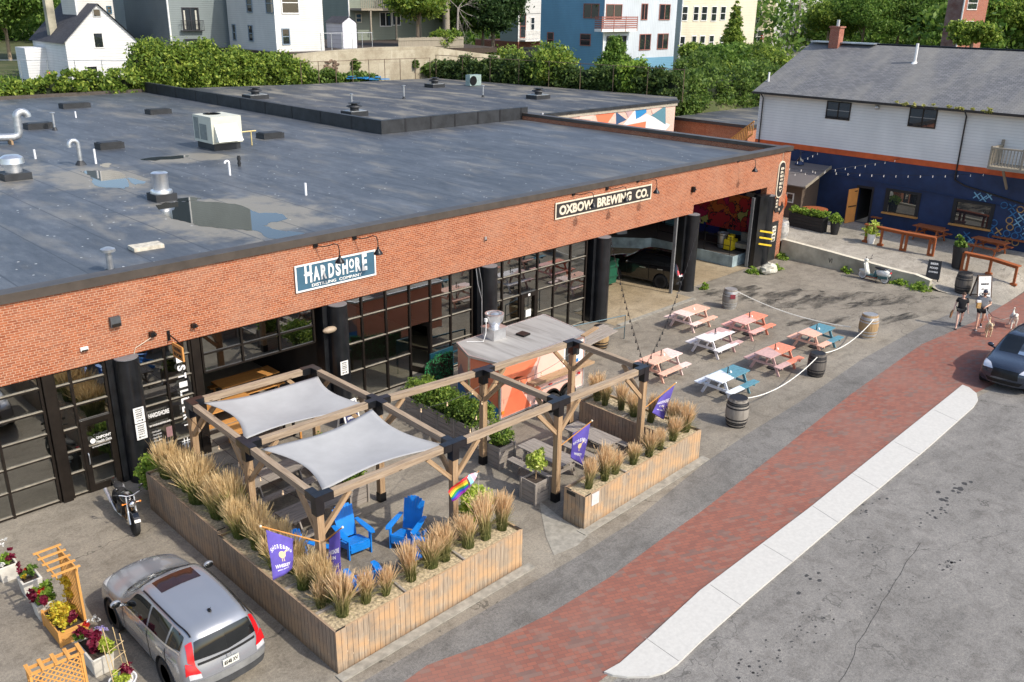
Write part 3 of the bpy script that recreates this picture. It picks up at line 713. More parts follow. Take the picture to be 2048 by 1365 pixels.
# bays E and F: open loading bays with door tracks
b = MB()
for x in (35.12, 42.0): b.bx(x-.05, x+.03, 24.04, 24.2, 0, 3.8)
b.bx(29.75, 29.83, 24.04, 24.2, 0, 3.8)
b.build('door_track', pm('dull_track', (.22, .22, .22), .6, .3), bld)
b = MB(); b.bx(43.83, 44.66, 23.965, 24.0, 0, 2.2); rd = b.build('door', pm('black_door', (.02, .021, .022), .5), bld)
b = MB(); b.bx(44.05, 44.42, 23.945, 23.964, 1.1, 1.95); b.build('notice', pm('cream_notice', (.7, .66, .55), .6), rd)
for i, s_ in enumerate(('PICK', 'UP', 'HERE', 'BEER')): lettering(s_, (44.235, 23.944, 1.82-.21*i), (1, 0, 0), (0, 0, 1), .3, .13, M_blackmet, rd)
# rooms behind
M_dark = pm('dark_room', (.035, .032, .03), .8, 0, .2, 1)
M_floor = pm('room_floor', (.28, .26, .22), .6, 0, .12, 1.2)
M_gfloor = asphalt('bay_floor', (.27, .21, .13), (.40, .33, .23), cracks=.2, stains=.35)
b = MB(); b.bx(-6, 29.3, 24.36, 36, -.2, .02); b.build('floor', M_floor, bld)
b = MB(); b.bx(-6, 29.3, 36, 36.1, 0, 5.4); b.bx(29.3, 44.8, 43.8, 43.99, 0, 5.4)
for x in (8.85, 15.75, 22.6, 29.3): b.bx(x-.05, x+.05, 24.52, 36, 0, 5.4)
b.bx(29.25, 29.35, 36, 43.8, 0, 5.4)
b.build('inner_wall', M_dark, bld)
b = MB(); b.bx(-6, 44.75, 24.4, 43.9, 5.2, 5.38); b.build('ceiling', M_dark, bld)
b = MB(); b.quad((29.4, 22.95, .012), (35.3, 22.95, .012), (35.3, 23.35, .012), (35.3, 24, .012), (44.8, 24, .012), (44.8, 43.8, .012), (29.4, 43.8, .012)); b.build('floor', M_gfloor, bld)
b = MB(); b.bx(29.55, 35.3, 22.75, 22.98, 0, .03); b.build('sill', M_curb, bld)
b = MB()
b.prism([(41.35, 24.6), (44.79, 24.6), (44.79, 43.7), (38.4, 43.7), (38.4, 33.2), (41.0, 30.2), (41.35, 30)], .02, .62)
dk = b.build('loading_dock', pm('pale_blue_concrete', (.33, .42, .44), .8, 0, .25, 1.6), bld)
b = MB(); b.prism([(41.4, 24.62), (44.78, 24.62), (44.78, 43.68), (38.45, 43.68), (38.45, 33.25), (41.05, 30.25), (41.4, 30.05)], .622, .63); b.build('dock_floor', pm('dock_dirt', (.09, .08, .07), .9), dk)
M_graf = latticecol('graffiti', [(.75, .05, .06), (.75, .04, .05), (.62, .03, .12), (.05, .06, .35), (.75, .09, .05), (.75, .65, .2), (.8, .2, .05), (.6, .03, .06)], 1.5)
M_graf2 = latticecol('graffiti_dark', [(.012, .012, .03), (.02, .03, .14), (.012, .012, .02), (.16, .3, .34), (.03, .04, .18), (.3, .26, .05), (.012, .012, .02), (.3, .28, .3)], .8)
b = MB(); b.bx(44.70, 44.79, 24.6, 43.7, 1.15, 3.2); b.build('graffiti', M_graf, bld)
b = MB(); b.bx(44.70, 44.79, 24.6, 43.7, 3.2, 5.2); b.bx(44.71, 44.79, 24.6, 43.7, .64, 1.15); b.bx(38.4, 44.69, 43.6, 43.79, .64, 4); b.build('graffiti', M_graf2, bld)
b = MB()
for y in (24.9, 26.5, 28.1, 29.7): b.tube([(41.45, y, .63), (41.45, y, 1.6)], .025)
for z in (1.12, 1.6): b.tube([(41.45, 24.9, z), (41.45, 29.7, z)], .02)
b.build('dock_rail', M_blackmet, bld)
# ============================================================ white-over-navy building
XB = 53.0
nb = thing('sided_building', 'building with white clapboard upper storey over navy painted ground floor and amber door', 'building', (56, 20, .95))
M_siding = siding('white_siding', (.76, .74, .69), .16)
WIN = [(21.64, 19.86, 3.11, 1.9), (17.75, 15.84, 3.15, 1.86)]
def wall_with_holes(name, x, y0, y1, z0, z1, holes, mat, par, th=.25):
    b = MB(); ysx = sorted(set([y0, y1]+[h[0] for h in holes]+[h[1] for h in holes])); zsx = sorted(set([z0, z1]+[h[2] for h in holes]+[h[3] for h in holes]))
    for i in range(len(ysx)-1):
        for j in range(len(zsx)-1):
            yc = (ysx[i]+ysx[i+1])/2; zc = (zsx[j]+zsx[j+1])/2
            if any(h[0] < yc < h[1] and h[2] < zc < h[3] for h in holes): continue
            b.bx(x, x+th, ysx[i], ysx[i+1], zsx[j], zsx[j+1])
    return b.build(name, mat, par)
wall_with_holes('wall', XB, 9, 30.8, .3, 4.82, [(19.86, 21.64, 1.88, 3.12), (15.84, 17.75, 1.88, 3.12), (22.62, 23.45, .95, 3.06)], M_navy, nb)
b = MB(); b.bx(XB-.03, XB+.25, 9, 30.8, 4.82, 5.14); b.build('band', M_orangeband, nb)
b = MB(); b.bx(XB, XB+.25, 9, 30.8, 5.142, 8.2); b.bx(XB+.25, 66, 30.55, 30.8, .3, 8.2); up_ = b.build('upper_wall', M_siding, nb)
b = MB(); b.prism([(XB, 8.2), (66, 8.2), (59.6, 10.85)], 0, .25, Matrix(((1, 0, 0, 0), (0, 0, -1, 30.8), (0, 1, 0, 0), (0, 0, 0, 1)))); b.build('gable', M_siding, nb)
M_shing = shingles('grey_shingles', (.12, .122, .128), (.185, .185, .19), (.26, .245, .21))
b = MB()
e0, r0 = Vector((XB-.35, 0, 8.12)), Vector((59.6, 0, 11.0)); L_ = (r0-e0).length
for (y0, y1) in ((8, 31.15),):
    b.add([(e0.x, y0, e0.z), (e0.x, y1, e0.z), (r0.x, y1, r0.z), (r0.x, y0, r0.z)], [(0, 3, 2, 1)], [[(y0, 0), (y0, L_), (y1, L_), (y1, 0)]])
    b.add([(e0.x, y0, e0.z-.12), (e0.x, y1, e0.z-.12), (r0.x, y1, r0.z-.12), (r0.x, y0, r0.z-.12)], [(0, 1, 2, 3)])
    b.quad((e0.x, y1, e0.z), (e0.x, y1, e0.z-.12), (r0.x, y1, r0.z-.12), (r0.x, y1, r0.z)); b.quad((e0.x, y0, e0.z), (e0.x, y1, e0.z), (e0.x, y1, e0.z-.12), (e0.x, y0, e0.z-.12))
    b.add([(66.3, y0, 8.12), (66.3, y1, 8.12), (r0.x, y1, r0.z), (r0.x, y0, r0.z)], [(0, 1, 2, 3)])
rf = b.build('roof', M_shing, nb)
b = MB(); b.tube([(59.6, 8, 11.02), (59.6, 30.9, 11.02)], .07, 6); b.build('ridge_vent', M_blackmet, rf)
b = MB(); b.bx(59.1, 60.0, 26.6, 31.0, 11.0, 11.08); b.build('ridge_cap', M_galv, rf)
M_gut = pm('dark_gutter', (.03, .027, .025), .4, .2)
b = MB(); b.bx(XB-.48, XB-.33, 8, 31.15, 8.0, 8.13); b.build('gutter', M_gut, nb)
for i, (y, z1_) in enumerate(((30.5, 4.9), (18.05, 5.15))):
    b = MB(); b.tube([(XB-.4, y, 8.0), (XB-.1, y, 7.75), (XB-.06, y, z1_)]+([(XB-.06, y, 4.3), (XB-.07, y-.6, 4.05), (XB-.07, 9.5, 2.7)] if i else [(XB-.06, y, 1)]), .045, 6); b.build('downpipe', M_gut if i == 0 else M_gut, nb)
def dwin(x, y0, y1, z0, z1, par, split=True, fcol=None):
    b = MB(); f = fcol or M_frame
    for a in ((y0, y1, z1-.06, z1), (y0, y1, z0, z0+.06), (y0, y0+.06, z0+.06, z1-.06), (y1-.06, y1, z0+.06, z1-.06)): b.bx(x-.05, x+.02, *a)
    if split: ym = (y0+y1)/2; b.bx(x-.045, x+.02, ym-.035, ym+.035, z0+.06, z1-.06)
    w_ = b.build('window', f, par)
    b = MB(); b.bx(x-.02, x-.012, y0+.05, y1-.05, z0+.05, z1-.05); b.build('pane', M_dglass, w_)
    b = MB(); zm = (z0+z1)/2; b.bx(x-.04, x-.021, y0+.06, y1-.06, zm-.02, zm+.02); b.build('sash_bar', pm('pale_sash', (.3, .29, .27), .5), w_)
    return w_
dwin(XB, 24.66, 26.2, 6.88, 7.92, nb); dwin(XB, 19.62, 21.18, 6.92, 7.98, nb)
M_bl = pm('matt_black', (.015, .015, .016), .6)
for y0, y1, z1_, z0_ in [(19.86, 21.64, 3.12, 1.88), (15.84, 17.75, 3.12, 1.88)]:
    b = MB()
    for a in ((y0-.14, y1+.14, z1_, z1_+.16), (y0-.14, y0+.06, z0_, z1_), (y1-.06, y1+.14, z0_, z1_)): b.bx(XB-.05, XB+.1, *a)
    w_ = b.build('window', M_bl, nb)
    b = MB(); b.bx(XB+.03, XB+.04, y0+.05, y1-.05, z0_, z1_); b.build('pane', M_dglass, w_)
    b = MB(); b.bx(XB-.22, XB+.1, y0-.16, y1+.16, z0_-.09, z0_); b.build('sill', M_orange, w_)
b = MB()
for y0, y1, z in ((21.75, 22.35, 1.47), (18.05, 19.55, 1.53), (11.5, 15.5, 1.56)): b.bx(XB-.25, XB, y0, y1, z-.03, z+.03)
b.build('bar_shelf', M_rail, nb)
b = MB()
for a in ((22.5, 22.62, .95, 3.06), (23.45, 23.57, .95, 3.06), (22.5, 23.57, 3.06, 3.2)): b.bx(XB-.02, XB+.1, *a)
b.build('door_frame', M_bl, nb)
b = MB(); b.bx(53.25, 56, 22.4, 22.5, .9, 3.3); b.bx(53.25, 56, 23.6, 23.7, .9, 3.3); b.bx(56, 56.1, 22.4, 23.7, .9, 3.3); b.bx(53.25, 56, 22.5, 23.6, 3.2, 3.3); b.build('passage', M_dark, nb)
dh = Vector((XB-.02, 23.45, .97)); de = Vector((51.75, 23.65, .97)); dv = (de-dh).normalized()
b = MB(); b.beam(dh+Vector((0, 0, 1.03)), dh+dv*.95+Vector((0, 0, 1.03)), .045, 2.06); do_ = b.build('door', M_doororange, nb)
b = MB(); b.beam(dh+dv*.1+Vector((0, -.05, 1.0)), dh+dv*.85+Vector((0, -.05, 1.0)), .03, .06); b.beam(dh+dv*.15+Vector((0, -.04, 1.9)), dh+dv*.4+Vector((0, -.04, 1.9)), .05, .05); b.build('push_bar', M_bl, do_)
b = MB(); b.tube([(XB-.12, 27.0, 3.75), (XB-.12, 10, 3.1)], .02, 5); b.build('conduit', M_navy, nb)
# painted lattice mural on the navy wall
M_mb = [pm('mural_blue', (.03, .15, .32), .6), pm('mural_pale', (.2, .42, .55), .6), pm('mural_ochre', (.45, .27, .09), .6)]
b = MB(); rr = random.Random(4)
for iy in range(12):
    for iz in range(7):
        y = 15.6-iy*.42+ (iz % 2)*.1; z = 1.55+iz*.36-iy*.05
        if z > 3.3-.0*iy or z < .9 or (iy < 2 and (iz > 2 and iz < 5)): continue
        if rr.random() < .14: continue
        b.cur = rr.choice([0, 0, 0, 1, 0, 1, 2]); s_ = .17
        if rr.random() < .6:
            b.beam((XB-.006, y-s_, z-s_), (XB-.006, y+s_, z+s_), .06, .01, (0, 1, -1)); b.beam((XB-.010, y-s_, z+s_), (XB-.010, y+s_, z-s_), .06, .01, (0, 1, 1))
        else:
            pts = [(XB-.008, y+s_*math.cos(t), z+s_*math.sin(t)) for t in [2*PI*k/9 for k in range(10)]]
            for p, q in zip(pts, pts[1:]): b.beam(p, q, .05, .01, (0, q[2]-p[2], -(q[1]-p[1])))
for (y, z) in ((16.9, 1.35), (16.6, 1.1), (17.1, 1.05), (16.6, .95), (16.75, 3.6), (16.4, 3.5), (16.1, 3.65)):
    b.cur = rr.choice([0, 1]); b.beam((XB-.006, y-.17, z-.17), (XB-.006, y+.17, z+.17), .06, .01, (0, 1, -1)); b.beam((XB-.010, y-.17, z+.17), (XB-.010, y+.17, z-.17), .06, .01, (0, 1, 1))
b.build('mural', M_mb, nb)
# timber balcony with railing at the right end
M_deckw = M_fence
b = MB(); b.bx(51.3, 52.96, 10, 16.0, 5.35, 5.5); dk_ = b.build('balcony_floor', M_deckw, nb)
b = MB()
for y in (16.0-.05, 14.4, 12.8): b.bx(51.32, 51.42, y-.05, y+.05, 5.5, 6.55)
b.bx(51.3, 51.44, 10, 16.0, 6.42, 6.5); b.bx(51.4, 52.9, 15.88, 16.0, 6.42, 6.5); b.bx(52.8, 52.95, 15.88, 16.0, 5.5, 6.75)
for k in range(30): y = 15.8-k*.16; b.bx(51.34, 51.38, y-.02, y+.02, 5.55, 6.42)
for k in range(9): x = 51.55+k*.15; b.bx(x-.02, x+.02, 15.92, 15.96, 5.55, 6.42)
b.build('railing', M_deckw, dk_)
b = MB(); b.beam((52.9, 15.3, 4.2), (51.7, 15.3, 5.3), .1, .1); b.beam((52.9, 12.3, 4.2), (51.7, 12.3, 5.3), .1, .1); b.build('bracket', M_deckw, dk_)
b = MB(); b.sphere((XB-.12, 23.05, 7.8), .13, 10, 6); b.bx(XB-.06, XB, 22.95, 23.15, 7.72, 7.88); b.build('floodlight', M_galv, nb, True)
b = MB(); b.bx(58.8, 59.45, 28.9, 29.55, 9.9, 11.95); b.bx(58.73, 59.52, 28.83, 29.62, 11.95, 12.05)
ch = b.build('chimney', M_brick2, rf); b = MB(); b.tube([(59.1, 29.2, 12.05), (59.1, 29.2, 12.45)], .1); b.build('flue', M_galv, ch, True)
q = G(1208, 468/3.737*1, 10.2)
b = MB(); pv = Vector((57.55, 23.2, 10.1)); b.tube([pv, pv+Vector((0, 0, 1.15))], .09); b.lathe(pv-Vector((0, 0, .12)), [(.3, 0), (.14, .2)], 10); b.build('roof_vent', M_white, rf, True)
b = MB(); b.tube([(54.0, 30.9, 8.6), (54.0, 30.9, 9.25)], .06); b.build('roof_vent', M_white, rf, True)
foliage('gutter_grass', [(XB-.4, y, 8.18, .14, .5, .12) for y in np.arange(16.8, 22.0, .6)], 900, .06, leafm('gutter_weed', (.12, .13, .03), (.22, .22, .06), (.3, .27, .1)), nb, 5)
# concrete retaining wall beside the bay
b = MB(); rw = []
ysx = np.linspace(23.98, 15.7, 12)
for y in ysx: rw.append((45.42, y, terr(45.6, y)+.12+.16*sm((18-y)/2.5)))
vs = []; fs = []
for (x, y, z) in rw: vs += [(x-.16, y, 0), (x-.12, y, z), (x+.16, y, z), (x+.16, y, 0)]
for i in range(len(rw)-1):
    for k in range(3): fs.append((i*4+k, i*4+k+1, (i+1)*4+k+1, (i+1)*4+k))
fs.append((3, 2, 1, 0)); n_ = len(rw)-1; fs.append((n_*4, n_*4+1, n_*4+2, n_*4+3)); b.add(vs, fs)
rwall = T(b.build('retaining_wall', M_wallconc), 'low sloping concrete retaining wall behind the parked scooter', 'wall')
b = MB()
for a, c in zip(rw, rw[1:]): b.beam((a[0]+.02, a[1], a[2]+.012), (c[0]+.02, c[1], c[2]+.012), .3, .02)
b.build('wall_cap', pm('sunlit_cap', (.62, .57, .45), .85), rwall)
lettering('VI', (45.28, 21.0, .42), (0, -1, 0), (0, 0, 1), .22, .26, M_bl, rwall, .01)
# ============================================================ pergola
PG = {(0, 2): (9.36, 21.42), (1, 2): (13.06, 21.26), (0, 1): (9.22, 18.21), (1, 1): (13.08, 18.13), (2, 1): (16.64, 17.75), (3, 1): (20.37, 17.55),
      (0, 0): (9.08, 14.94), (1, 0): (12.9, 14.83), (2, 0): (16.64, 14.75), (3, 0): (20.27, 14.63)}
ZT = 3.15; BW = .17
pg = thing('pergola', 'weathered timber pergola on black steel brackets over the front patio', 'pergola', (14.5, 17, 0))
for (i, j), (x, y) in PG.items():
    b = MB(); b.beam((x, y, .25), (x, y, ZT-.3), BW, BW); po = b.build('post', M_pergola, pg)
    b = MB(); b.bx(x-.1, x+.1, y-.1, y+.1, 0, .27); b.build('post_shoe', M_blackmet, po)
    b = MB(); s_ = .105
    b.bx(x-s_, x+s_, y-s_, y+s_, ZT-.47, ZT+.006)
    for (di, dj) in ((1, 0), (-1, 0), (0, 1), (0, -1)):
        q = PG.get((i+di, j+dj))
        if q is None: continue
        d = Vector((q[0]-x, q[1]-y, 0)).normalized()
        b.beam(Vector((x, y, ZT-.09))+d*.104, Vector((x, y, ZT-.09))+d*.36, .2, .196)
    b.build('bracket', M_colblk, pg)
    for (di, dj) in ((1, 0), (-1, 0), (0, 1), (0, -1)):
        q = PG.get((i+di, j+dj))
        if q is None: continue
        d = Vector((q[0]-x, q[1]-y, 0)).normalized(); o3 = Vector((x, y, 0))
        b = MB(); b.beam(o3+d*.06+Vector((0, 0, ZT-1.0)), o3+d*.82+Vector((0, 0, ZT-.2)), .09, .11); b.build('brace', M_pergola, pg)
        if di == 1 or dj == 1:
            b = MB(); b.beam(o3+d*.3+Vector((0, 0, ZT-.09)), Vector((q[0], q[1], ZT-.09))-d*.3, BW-.01, BW-.01); b.build('beam', M_pergtop, pg)
def sail(c, label, seed, sag=.16):
    n = 22; P = [[None]*(n+1) for _ in range(n+1)]; A, B, C_, D = [Vector(p) for p in c]; cen = (A+B+C_+D)/4
    b = MB()
    for j in range(n+1):
        for i in range(n+1):
            u, v = i/n, j/n
            uu = .5+(u-.5)*(1-.19*math.sin(PI*v)); vv = .5+(v-.5)*(1-.17*math.sin(PI*u))
            p = A.lerp(B, uu).lerp(D.lerp(C_, uu), vv); p.z -= sag*math.sin(PI*u)*math.sin(PI*v)+.02*math.sin(7*u+3*v+seed)
            P[j][i] = p
    vs = [p for r in P for p in r]; m = n+1
    b.add(vs, [(j*m+i, j*m+i+1, (j+1)*m+i+1, (j+1)*m+i) for j in range(n) for i in range(n)])
    o = b.build('shade_sail', M_sail, None, 'full'); s = o.modifiers.new('thick', 'SOLIDIFY'); s.thickness = .012
    T(o, label, 'shade sail', 'shade sails on the pergola')
    for (p, q) in ((A, PG[c_[0]] if False else None),): pass
    return o
g3 = lambda x, y, z=3.0: G(x, y, z)
sail([g3(645, 980), g3(898, 890, 3.02), g3(744, 820, 3.02), g3(522, 900)], 'light grey shade sail nearest the street above the blue chairs', 1)
sail([g3(487, 880), g3(740, 812, 3.02), g3(636, 752, 3.02), g3(405, 806)], 'light grey shade sail nearest the brick building, above the inner tables', 3)
# ============================================================ plank planters with feather grasses
def planter(name, poly, rim, z1, mat_out, label, dividers=(), walls=None):
    """poly: outer ring (ccw)"""
    t = thing(name, label, 'planter', (sum(p[0] for p in poly)/len(poly), sum(p[1] for p in poly)/len(poly), 0))
    n = len(poly)
    cen = []
    # inner ring by offset
    inn = []
    for i in range(n):
        p0, p1, p2 = Vector(poly[i-1]), Vector(poly[i]), Vector(poly[(i+1) % n])
        d1 = (p1-p0).normalized(); d2 = (p2-p1).normalized(); n1 = Vector((-d1.y, d1.x)); n2 = Vector((-d2.y, d2.x))
        inn.append(p1+(n1+n2)*rim/(1+n1.dot(n2)))
    vs = []
    for k in range(n):
        o_, i_ = poly[k], inn[k]; vs += [(o_[0], o_[1], 0), (o_[0], o_[1], z1), (i_.x, i_.y, z1), (i_.x, i_.y, z1-.25)]
    for k in range(n):
        k2 = (k+1) % n; a, c = k*4, k2*4
        L0 = Vector(poly[k]); L1 = Vector(poly[k2]); ln = (L1-L0).length
        b = MB(); mt = walls[k] if walls else mat_out
        b.add([vs[a], vs[c], vs[c+1], vs[a+1]], [(0, 1, 2, 3)], [[(0, 0), (ln, 0), (ln, z1), (0, z1)]])
        b.add([vs[a+1], vs[c+1], vs[c+2], vs[a+2]], [(0, 1, 2, 3)], [[(0, .4), (ln*.02, .4), (ln*.02, .45), (0, .45)]])
        b.add([vs[a+2], vs[c+2], vs[c+3], vs[a+3]], [(0, 1, 2, 3)], [[(0, 0), (ln, 0), (ln, .25), (0, .25)]])
        b.build('board_wall', mt, t)
    b = MB(); b.quad(*[(i.x, i.y, z1-.07) for i in inn])
    so_ = b.build('mulch', M_straw, t)
    for (a, c) in dividers:
        b = MB(); b.beam((a[0], a[1], z1-.05), (c[0], c[1], z1-.05), .05, .07); b.build('divider', M_oldwood, t)
    return t
M_rimw = M_plank
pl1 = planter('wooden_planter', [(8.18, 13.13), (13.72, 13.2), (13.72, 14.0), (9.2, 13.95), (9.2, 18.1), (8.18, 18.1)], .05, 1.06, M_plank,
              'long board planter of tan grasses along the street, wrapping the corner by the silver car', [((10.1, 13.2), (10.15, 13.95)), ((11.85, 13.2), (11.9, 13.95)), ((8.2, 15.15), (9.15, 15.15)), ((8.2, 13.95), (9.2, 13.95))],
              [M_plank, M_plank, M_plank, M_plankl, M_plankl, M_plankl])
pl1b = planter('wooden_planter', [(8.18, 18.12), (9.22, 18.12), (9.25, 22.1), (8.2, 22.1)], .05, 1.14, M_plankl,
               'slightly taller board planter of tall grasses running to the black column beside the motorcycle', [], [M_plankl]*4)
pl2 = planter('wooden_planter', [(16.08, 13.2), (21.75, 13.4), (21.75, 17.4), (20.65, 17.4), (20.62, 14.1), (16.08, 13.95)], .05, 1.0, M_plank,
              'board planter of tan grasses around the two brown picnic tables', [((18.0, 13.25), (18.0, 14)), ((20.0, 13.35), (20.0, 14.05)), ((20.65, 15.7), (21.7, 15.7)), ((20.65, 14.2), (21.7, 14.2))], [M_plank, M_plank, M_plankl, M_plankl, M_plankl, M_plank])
b = MB(); b.bx(16.07, 16.078, 13.55, 13.85, .86, .96); b.build('plate', M_colblk, pl2)
b = MB(); b.bx(16.35, 16.65, 13.19, 13.205, .62, .98); b.build('notice', pm('faded_notice', (.6, .55, .52), .6), pl2)
M_grass = grassm('feather_grass', (.13, .15, .04), (.42, .36, .15), (.74, .54, .31), 1.0)
M_grass2 = grassm('green_feather_grass', (.10, .14, .025), (.36, .34, .11), (.70, .53, .28), 1.15)
def tuft_mesh(seed, h=1.15, r=.2, n=230, mat=None, lean=.3, spread=.34):
    rg = np.random.default_rng(seed); Q = []
    for i in range(n):
        a = rg.random()*2*PI; rr = r*math.sqrt(rg.random())*.55; p0 = np.array([rr*math.cos(a), rr*math.sin(a), 0])
        a2 = a+rg.normal()*.5; ln = spread*abs(rg.normal())*.42+.02; hh = h*(.6+.45*rg.random()); droop = rg.random() < .13
        d = np.array([math.cos(a2), math.sin(a2), 0]); side = np.array([-d[1], d[0], 0])
        fa = rg.random()*PI; side = np.array([math.cos(fa), math.sin(fa), 0])
        w0 = .0055+.004*rg.random()
        if droop: hh *= .45; ln = .25+.2*rg.random()
        prev = p0; pw = w0; K = 4
        for k in range(1, K+1):
            t = k/K; q = p0+d*(ln*t**2)+np.array([0, 0, hh*(t if not droop else t*(1.5-.75*t))])
            nw = w0*(1-.5*t)
            if not droop and k >= 3: nw = .011 if k == 3 else .004
            Q.append([prev-side*pw, prev+side*pw, q+side*nw, q-side*nw]); prev = q; pw = nw
    return np.array(Q)
protos = []
for k in range(5):
    protos.append((tuft_mesh(10+k, .95+.07*k, .24, 420), M_grass))
protoL = [(tuft_mesh(40+k, 1.22, .42, 620, spread=.46), M_grass2) for k in range(4)]
_tm = {}
def tuft(kind, k, x, y, z, s, label, group):
    key = (kind, k); src = (protos if kind == 'a' else protoL)[k]
    if key not in _tm:
        o = quads_object('grass_tuft', src[0], src[1]); _tm[key] = o
    else:
        o = _tm[key].copy(); SC.collection.objects.link(o)
    o.location = (x, y, z); s *= random.uniform(.86, 1.12); o.rotation_euler = (random.gauss(0, .07), random.gauss(0, .07), random.random()*6); o.scale = (s*random.uniform(.85, 1.2), s*random.uniform(.85, 1.2), s*random.uniform(.85, 1.15))
    T(o, label, 'ornamental grass', group); return o
random.seed(3)
ORD = ['first', 'second', 'third', 'fourth', 'fifth', 'sixth', 'seventh', 'eighth', 'ninth', 'tenth', 'eleventh', 'twelfth', 'thirteenth', 'fourteenth']
def at(px, py, z): p = G(px, py, z); return p.x, p.y
fr1 = [at(x, y, .98) for x, y in ((640, 1215), (685, 1230), (732, 1205), (772, 1190), (823, 1160), (862, 1135), (890, 1120), (937, 1095), (972, 1078), (1003, 1060))]
for i, (x, y) in enumerate(fr1):
    tuft('a', i % 5, min(max(x, 8.5), 13.5), max(y, 13.5), .98, [.82, .9, .7, .74, .8, .84, .92, .78, .86, .8][i], 'tan feather grass, %s tuft from the car corner in the street-side planter' % ORD[i], 'feather grasses in the street-side planter')
for i in range(22):
    y = 14.25+i*.35; z = .98 if y < 18.1 else 1.06
    tuft('b', i % 4, 8.74+.16*math.sin(i*2.3), y, z, (.66 if i < 6 else .8)+.08*math.sin(i*1.7), 'tall green and gold grass clump, number %d from the street in the side planter' % (i+1) if False else 'tall green-gold grass clump, %s from the street corner in the side planter' % (ORD+['fifteenth', 'sixteenth', 'seventeenth', 'eighteenth', 'nineteenth', 'twentieth', 'twenty-first', 'twenty-second'])[i], 'tall grasses in the side planter')
fr2 = [at(x, y, .95) for x, y in ((1178, 975), (1210, 958), (1238, 950), (1268, 928), (1300, 912), (1320, 898), (1345, 880), (1370, 862))]
for i, (x, y) in enumerate(fr2):
    tuft('a', (i+2) % 5, x, max(min(y, 13.9), 13.55), .93, .80+.1*math.sin(i*2), 'golden feather grass, %s tuft from the left end of the right-hand planter front' % ORD[i], 'feather grasses in the right-hand planter')
for i, (x, y) in enumerate(((21.3, 14.2), (21.15, 14.9), (21.1, 15.5), (21.2, 16.1), (21.1, 16.7), (21.2, 17.1))):
    tuft('a', (i+1) % 5, x, y, .93, .8+.1*math.sin(i*3), 'golden feather grass, %s tuft back along the inner arm of the right-hand planter' % ORD[i], 'feather grasses in the right-hand planter')
# ============================================================ box planters and shrubs
M_box_leaf = leafm('boxwood', (.035, .065, .012), (.09, .15, .025), (.2, .25, .045))
M_var_leaf = leafm('variegated', (.14, .2, .03), (.3, .36, .06), (.5, .5, .16))
M_leaf = leafm('green_leaf', (.03, .065, .012), (.075, .135, .022), (.14, .2, .04))
M_lt_leaf = leafm('bright_leaf', (.06, .11, .015), (.14, .22, .03), (.24, .3, .05))
M_dk_leaf = leafm('dark_leaf', (.012, .03, .01), (.03, .06, .018), (.06, .1, .028))
M_ivy = leafm('ivy', (.025, .05, .012), (.065, .11, .02), (.14, .19, .04))
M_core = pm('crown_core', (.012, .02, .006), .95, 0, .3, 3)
def woodbox(name, x0, x1, y0, y1, z1, label, plant=None, z0=0, cat='planter', mat=None, par=None):
    t = thing(name, label, cat, ((x0+x1)/2, (y0+y1)/2, z0)); mat = mat or M_oldwood
    b = MB(); n = 4; h = (z1-z0)/n
    for k in range(n):
        zz = z0+k*h; z_ = zz+h-.012
        b.beam((x0, y0, (zz+z_)/2), (x1, y0, (zz+z_)/2), .03, z_-zz); b.beam((x0, y1, (zz+z_)/2), (x1, y1, (zz+z_)/2), .03, z_-zz)
        b.beam((x0, y0, (zz+z_)/2), (x0, y1, (zz+z_)/2), .031, z_-zz); b.beam((x1, y0, (zz+z_)/2), (x1, y1, (zz+z_)/2), .031, z_-zz)
    for x in (x0-.025, x1+.025):
        for y in (y0-.025, y1+.025): b.beam((x, y, z0), (x, y, z1+.01), .06, .06)
    b.build('box', mat, t)
    b = MB(); b.bx(x0+.02, x1-.02, y0+.02, y1-.02, z0, z1-.06); b.build('soil', M_soil, t)
    if plant: plant(t, (x0+x1)/2, (y0+y1)/2, z1-.06)
    return t
def ball(r, n, mat, size=.045, h=None):
    def f(t, x, y, z):
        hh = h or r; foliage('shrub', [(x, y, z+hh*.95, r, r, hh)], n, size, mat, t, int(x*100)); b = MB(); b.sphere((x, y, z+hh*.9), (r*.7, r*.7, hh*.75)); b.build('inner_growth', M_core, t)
    return f
woodbox('planter_box', 16.75, 17.35, 17.15, 17.75, .72, 'square grey slatted planter with a clipped round boxwood beside the trailer hitch end', ball(.36, 2600, M_box_leaf))
def stemplant(t, x, y, z):
    b = MB(); b.tube([(x, y, z), (x+.02, y, z+.35)], .02, 6); b.build('stem', M_pergola, t)
    foliage('shrub', [(x, y, z+.55, .27, .26, .32), (x+.1, y, z+.8, .16, .16, .16)], 1300, .055, M_var_leaf, t, 7, .2)
woodbox('planter_box', 16.05, 16.6, 14.98, 15.5, .68, 'square grey planter with a small yellow-green shrub by the middle pergola post', stemplant)
woodbox('planter_box', 12.2, 12.75, 18.35, 18.9, .68, 'square grey planter under the sails beside a pergola post foot', ball(.28, 1200, M_box_leaf))
woodbox('planter_box', 13.3, 13.85, 14.55, 15.05, .68, 'square planter with a pale yellow-green shrub behind the pride flag post', lambda t, x, y, z: foliage('shrub', [(x, y, z+.55, .42, .38, .5)], 1900, .065, M_var_leaf, t, 9, .3))
woodbox('planter_box', 12.6, 13.2, 20.6, 21.0, .62, 'grey planter with white-flecked green shrub near the folded sign under the sail', ball(.3, 1300, M_leaf))
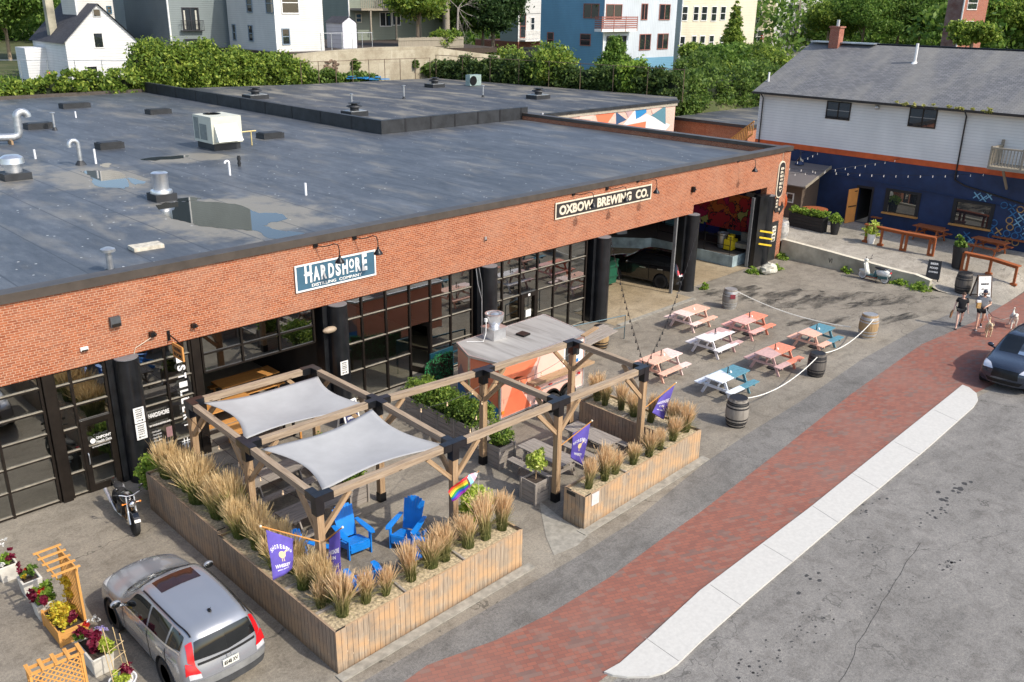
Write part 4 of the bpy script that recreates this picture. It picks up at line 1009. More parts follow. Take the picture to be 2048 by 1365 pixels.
# long hedge planter beside the trailer
t = thing('hedge_planter', 'long grey board planter filled with bright green boxwood beside the coral trailer', 'planter', (17.2, 20.2, 0))
b = MB()
for k in range(5):
    zz = k*.16+.08
    b.beam((16.95, 18.55, zz), (16.95, 21.9, zz), .04, .148); b.beam((16.95, 18.55, zz), (18.0, 18.72, zz), .04, .148); b.beam((18.0, 18.72, zz), (18.0, 21.9, zz), .04, .148)
for y in (18.55, 19.4, 20.25, 21.1, 21.9): b.beam((16.92, y, 0), (16.92, y, .83), .05, .05)
b.build('box', M_oldwood, t); b = MB(); b.bx(16.98, 17.97, 18.75, 21.88, 0, .74); b.build('soil', M_soil, t)
foliage('shrub', [(17.45, 18.75+.42*i, .98+.08*math.sin(i*2), .58, .42, .36) for i in range(8)], 13000, .045, M_box_leaf, t, 21)
foliage('bright_shrub', [(17.5, 20.9, 1.2, .4, .4, .3), (17.3, 19.5, 1.15, .3, .3, .22)], 1400, .045, M_lt_leaf, t, 22)
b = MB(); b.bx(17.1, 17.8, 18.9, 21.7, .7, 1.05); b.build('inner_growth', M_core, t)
o = foliage('leafy_shrub', [(8.75, 22.75, .55, .42, .35, .5), (8.5, 22.6, .9, .35, .3, .4), (8.95, 22.7, .75, .3, .3, .3)], 2600, .06, M_lt_leaf, None, 31)
T(o, 'bright green bush at the foot of the black column behind the motorcycle', 'shrub')
# ============================================================ picnic tables
def picnic(label, c, rz, mats, group, L=1.78, split=.5, pole=True, z=0., diag=.0, card=True):
    t = thing('picnic_table', label, 'picnic table', (c[0], c[1], z), rz, group)
    mats = mats if isinstance(mats, (list, tuple)) else [mats, mats]
    xs_ = -L/2+L*split
    def slab(nm, ylist, zc, th, w_, L=L):
        b = MB()
        for k, yy in enumerate(ylist):
            cutx = xs_+diag*(k-(len(ylist)-1)/2)
            b.cur = 0; b.beam((-L/2, yy, zc), (cutx, yy, zc), w_, th)
            b.cur = 1; b.beam((cutx, yy, zc), (L/2, yy, zc), w_, th)
        return b.build(nm, mats, t, world=False)
    slab('tabletop', [-.295, -.148, 0, .148, .295], .745, .04, .141)
    slab('bench', [-.735, -.6], .445, .04, .128); slab('bench', [.6, .735], .445, .04, .128)
    for sx, m in ((-1, 0), (1, 1)):
        x = sx*(L/2-.3); b = MB(); b.cur = 0
        for sy in (-1, 1): b.beam((x, sy*.26, .725), (x+sx*.0, sy*.62, 0), .04, .1, (1, 0, 0))
        b.beam((x+sx*.045, -.78, .385), (x+sx*.045, .78, .385), .04, .09, (1, 0, 0)); b.beam((x+sx*.045, -.36, .70), (x+sx*.045, .36, .70), .04, .07, (1, 0, 0))
        b.build('leg_frame', mats[m], t, world=False)
    b = MB(); b.beam((-L/2+.34, 0, .42), (-.12, 0, .71), .04, .08, (0, 1, 0)); b.beam((L/2-.34, 0, .42), (.12, 0, .71), .04, .08, (0, 1, 0)); b.build('brace', mats[0], t, world=False)
    if pole:
        b = MB(); b.tube([(0, 0, .02), (0, 0, 1.02)], .02, 8); b.lathe((0, 0, 0), [(.2, 0), (.2, .05), (.05, .08), (.03, .2)], 14); b.build('umbrella_pole', M_rubber, t, world=False)
    if card:
        b = MB(); b.quad((.1, -.06, .768), (.2, -.06, .768), (.15, -.02, .86)); b.quad((.1, .02, .768), (.2, .02, .768), (.15, -.02, .86)); b.build('table_card', M_white, t, world=False)
    return t
def paintw(n, c): return pm('table_'+n, c, .55, 0, .13, 9)
tp = paintw('peach', (.78, .45, .33)); tpk = paintw('pink', (.80, .42, .36)); tc = paintw('coral', (.76, .26, .16)); twh = paintw('white', (.74, .70, .69)); tmv = paintw('mauve', (.56, .36, .33)); ttl = paintw('teal', (.10, .25, .31)); tw2 = paintw('bluewhite', (.66, .71, .77)); tlp = paintw('lightpink', (.80, .60, .54))
gp = 'painted picnic tables in the rope enclosure'
picnic('pale pink and white picnic table without a pole, nearest the open bay', (31.8, 20.68), -.02, [tlp, tp], gp, pole=False, split=.35)
picnic('pink and coral picnic table behind the white one', (32.8, 18.42), -.02, [tpk, tc], gp, split=.55, diag=.06)
picnic('white picnic table with dusky mauve corner, middle of the back row', (29.93, 18.25), -.01, [twh, tmv], gp, split=.72, diag=-.3)
picnic('peach and teal picnic table nearest the far rope barrel', (33.5, 15.7), -.03, [tp, ttl], gp, split=.45, diag=.05)
picnic('mauve and coral picnic table between the two teal ones', (30.15, 15.68), -.03, [tmv, tc], gp, split=.48, diag=.06)
picnic('white and teal picnic table beside the nearest barrel', (26.75, 15.63), -.03, [tw2, ttl], gp, split=.48, diag=.05)
picnic('all peach picnic table beside the pergola corner', (26.35, 18.3), -.01, [tp, tlp], gp, split=.7, diag=.1)
gb = 'weathered brown picnic tables under the pergola'
picnic('weathered grey picnic table next to the small yellow-green shrub box', (17.55, 15.95), R_(90), M_oldwood, gb, pole=False, card=False)
picnic('weathered grey picnic table against the inner board wall of the right planter', (19.45, 15.85), R_(90), M_oldwood, gb, pole=False, card=False)
picnic('weathered grey picnic table under the sail nearer the building', (11.05, 20.4), 0.05, M_oldwood, gb, pole=False, card=False, L=1.9)
picnic('weathered grey picnic table under the street-side sail by the blue chairs', (10.9, 18.15), 0.03, M_oldwood, gb, pole=False, card=False, L=1.9)
gr_ = 'red-brown picnic tables on the terrace'
for (px, py, lab) in ((1848, 485, 'red-brown picnic table behind the bar rail below the window sills'), (1968, 512, 'red-brown picnic table behind the right-hand bar rail')):
    p = GT(px, py); picnic(lab, (p.x+.6, p.y), R_(80), M_rail, gr_, pole=False, card=False, z=p.z)
def innertable(label, c, rz):
    t = thing('long_table', label, 'table', (c[0], c[1], .03), rz, 'orange wooden tables inside the open room')
    b = MB()
    for k in range(5): b.beam((-1.1, -.32+.16*k, .74), (1.1, -.32+.16*k, .74), .155, .04)
    b.build('tabletop', M_orange, t, world=False)
    for sy in (-1, 1):
        b = MB(); b.beam((-1.1, sy*.62, .44), (1.1, sy*.62, .44), .25, .04)
        for sx in (-.9, .9): b.beam((sx, sy*.62, 0), (sx, sy*.62, .42), .06, .06)
        b.build('bench', M_orange, t, world=False)
    for sx in (-1, 1):
        b = MB(); b.beam((sx*.85, -.3, 0), (sx*.85, -.3, .72), .07, .07); b.beam((sx*.85, .3, 0), (sx*.85, .3, .72), .07, .07); b.beam((sx*.85, -.3, .69), (sx*.85, .3, .69), .05, .05); b.build('leg', M_blackmet, t, world=False)
innertable('varnished orange table and benches just inside the open door behind the sail', (12.6, 23.55), .0)
innertable('varnished orange table in the shade deep inside the open room', (13.9, 27.0), .0)
innertable('orange table with low benches next to the lettered window', (12.1, 25.4), .0)
# ============================================================ Adirondack chairs
def adirondack(label, c, rz):
    t = thing('adirondack_chair', label, 'chair', (c[0], c[1], 0), rz, 'blue Adirondack chairs')
    # front faces -y
    b = MB()
    for k in range(7):
        x = -.24+.08*k; h = 1.0-.09*((k-3)/3)**2*1.2
        p0 = Vector((x*.82, .18, .27)); d = Vector((x*.28, .36, .95)).normalized(); b.beam(p0, p0+d*h*.88, .074, .022, (1, 0, 0))
    b.build('backrest', M_blueadi, t, world=False)
    b = MB()
    for k in range(6):
        y = -.42+.1*k; z = .40-.14*(k/5); b.beam((-.27, y, z), (.27, y, z), .088, .022, (0, 1, -.25))
    b.beam((-.27, -.47, .34), (.27, -.47, .34), .02, .1, (0, 1, 0)); b.beam((-.27, -.475, .235), (.27, -.475, .235), .02, .1, (0, 1, 0))
    b.build('seat', M_blueadi, t, world=False)
    for s in (-1, 1):
        b = MB(); z = .60
        poly = [(-.055, -.52), (.055, -.55), (.105, -.42), (.1, -.2), (.07, .15), (.05, .34), (-.05, .34), (-.06, 0)]
        b.prism([(s*(.33+p[0]), p[1]) for p in poly], z, z+.025); b.build('armrest', M_blueadi, t, world=False)
        b = MB(); b.beam((s*.31, -.42, 0), (s*.31, -.42, .6), .03, .11, (1, 0, 0)); b.build('front_leg', M_blueadi, t, world=False)
        b = MB(); b.beam((s*.275, -.45, .33), (s*.275, .55, .03), .028, .12, (1, 0, 0)); b.build('back_leg', M_blueadi, t, world=False)
    return t
adirondack('blue Adirondack chair facing the street beside the front table', (11.1, 16.75), -.12)
adirondack('blue Adirondack chair turned to the left, at the right of the group', (12.35, 16.0), R_(-62))
adirondack('blue Adirondack chair half hidden behind the corner pergola post', (9.75, 16.55), R_(25))
adirondack('blue Adirondack chair seen from behind through the planter grasses', (10.15, 14.75), R_(165))
adirondack('blue Adirondack chair low behind the middle grass tufts', (11.9, 14.65), R_(205))
# ============================================================ barrels and rope
M_stave = wood('barrel_staves', (.13, .11, .09), (.30, .27, .23), (.38, .35, .30), along=1.5, across=9, knots=False)
M_stavey = wood('honey_staves', (.2, .12, .05), (.42, .28, .14), (.5, .36, .2), knots=False)
M_staved = wood('dark_staves', (.05, .045, .04), (.13, .115, .10), (.2, .18, .16), knots=False)
M_hoop = pm('dark_hoop', (.03, .03, .032), .5, .5, .2, 4); M_hoopg = pm('zinc_hoop', (.5, .5, .49), .4, .6, .15, 6)
def barrel(label, c, z=0, mat=None, hoop=None, group='wooden barrels', s=1., H=.94, cat='barrel', nh=6):
    t = thing('barrel', label, cat, (c[0], c[1], z), random.random()*3, group)
    mat = mat or M_stave; hoop = hoop or M_hoop; R0, R1 = .28*s, .355*s; H *= s
    rad = lambda q: R0+(R1-R0)*(1-(2*q-1)**2)
    b = MB(); n = 28; K = 12
    prof = [(rad(i/K), H*i/K) for i in range(K+1)]
    vs = []; fs = []; uvs = []
    for i, (r, z_) in enumerate(prof):
        for k in range(n):
            t_ = 2*PI*k/n; vs.append((r*math.cos(t_), r*math.sin(t_), z_))
    for i in range(K):
        for k in range(n):
            k2 = (k+1) % n; fs.append((i*n+k, i*n+k2, (i+1)*n+k2, (i+1)*n+k)); u0 = prof[i][1]+k*3.1; u1 = prof[i+1][1]+k*3.1
            uvs.append([(u0, k*.08), (u0, k*.08+.078), (u1, k*.08+.078), (u1, k*.08)])
    b.add(vs, fs, uvs); b.build('staves', mat, t, 'full', world=False)
    b = MB(); b.lathe((0, 0, H-.035), [(0, 0), (R0*.98, 0), (R0*.99, .02)][:2], 28)
    b.v = []; b.f = []; b.uv = []; b.mi = []
    for k in range(6): 
        yy = (-.5+(k+.5)/6)*2*R0; hw = math.sqrt(max(.0, R0*R0-yy*yy))*.98; b.beam((-hw, yy, H-.03), (hw, yy, H-.03), 2*R0/6-.004, .02)
    b.build('head', mat, t, world=False)
    b = MB(); b.lathe((0, 0, 0), [(R0*.9, H-.012), (R0+.006, H-.012), (R0+.012, H-.075), (R0+.0, H-.075)], 28)
    for q in ((.13, .19, .30, .70, .81, .87)[:nh]):
        r_ = rad(q)+.006; dz = .022*H; b.lathe((0, 0, q*H), [(rad(q-.024)+.001, -dz-.004), (rad(q-.024)+.007, -dz), (rad(q+.024)+.007, dz), (rad(q+.024)+.001, dz+.004)], 28)
    b.lathe((0, 0, .03), [(R0+.001, -.028), (R0+.01, -.028), (R0+.02, .03), (R0+.012, .034)], 28)
    b.build('hoops', hoop, t, 'flat', world=False)
    return t
BR = {'near': (24.7, 13.92), 'mid': (30.75, 14.2), 'far': (36.35, 14.75), 'back': (35.35, 20.95)}
gR = 'barrels holding the white rope'
barrel('grey wooden barrel with black hoops, nearest the street corner of the rope line', BR['near'], s=1.08, group=gR)
barrel('small dark wooden barrel with black hoops, second along the rope line', BR['mid'], mat=M_staved, s=.98, group=gR)
barrel('large honey and grey barrel with zinc hoops at the far rope corner', BR['far'], mat=M_stavey, hoop=M_hoopg, s=1.12, group=gR)
bk = barrel('pale grey barrel with a small red label in front of the open bay', BR['back'], mat=M_stave, hoop=M_hoopg, s=1.0, group=gR)
p = GT(1936, 588)
barrel('dark grey barrel standing near the white open sign', (p.x, p.y+.3), p.z, mat=M_staved, hoop=M_hoop, s=1.1, group=gR)
for k, (px, py, dz, lab) in enumerate(((1570, 482, 0, 'pale whitewashed barrel, lower one at the brick building corner'), (1572, 470, .0, 'pale whitewashed barrel, farther one at the brick building corner'))):
    x, y = [(46.15, 24.5), (47.0, 26.3)][k]; barrel(lab, (x, y), terr(x, y), mat=pm('whitewashed_staves', (.5, .48, .44), .7, 0, .25, 6), hoop=M_hoopg, s=1.05, group='whitewashed barrels at the corner')
def rope(a, c, sag, label):
    a = Vector(a); c = Vector(c); pts = []
    for i in range(17):
        t = i/16; p = a.lerp(c, t); p.z -= 4*sag*t*(1-t); pts.append(p)
    b = MB(); b.tube(pts, .018, 6); b.tube([pts[0], pts[0]+Vector((0, 0, -.18))], .02, 5); T(b.build('rope', M_rope, None, True), label, 'rope', 'white rope swags between barrels')
zt = .88
rope((24.7+.3, 13.95, .86), (30.75-.25, 14.1, .84), .38, 'white rope swag between the nearest barrel and the small dark barrel')
rope((30.75+.3, 14.2, .82), (36.35-.2, 14.5, .9), .34, 'white rope swag between the small dark barrel and the honey barrel')
rope((35.35+.15, 20.7, .82), (36.05, 15.4, .35), .25, 'white rope swag running from the pale label barrel toward the honey barrel')
b = MB(); b.bx(-.12, .12, -.372, -.352, .55, .75); o = b.build('label_plate', pm('red_label', (.2, .03, .04), .5), bk, world=False); o.rotation_euler = (0, 0, -bk.rotation_euler.z-.7)
# plank bar on two barrels
t = thing('plank_bar', 'weathered plank bar top resting on two barrels by the trailer', 'bar table', (26, 21.3, 0))
b = MB()
for k in range(3):
    a = G(1172-4*k*2, 690-7*k, 1.0); c = G(1230-9*k, 661-5*k, 1.0); b.beam(a, c, .27, .05)
b.build('bar_top', M_oldwood, t)
for lab, px, py in (('old brown barrel under the right end of the plank bar', 1209, 698), ('old brown barrel under the left end of the plank bar', 1166, 716)):
    p = G(px, py); barrel(lab, (p.x, p.y+.25), 0, mat=M_stavey, s=1.0, group='barrels under the plank bar')
t = thing('pipe_railing', 'thin blue-grey pipe handrail beside the plank bar and black column', 'railing', (27.5, 22, 0))
p0 = G(1140, 654, 1.05); p1 = G(1251, 631, 1.05)
b = MB(); b.tube([p0, p1, Vector((p1.x, p1.y, 0))], .022, 6); b.tube([p0-Vector((0, 0, .5)), p1-Vector((0, 0, .5))], .018, 6); b.tube([(p0.x+1.6, p0.y-.2, 0), (p0.x+1.6, p0.y-.2, 1.03)], .018, 6); b.tube([p0, Vector((p0.x, p0.y, 0))], .02, 6)
b.build('rail', pm('bluegrey_rail', (.08, .13, .15), .4, .4), t)
# ============================================================ food trailer
tr = thing('food_trailer', 'coral and pink food trailer with weathered flat roof and kitchen fan', 'food trailer', (20.5, 20, 0))
Pn = [(18.72, 21.22), (18.22, 20.1), (18.5, 18.95), (22.6, 18.95), (22.95, 21.25)]
Zb, Zr = .48, 2.42
Mt = dict(coral=pm('trailer_coral', (.80, .22, .11), .35, 0, .05, 2, coat=.3), pink=pm('trailer_pink', (.84, .52, .43), .35, 0, .04, 2, coat=.3), salmon=pm('trailer_salmon', (.80, .36, .25), .35, 0, .04, 2, coat=.3), blue=pm('trailer_blue', (.02, .20, .50), .4, 0, .05, 2), mauve=pm('trailer_mauve', (.34, .23, .23), .45, 0, .06, 2), deep=pm('trailer_deep', (.74, .17, .08), .35, 0, .05, 2), peach=pm('trailer_peach', (.83, .44, .31), .35, 0, .04, 2), teal=pm('trailer_teal', (.06, .2, .22), .4))
b = MB(); b.prism(Pn, Zb, Zr); b.build('body', Mt['salmon'], tr)
def side_poly(A, B, pts, col, k, thick=.004):
    A = Vector((A[0], A[1], 0)); B = Vector((B[0], B[1], 0)); d = (B-A).normalized(); n = Vector((d.y, -d.x, 0)); L = (B-A).length
    vs = [A+d*(u*L)+Vector((0, 0, Zb+(Zr-Zb)*v))+n*(.003+k*.0035) for u, v in pts]
    b = MB(); b.quad(*vs); return b.build('painted_panel', Mt[col], tr)
S = ((18.5, 18.95), (22.6, 18.95)); F_ = ((18.22, 20.1), (18.5, 18.95)); Lf = ((18.72, 21.22), (18.22, 20.1))
for k, (w_, pts, c) in enumerate([(S, [(0, 0), (1, 0), (1, 1), (0, 1)], 'pink'), (S, [(0, 0), (.12, 0), (.47, 1), (0, 1)], 'coral'), (S, [(0, 0), (.36, 0), (.16, .62), (0, .74)], 'salmon'), (S, [(.02, 0), (.36, 0), (.16, .62)], 'deep'), (S, [(0, .72), (.28, .62), (.42, .84), (.12, .62)], 'deep'), (S, [(.26, .42), (.42, .35), (.50, .22), (.40, .18), (.27, .3)], 'coral'), (S, [(.30, .62), (.38, .68), (.38, .25), (.30, .33)], 'mauve' if False else 'salmon'), (S, [(.47, 1), (.86, 1), (.84, .3), (.36, .42)], 'pink'),
                                  (F_, [(0, 0), (1, 0), (1, 1), (0, 1)], 'coral'), (F_, [(0, 0), (1, 0), (1, .16), (.5, .34), (0, .26)], 'blue'), (F_, [(0, .26), (.2, .3), (0, .5)], 'teal'),
                                  (Lf, [(0, 0), (1, 0), (1, 1), (0, 1)], 'salmon'), (Lf, [(0, 0), (1, 0), (1, .35), (.3, .7), (0, .5)], 'mauve'), (Lf, [(0, 0), (1, 0), (1, .2), (0, .42)], 'blue')]):
    side_poly(w_[0], w_[1], pts, c, k % 8 if k < 8 else k-8)
b = MB()
for (x, y) in Pn[1:4]: b.beam((x, y, Zb), (x, y, Zr), .07, .07)
for (a, c) in zip(Pn, Pn[1:]): b.beam((a[0], a[1], Zb-.02), (c[0], c[1], Zb-.02), .07, .07)
b.build('corner_trim', M_alu, tr)
M_troof = wood('trailer_roof_streaks', (.15, .135, .12), (.36, .345, .32), (.48, .46, .43), along=.25, across=2.2, knots=False)
b = MB(); cx = sum(p[0] for p in Pn)/5; cy = sum(p[1] for p in Pn)/5
ring = [(cx+(p[0]-cx)*1.02, cy+(p[1]-cy)*1.03) for p in Pn]
b.add([(p[0], p[1], Zr+.03) for p in ring], [tuple(range(5))], [[(p[1], p[0]) for p in ring]]); ro = b.build('roof', M_troof, tr)
b = MB()
for a, c in zip(ring, ring[1:]+ring[:1]): b.beam((a[0], a[1], Zr), (c[0], c[1], Zr), .05, .075)
b.build('roof_trim', M_alu, ro)
f = G(990, 668, 2.5)
fan = MB(); fx, fy = 19.95, 20.75
fan.bx(fx-.28, fx+.28, fy-.28, fy+.28, Zr+.03, Zr+.42); fan.bx(fx-.33, fx+.33, fy-.33, fy+.33, Zr+.40, Zr+.44)
fan.lathe((fx, fy, Zr+.44), [(.16, 0), (.2, .08), (.2, .12), (.30, .22), (.33, .45), (.33, .47), (.27, .47), (.26, .35), (0, .34)], 24); fb = fan.build('exhaust_fan', M_alu, ro, True)
b = MB(); b.lathe((fx, fy, Zr+.80), [(.17, 0), (.17, .1), (.1, .14), (0, .145)], 16); b.build('fan_motor', M_galv, fb, True)
b = MB(); b.bx(fx-.42, fx-.34, fy-.02, fy+.06, Zr+.68, Zr+.8); b.tube([(fx-.38, fy, Zr+.68), (fx-.44, fy-.05, Zr+.3), (fx-.6, fy-.1, Zr+.06), (fx-1.0, fy+.3, Zr+.05)], .015, 5); b.build('power_box', M_white, fb)
b = MB(); b.box((20.85, 20.25, Zr+.07), (.36, .36, .06), .1); b.build('roof_hatch', M_blackmet, ro)
# serving window and shelf
b = MB(); b.bx(21.5, 22.5, 18.915, 18.94, 1.48, 2.3); wn_ = b.build('window', M_white, tr); b = MB(); b.bx(21.58, 21.95, 18.9, 18.914, 1.58, 2.22); b.bx(22.08, 22.3, 18.9, 18.914, 1.75, 2.15); b.build('pane', M_dglass, wn_)
b = MB(); b.bx(22.12, 22.26, 18.895, 18.9, 1.5, 1.62); b.build('menu_card', Mt['blue'], wn_)
b = MB(); b.bx(19.7, 22.75, 18.58, 18.9, 1.4, 1.45); b.bx(19.7, 22.75, 18.56, 18.6, 1.38, 1.47); b.build('serving_shelf', M_pergola, tr)
b = MB(); b.beam((22.2, 18.7, 2.5), (23.3, 19.0, 2.47), .16, .05); b.build('awning_board', M_pergola, tr)
# wheel, arch, hitch
def wheel(par, c, r, w_, axis='x', rimmat=None, world=True, n=24, spokes=5, name='wheel'):
    R = Matrix.Translation(c) @ (Matrix.Rotation(PI/2, 4, 'Y') if axis == 'x' else Matrix.Rotation(-PI/2, 4, 'X'))
    b = MB(); b.lathe(None, [(r*.62, -w_/2), (r*.9, -w_/2), (r, -w_*.36), (r, w_*.36), (r*.9, w_/2), (r*.62, w_/2)], n, R); ty = b.build(name, M_rubber, par, True, world)
    b = MB(); b.lathe(None, [(r*.62, -w_*.5), (r*.64, w_*.46), (r*.56, w_*.3), (r*.54, -w_*.3)], n, R)
    for k in range(spokes):
        a = 2*PI*k/spokes; p = R @ Vector((r*.08*math.cos(a), r*.08*math.sin(a), w_*.34)); q = R @ Vector((r*.6*math.cos(a), r*.6*math.sin(a), w_*.4)); b.beam(p, q, r*.17, .02, (R.to_3x3() @ Vector((-math.sin(a), math.cos(a), 0))))
        p = R @ Vector((r*.08*math.cos(a), r*.08*math.sin(a), -w_*.34)); q = R @ Vector((r*.6*math.cos(a), r*.6*math.sin(a), -w_*.4)); b.beam(p, q, r*.17, .02, (R.to_3x3() @ Vector((-math.sin(a), math.cos(a), 0))))
    b.lathe(None, [(r*.16, -w_*.42), (r*.16, w_*.42)], 10, R)
    b.build('rim', rimmat or M_alu, ty, 'flat', world); 
    b = MB(); b.lathe(None, [(r*.6, -w_*.2), (r*.6, w_*.2)], n, R); b.build('brake_disc', M_frame, ty, False, world)
    return ty
b = MB()
for xw in (20.95, 21.75):
    b.lathe(None, [(.42, -.02), (.42, .02), (.36, .02), (.36, -.02)], 28, Matrix.Translation((xw, 18.9, .42)) @ Matrix.Rotation(PI/2, 4, 'X'))
    b.lathe(None, [(.36, 0), (0, .001)], 28, Matrix.Translation((xw, 18.925, .42)) @ Matrix.Rotation(PI/2, 4, 'X'))
b.build('wheel_arch', M_blackmet, tr)
for xw in (20.95, 21.75): wheel(tr, (xw, 18.86, .34), .33, .2, 'y', M_white)
b = MB(); b.beam((20.4, 18.91, .98), (22.3, 18.91, .98), .03, .05); b.beam((20.05, 18.91, .62), (20.4, 18.91, .96), .03, .05); b.build('mudguard', M_alu, tr)
b = MB(); b.beam((18.35, 19.6, .45), (17.75, 19.9, .45), .07, .08); b.beam((18.5, 20.8, .45), (17.75, 19.95, .45), .07, .08); b.tube([(17.8, 19.92, 0), (17.8, 19.92, .8)], .04); b.build('hitch', M_galv, tr)
b = MB(); b.bx(18.54, 18.66, 18.9, 18.93, .62, .72); b.build('marker_light', pm('amber_lens', (.8, .25, .03), .3), tr)
b = MB(); b.bx(22.28, 22.4, 18.9, 18.93, .98, 1.06); b.bx(20.8, 20.95, 18.9, 18.93, .98, 1.04); b.build('tail_light', pm('red_lens', (.55, .01, .02), .25, coat=.5), tr)
# walkway ramp with artificial turf and green-black rail
t = thing('turf_screen', 'rounded artificial turf screen on the ramp rail behind the hedge planter', 'screen', (18.8, 22.2, 0))
b = MB()
pts = [G(x, y, 1.0) for x, y in ((905, 727), (880, 735), (862, 748), (852, 765))]
for a, c in zip(pts, pts[1:]): b.beam(a+Vector((0, 0, .0)), c+Vector((0, 0, 0)), .05, .9)
b.build('backing', M_frame, t)
rg = np.random.default_rng(3); C = []
for a, c in zip(pts, pts[1:]):
    q = rg.random((900, 1)); zz = rg.random((900, 1))*.95-.45; base = np.array(a)[None]*(1-q)+np.array(c)[None]*q; base[:, 2:3] += zz; base += rg.normal(size=(900, 3))*.03; C.append(base)
quads_object('turf', leaves(rg, np.concatenate(C), .035), leafm('plastic_turf', (.01, .07, .025), (.02, .13, .045), (.03, .17, .06), .2), t)
t = thing('ramp_railing', 'dark teal steel ramp railing behind the trailer nose', 'railing', (19.5, 22.8, 0))
p0 = G(905, 705, 1.1); p1 = G(860, 722, 1.1)
b = MB(); b.beam(p0, p1, .06, .5); b.beam(p0, p0+Vector((2.0, .2, 0)), .05, .05); b.beam(p0-Vector((0, 0, .5)), p0+Vector((2.0, .2, -.5)), .04, .04)
for q in (p0, p1, p0+Vector((2.0, .2, 0))): b.beam((q.x, q.y, 0), (q.x, q.y, 1.1), .05, .05)
b.build('rail', pm('dark_teal_steel', (.01, .07, .1), .4, .3), t)
# ============================================================ cars
CARST = [
 [(.70,2.05,.28),(.72,2.08,.30),(.70,2.10,.31),(.60,2.16,.30),(.40,2.22,.29),(.2,2.24,.29),(0,2.25,.29)],
 [(.80,1.95,.28),(.85,1.97,.36),(.86,2.0,.50),(.74,2.13,.53),(.46,2.24,.53),(.22,2.28,.53),(0,2.29,.53)],
 [(.82,1.78,.27),(.88,1.80,.36),(.88,1.86,.68),(.79,2.02,.82),(.48,2.14,.86),(.24,2.19,.88),(0,2.2,.88)],
 [(.82,1.45,.27),(.89,1.45,.36),(.91,1.5,.72),(.84,1.6,.93),(.56,1.75,.99),(.28,1.82,1.01),(0,1.84,1.02)],
 [(.82,.95,.27),(.89,.95,.34),(.92,.95,.74),(.885,.98,.99),(.68,1.02,1.07),(.34,1.10,1.11),(0,1.12,1.12)],
 [(.82,.55,.27),(.89,.55,.34),(.92,.55,.74),(.895,.55,1.03),(.72,.52,1.30),(.37,.60,1.37),(0,.63,1.39)],
 [(.82,.1,.27),(.89,.1,.34),(.92,.1,.74),(.90,.1,1.04),(.66,.12,1.54),(.35,.2,1.60),(0,.22,1.615)],
 [(.82,-.6,.27),(.89,-.6,.34),(.92,-.6,.74),(.905,-.6,1.06),(.66,-.6,1.58),(.35,-.6,1.635),(0,-.6,1.65)],
 [(.82,-1.35,.27),(.89,-1.35,.34),(.92,-1.35,.74),(.90,-1.35,1.09),(.64,-1.4,1.56),(.33,-1.4,1.62),(0,-1.4,1.635)],
 [(.82,-1.8,.28),(.89,-1.82,.36),(.91,-1.85,.76),(.86,-1.85,1.12),(.60,-1.95,1.49),(.31,-2.0,1.56),(0,-2.02,1.575)],
 [(.81,-1.95,.30),(.87,-1.98,.40),(.89,-2.02,.74),(.83,-2.06,1.0),(.64,-2.17,1.03),(.33,-2.23,1.04),(0,-2.25,1.04)],
 [(.80,-1.98,.30),(.86,-2.02,.38),(.88,-2.08,.58),(.80,-2.2,.70),(.58,-2.28,.72),(.3,-2.32,.73),(0,-2.33,.73)],
 [(.76,-2.02,.30),(.80,-2.06,.32),(.80,-2.12,.34),(.72,-2.2,.35),(.5,-2.27,.35),(.25,-2.3,.35),(0,-2.31,.35)]]
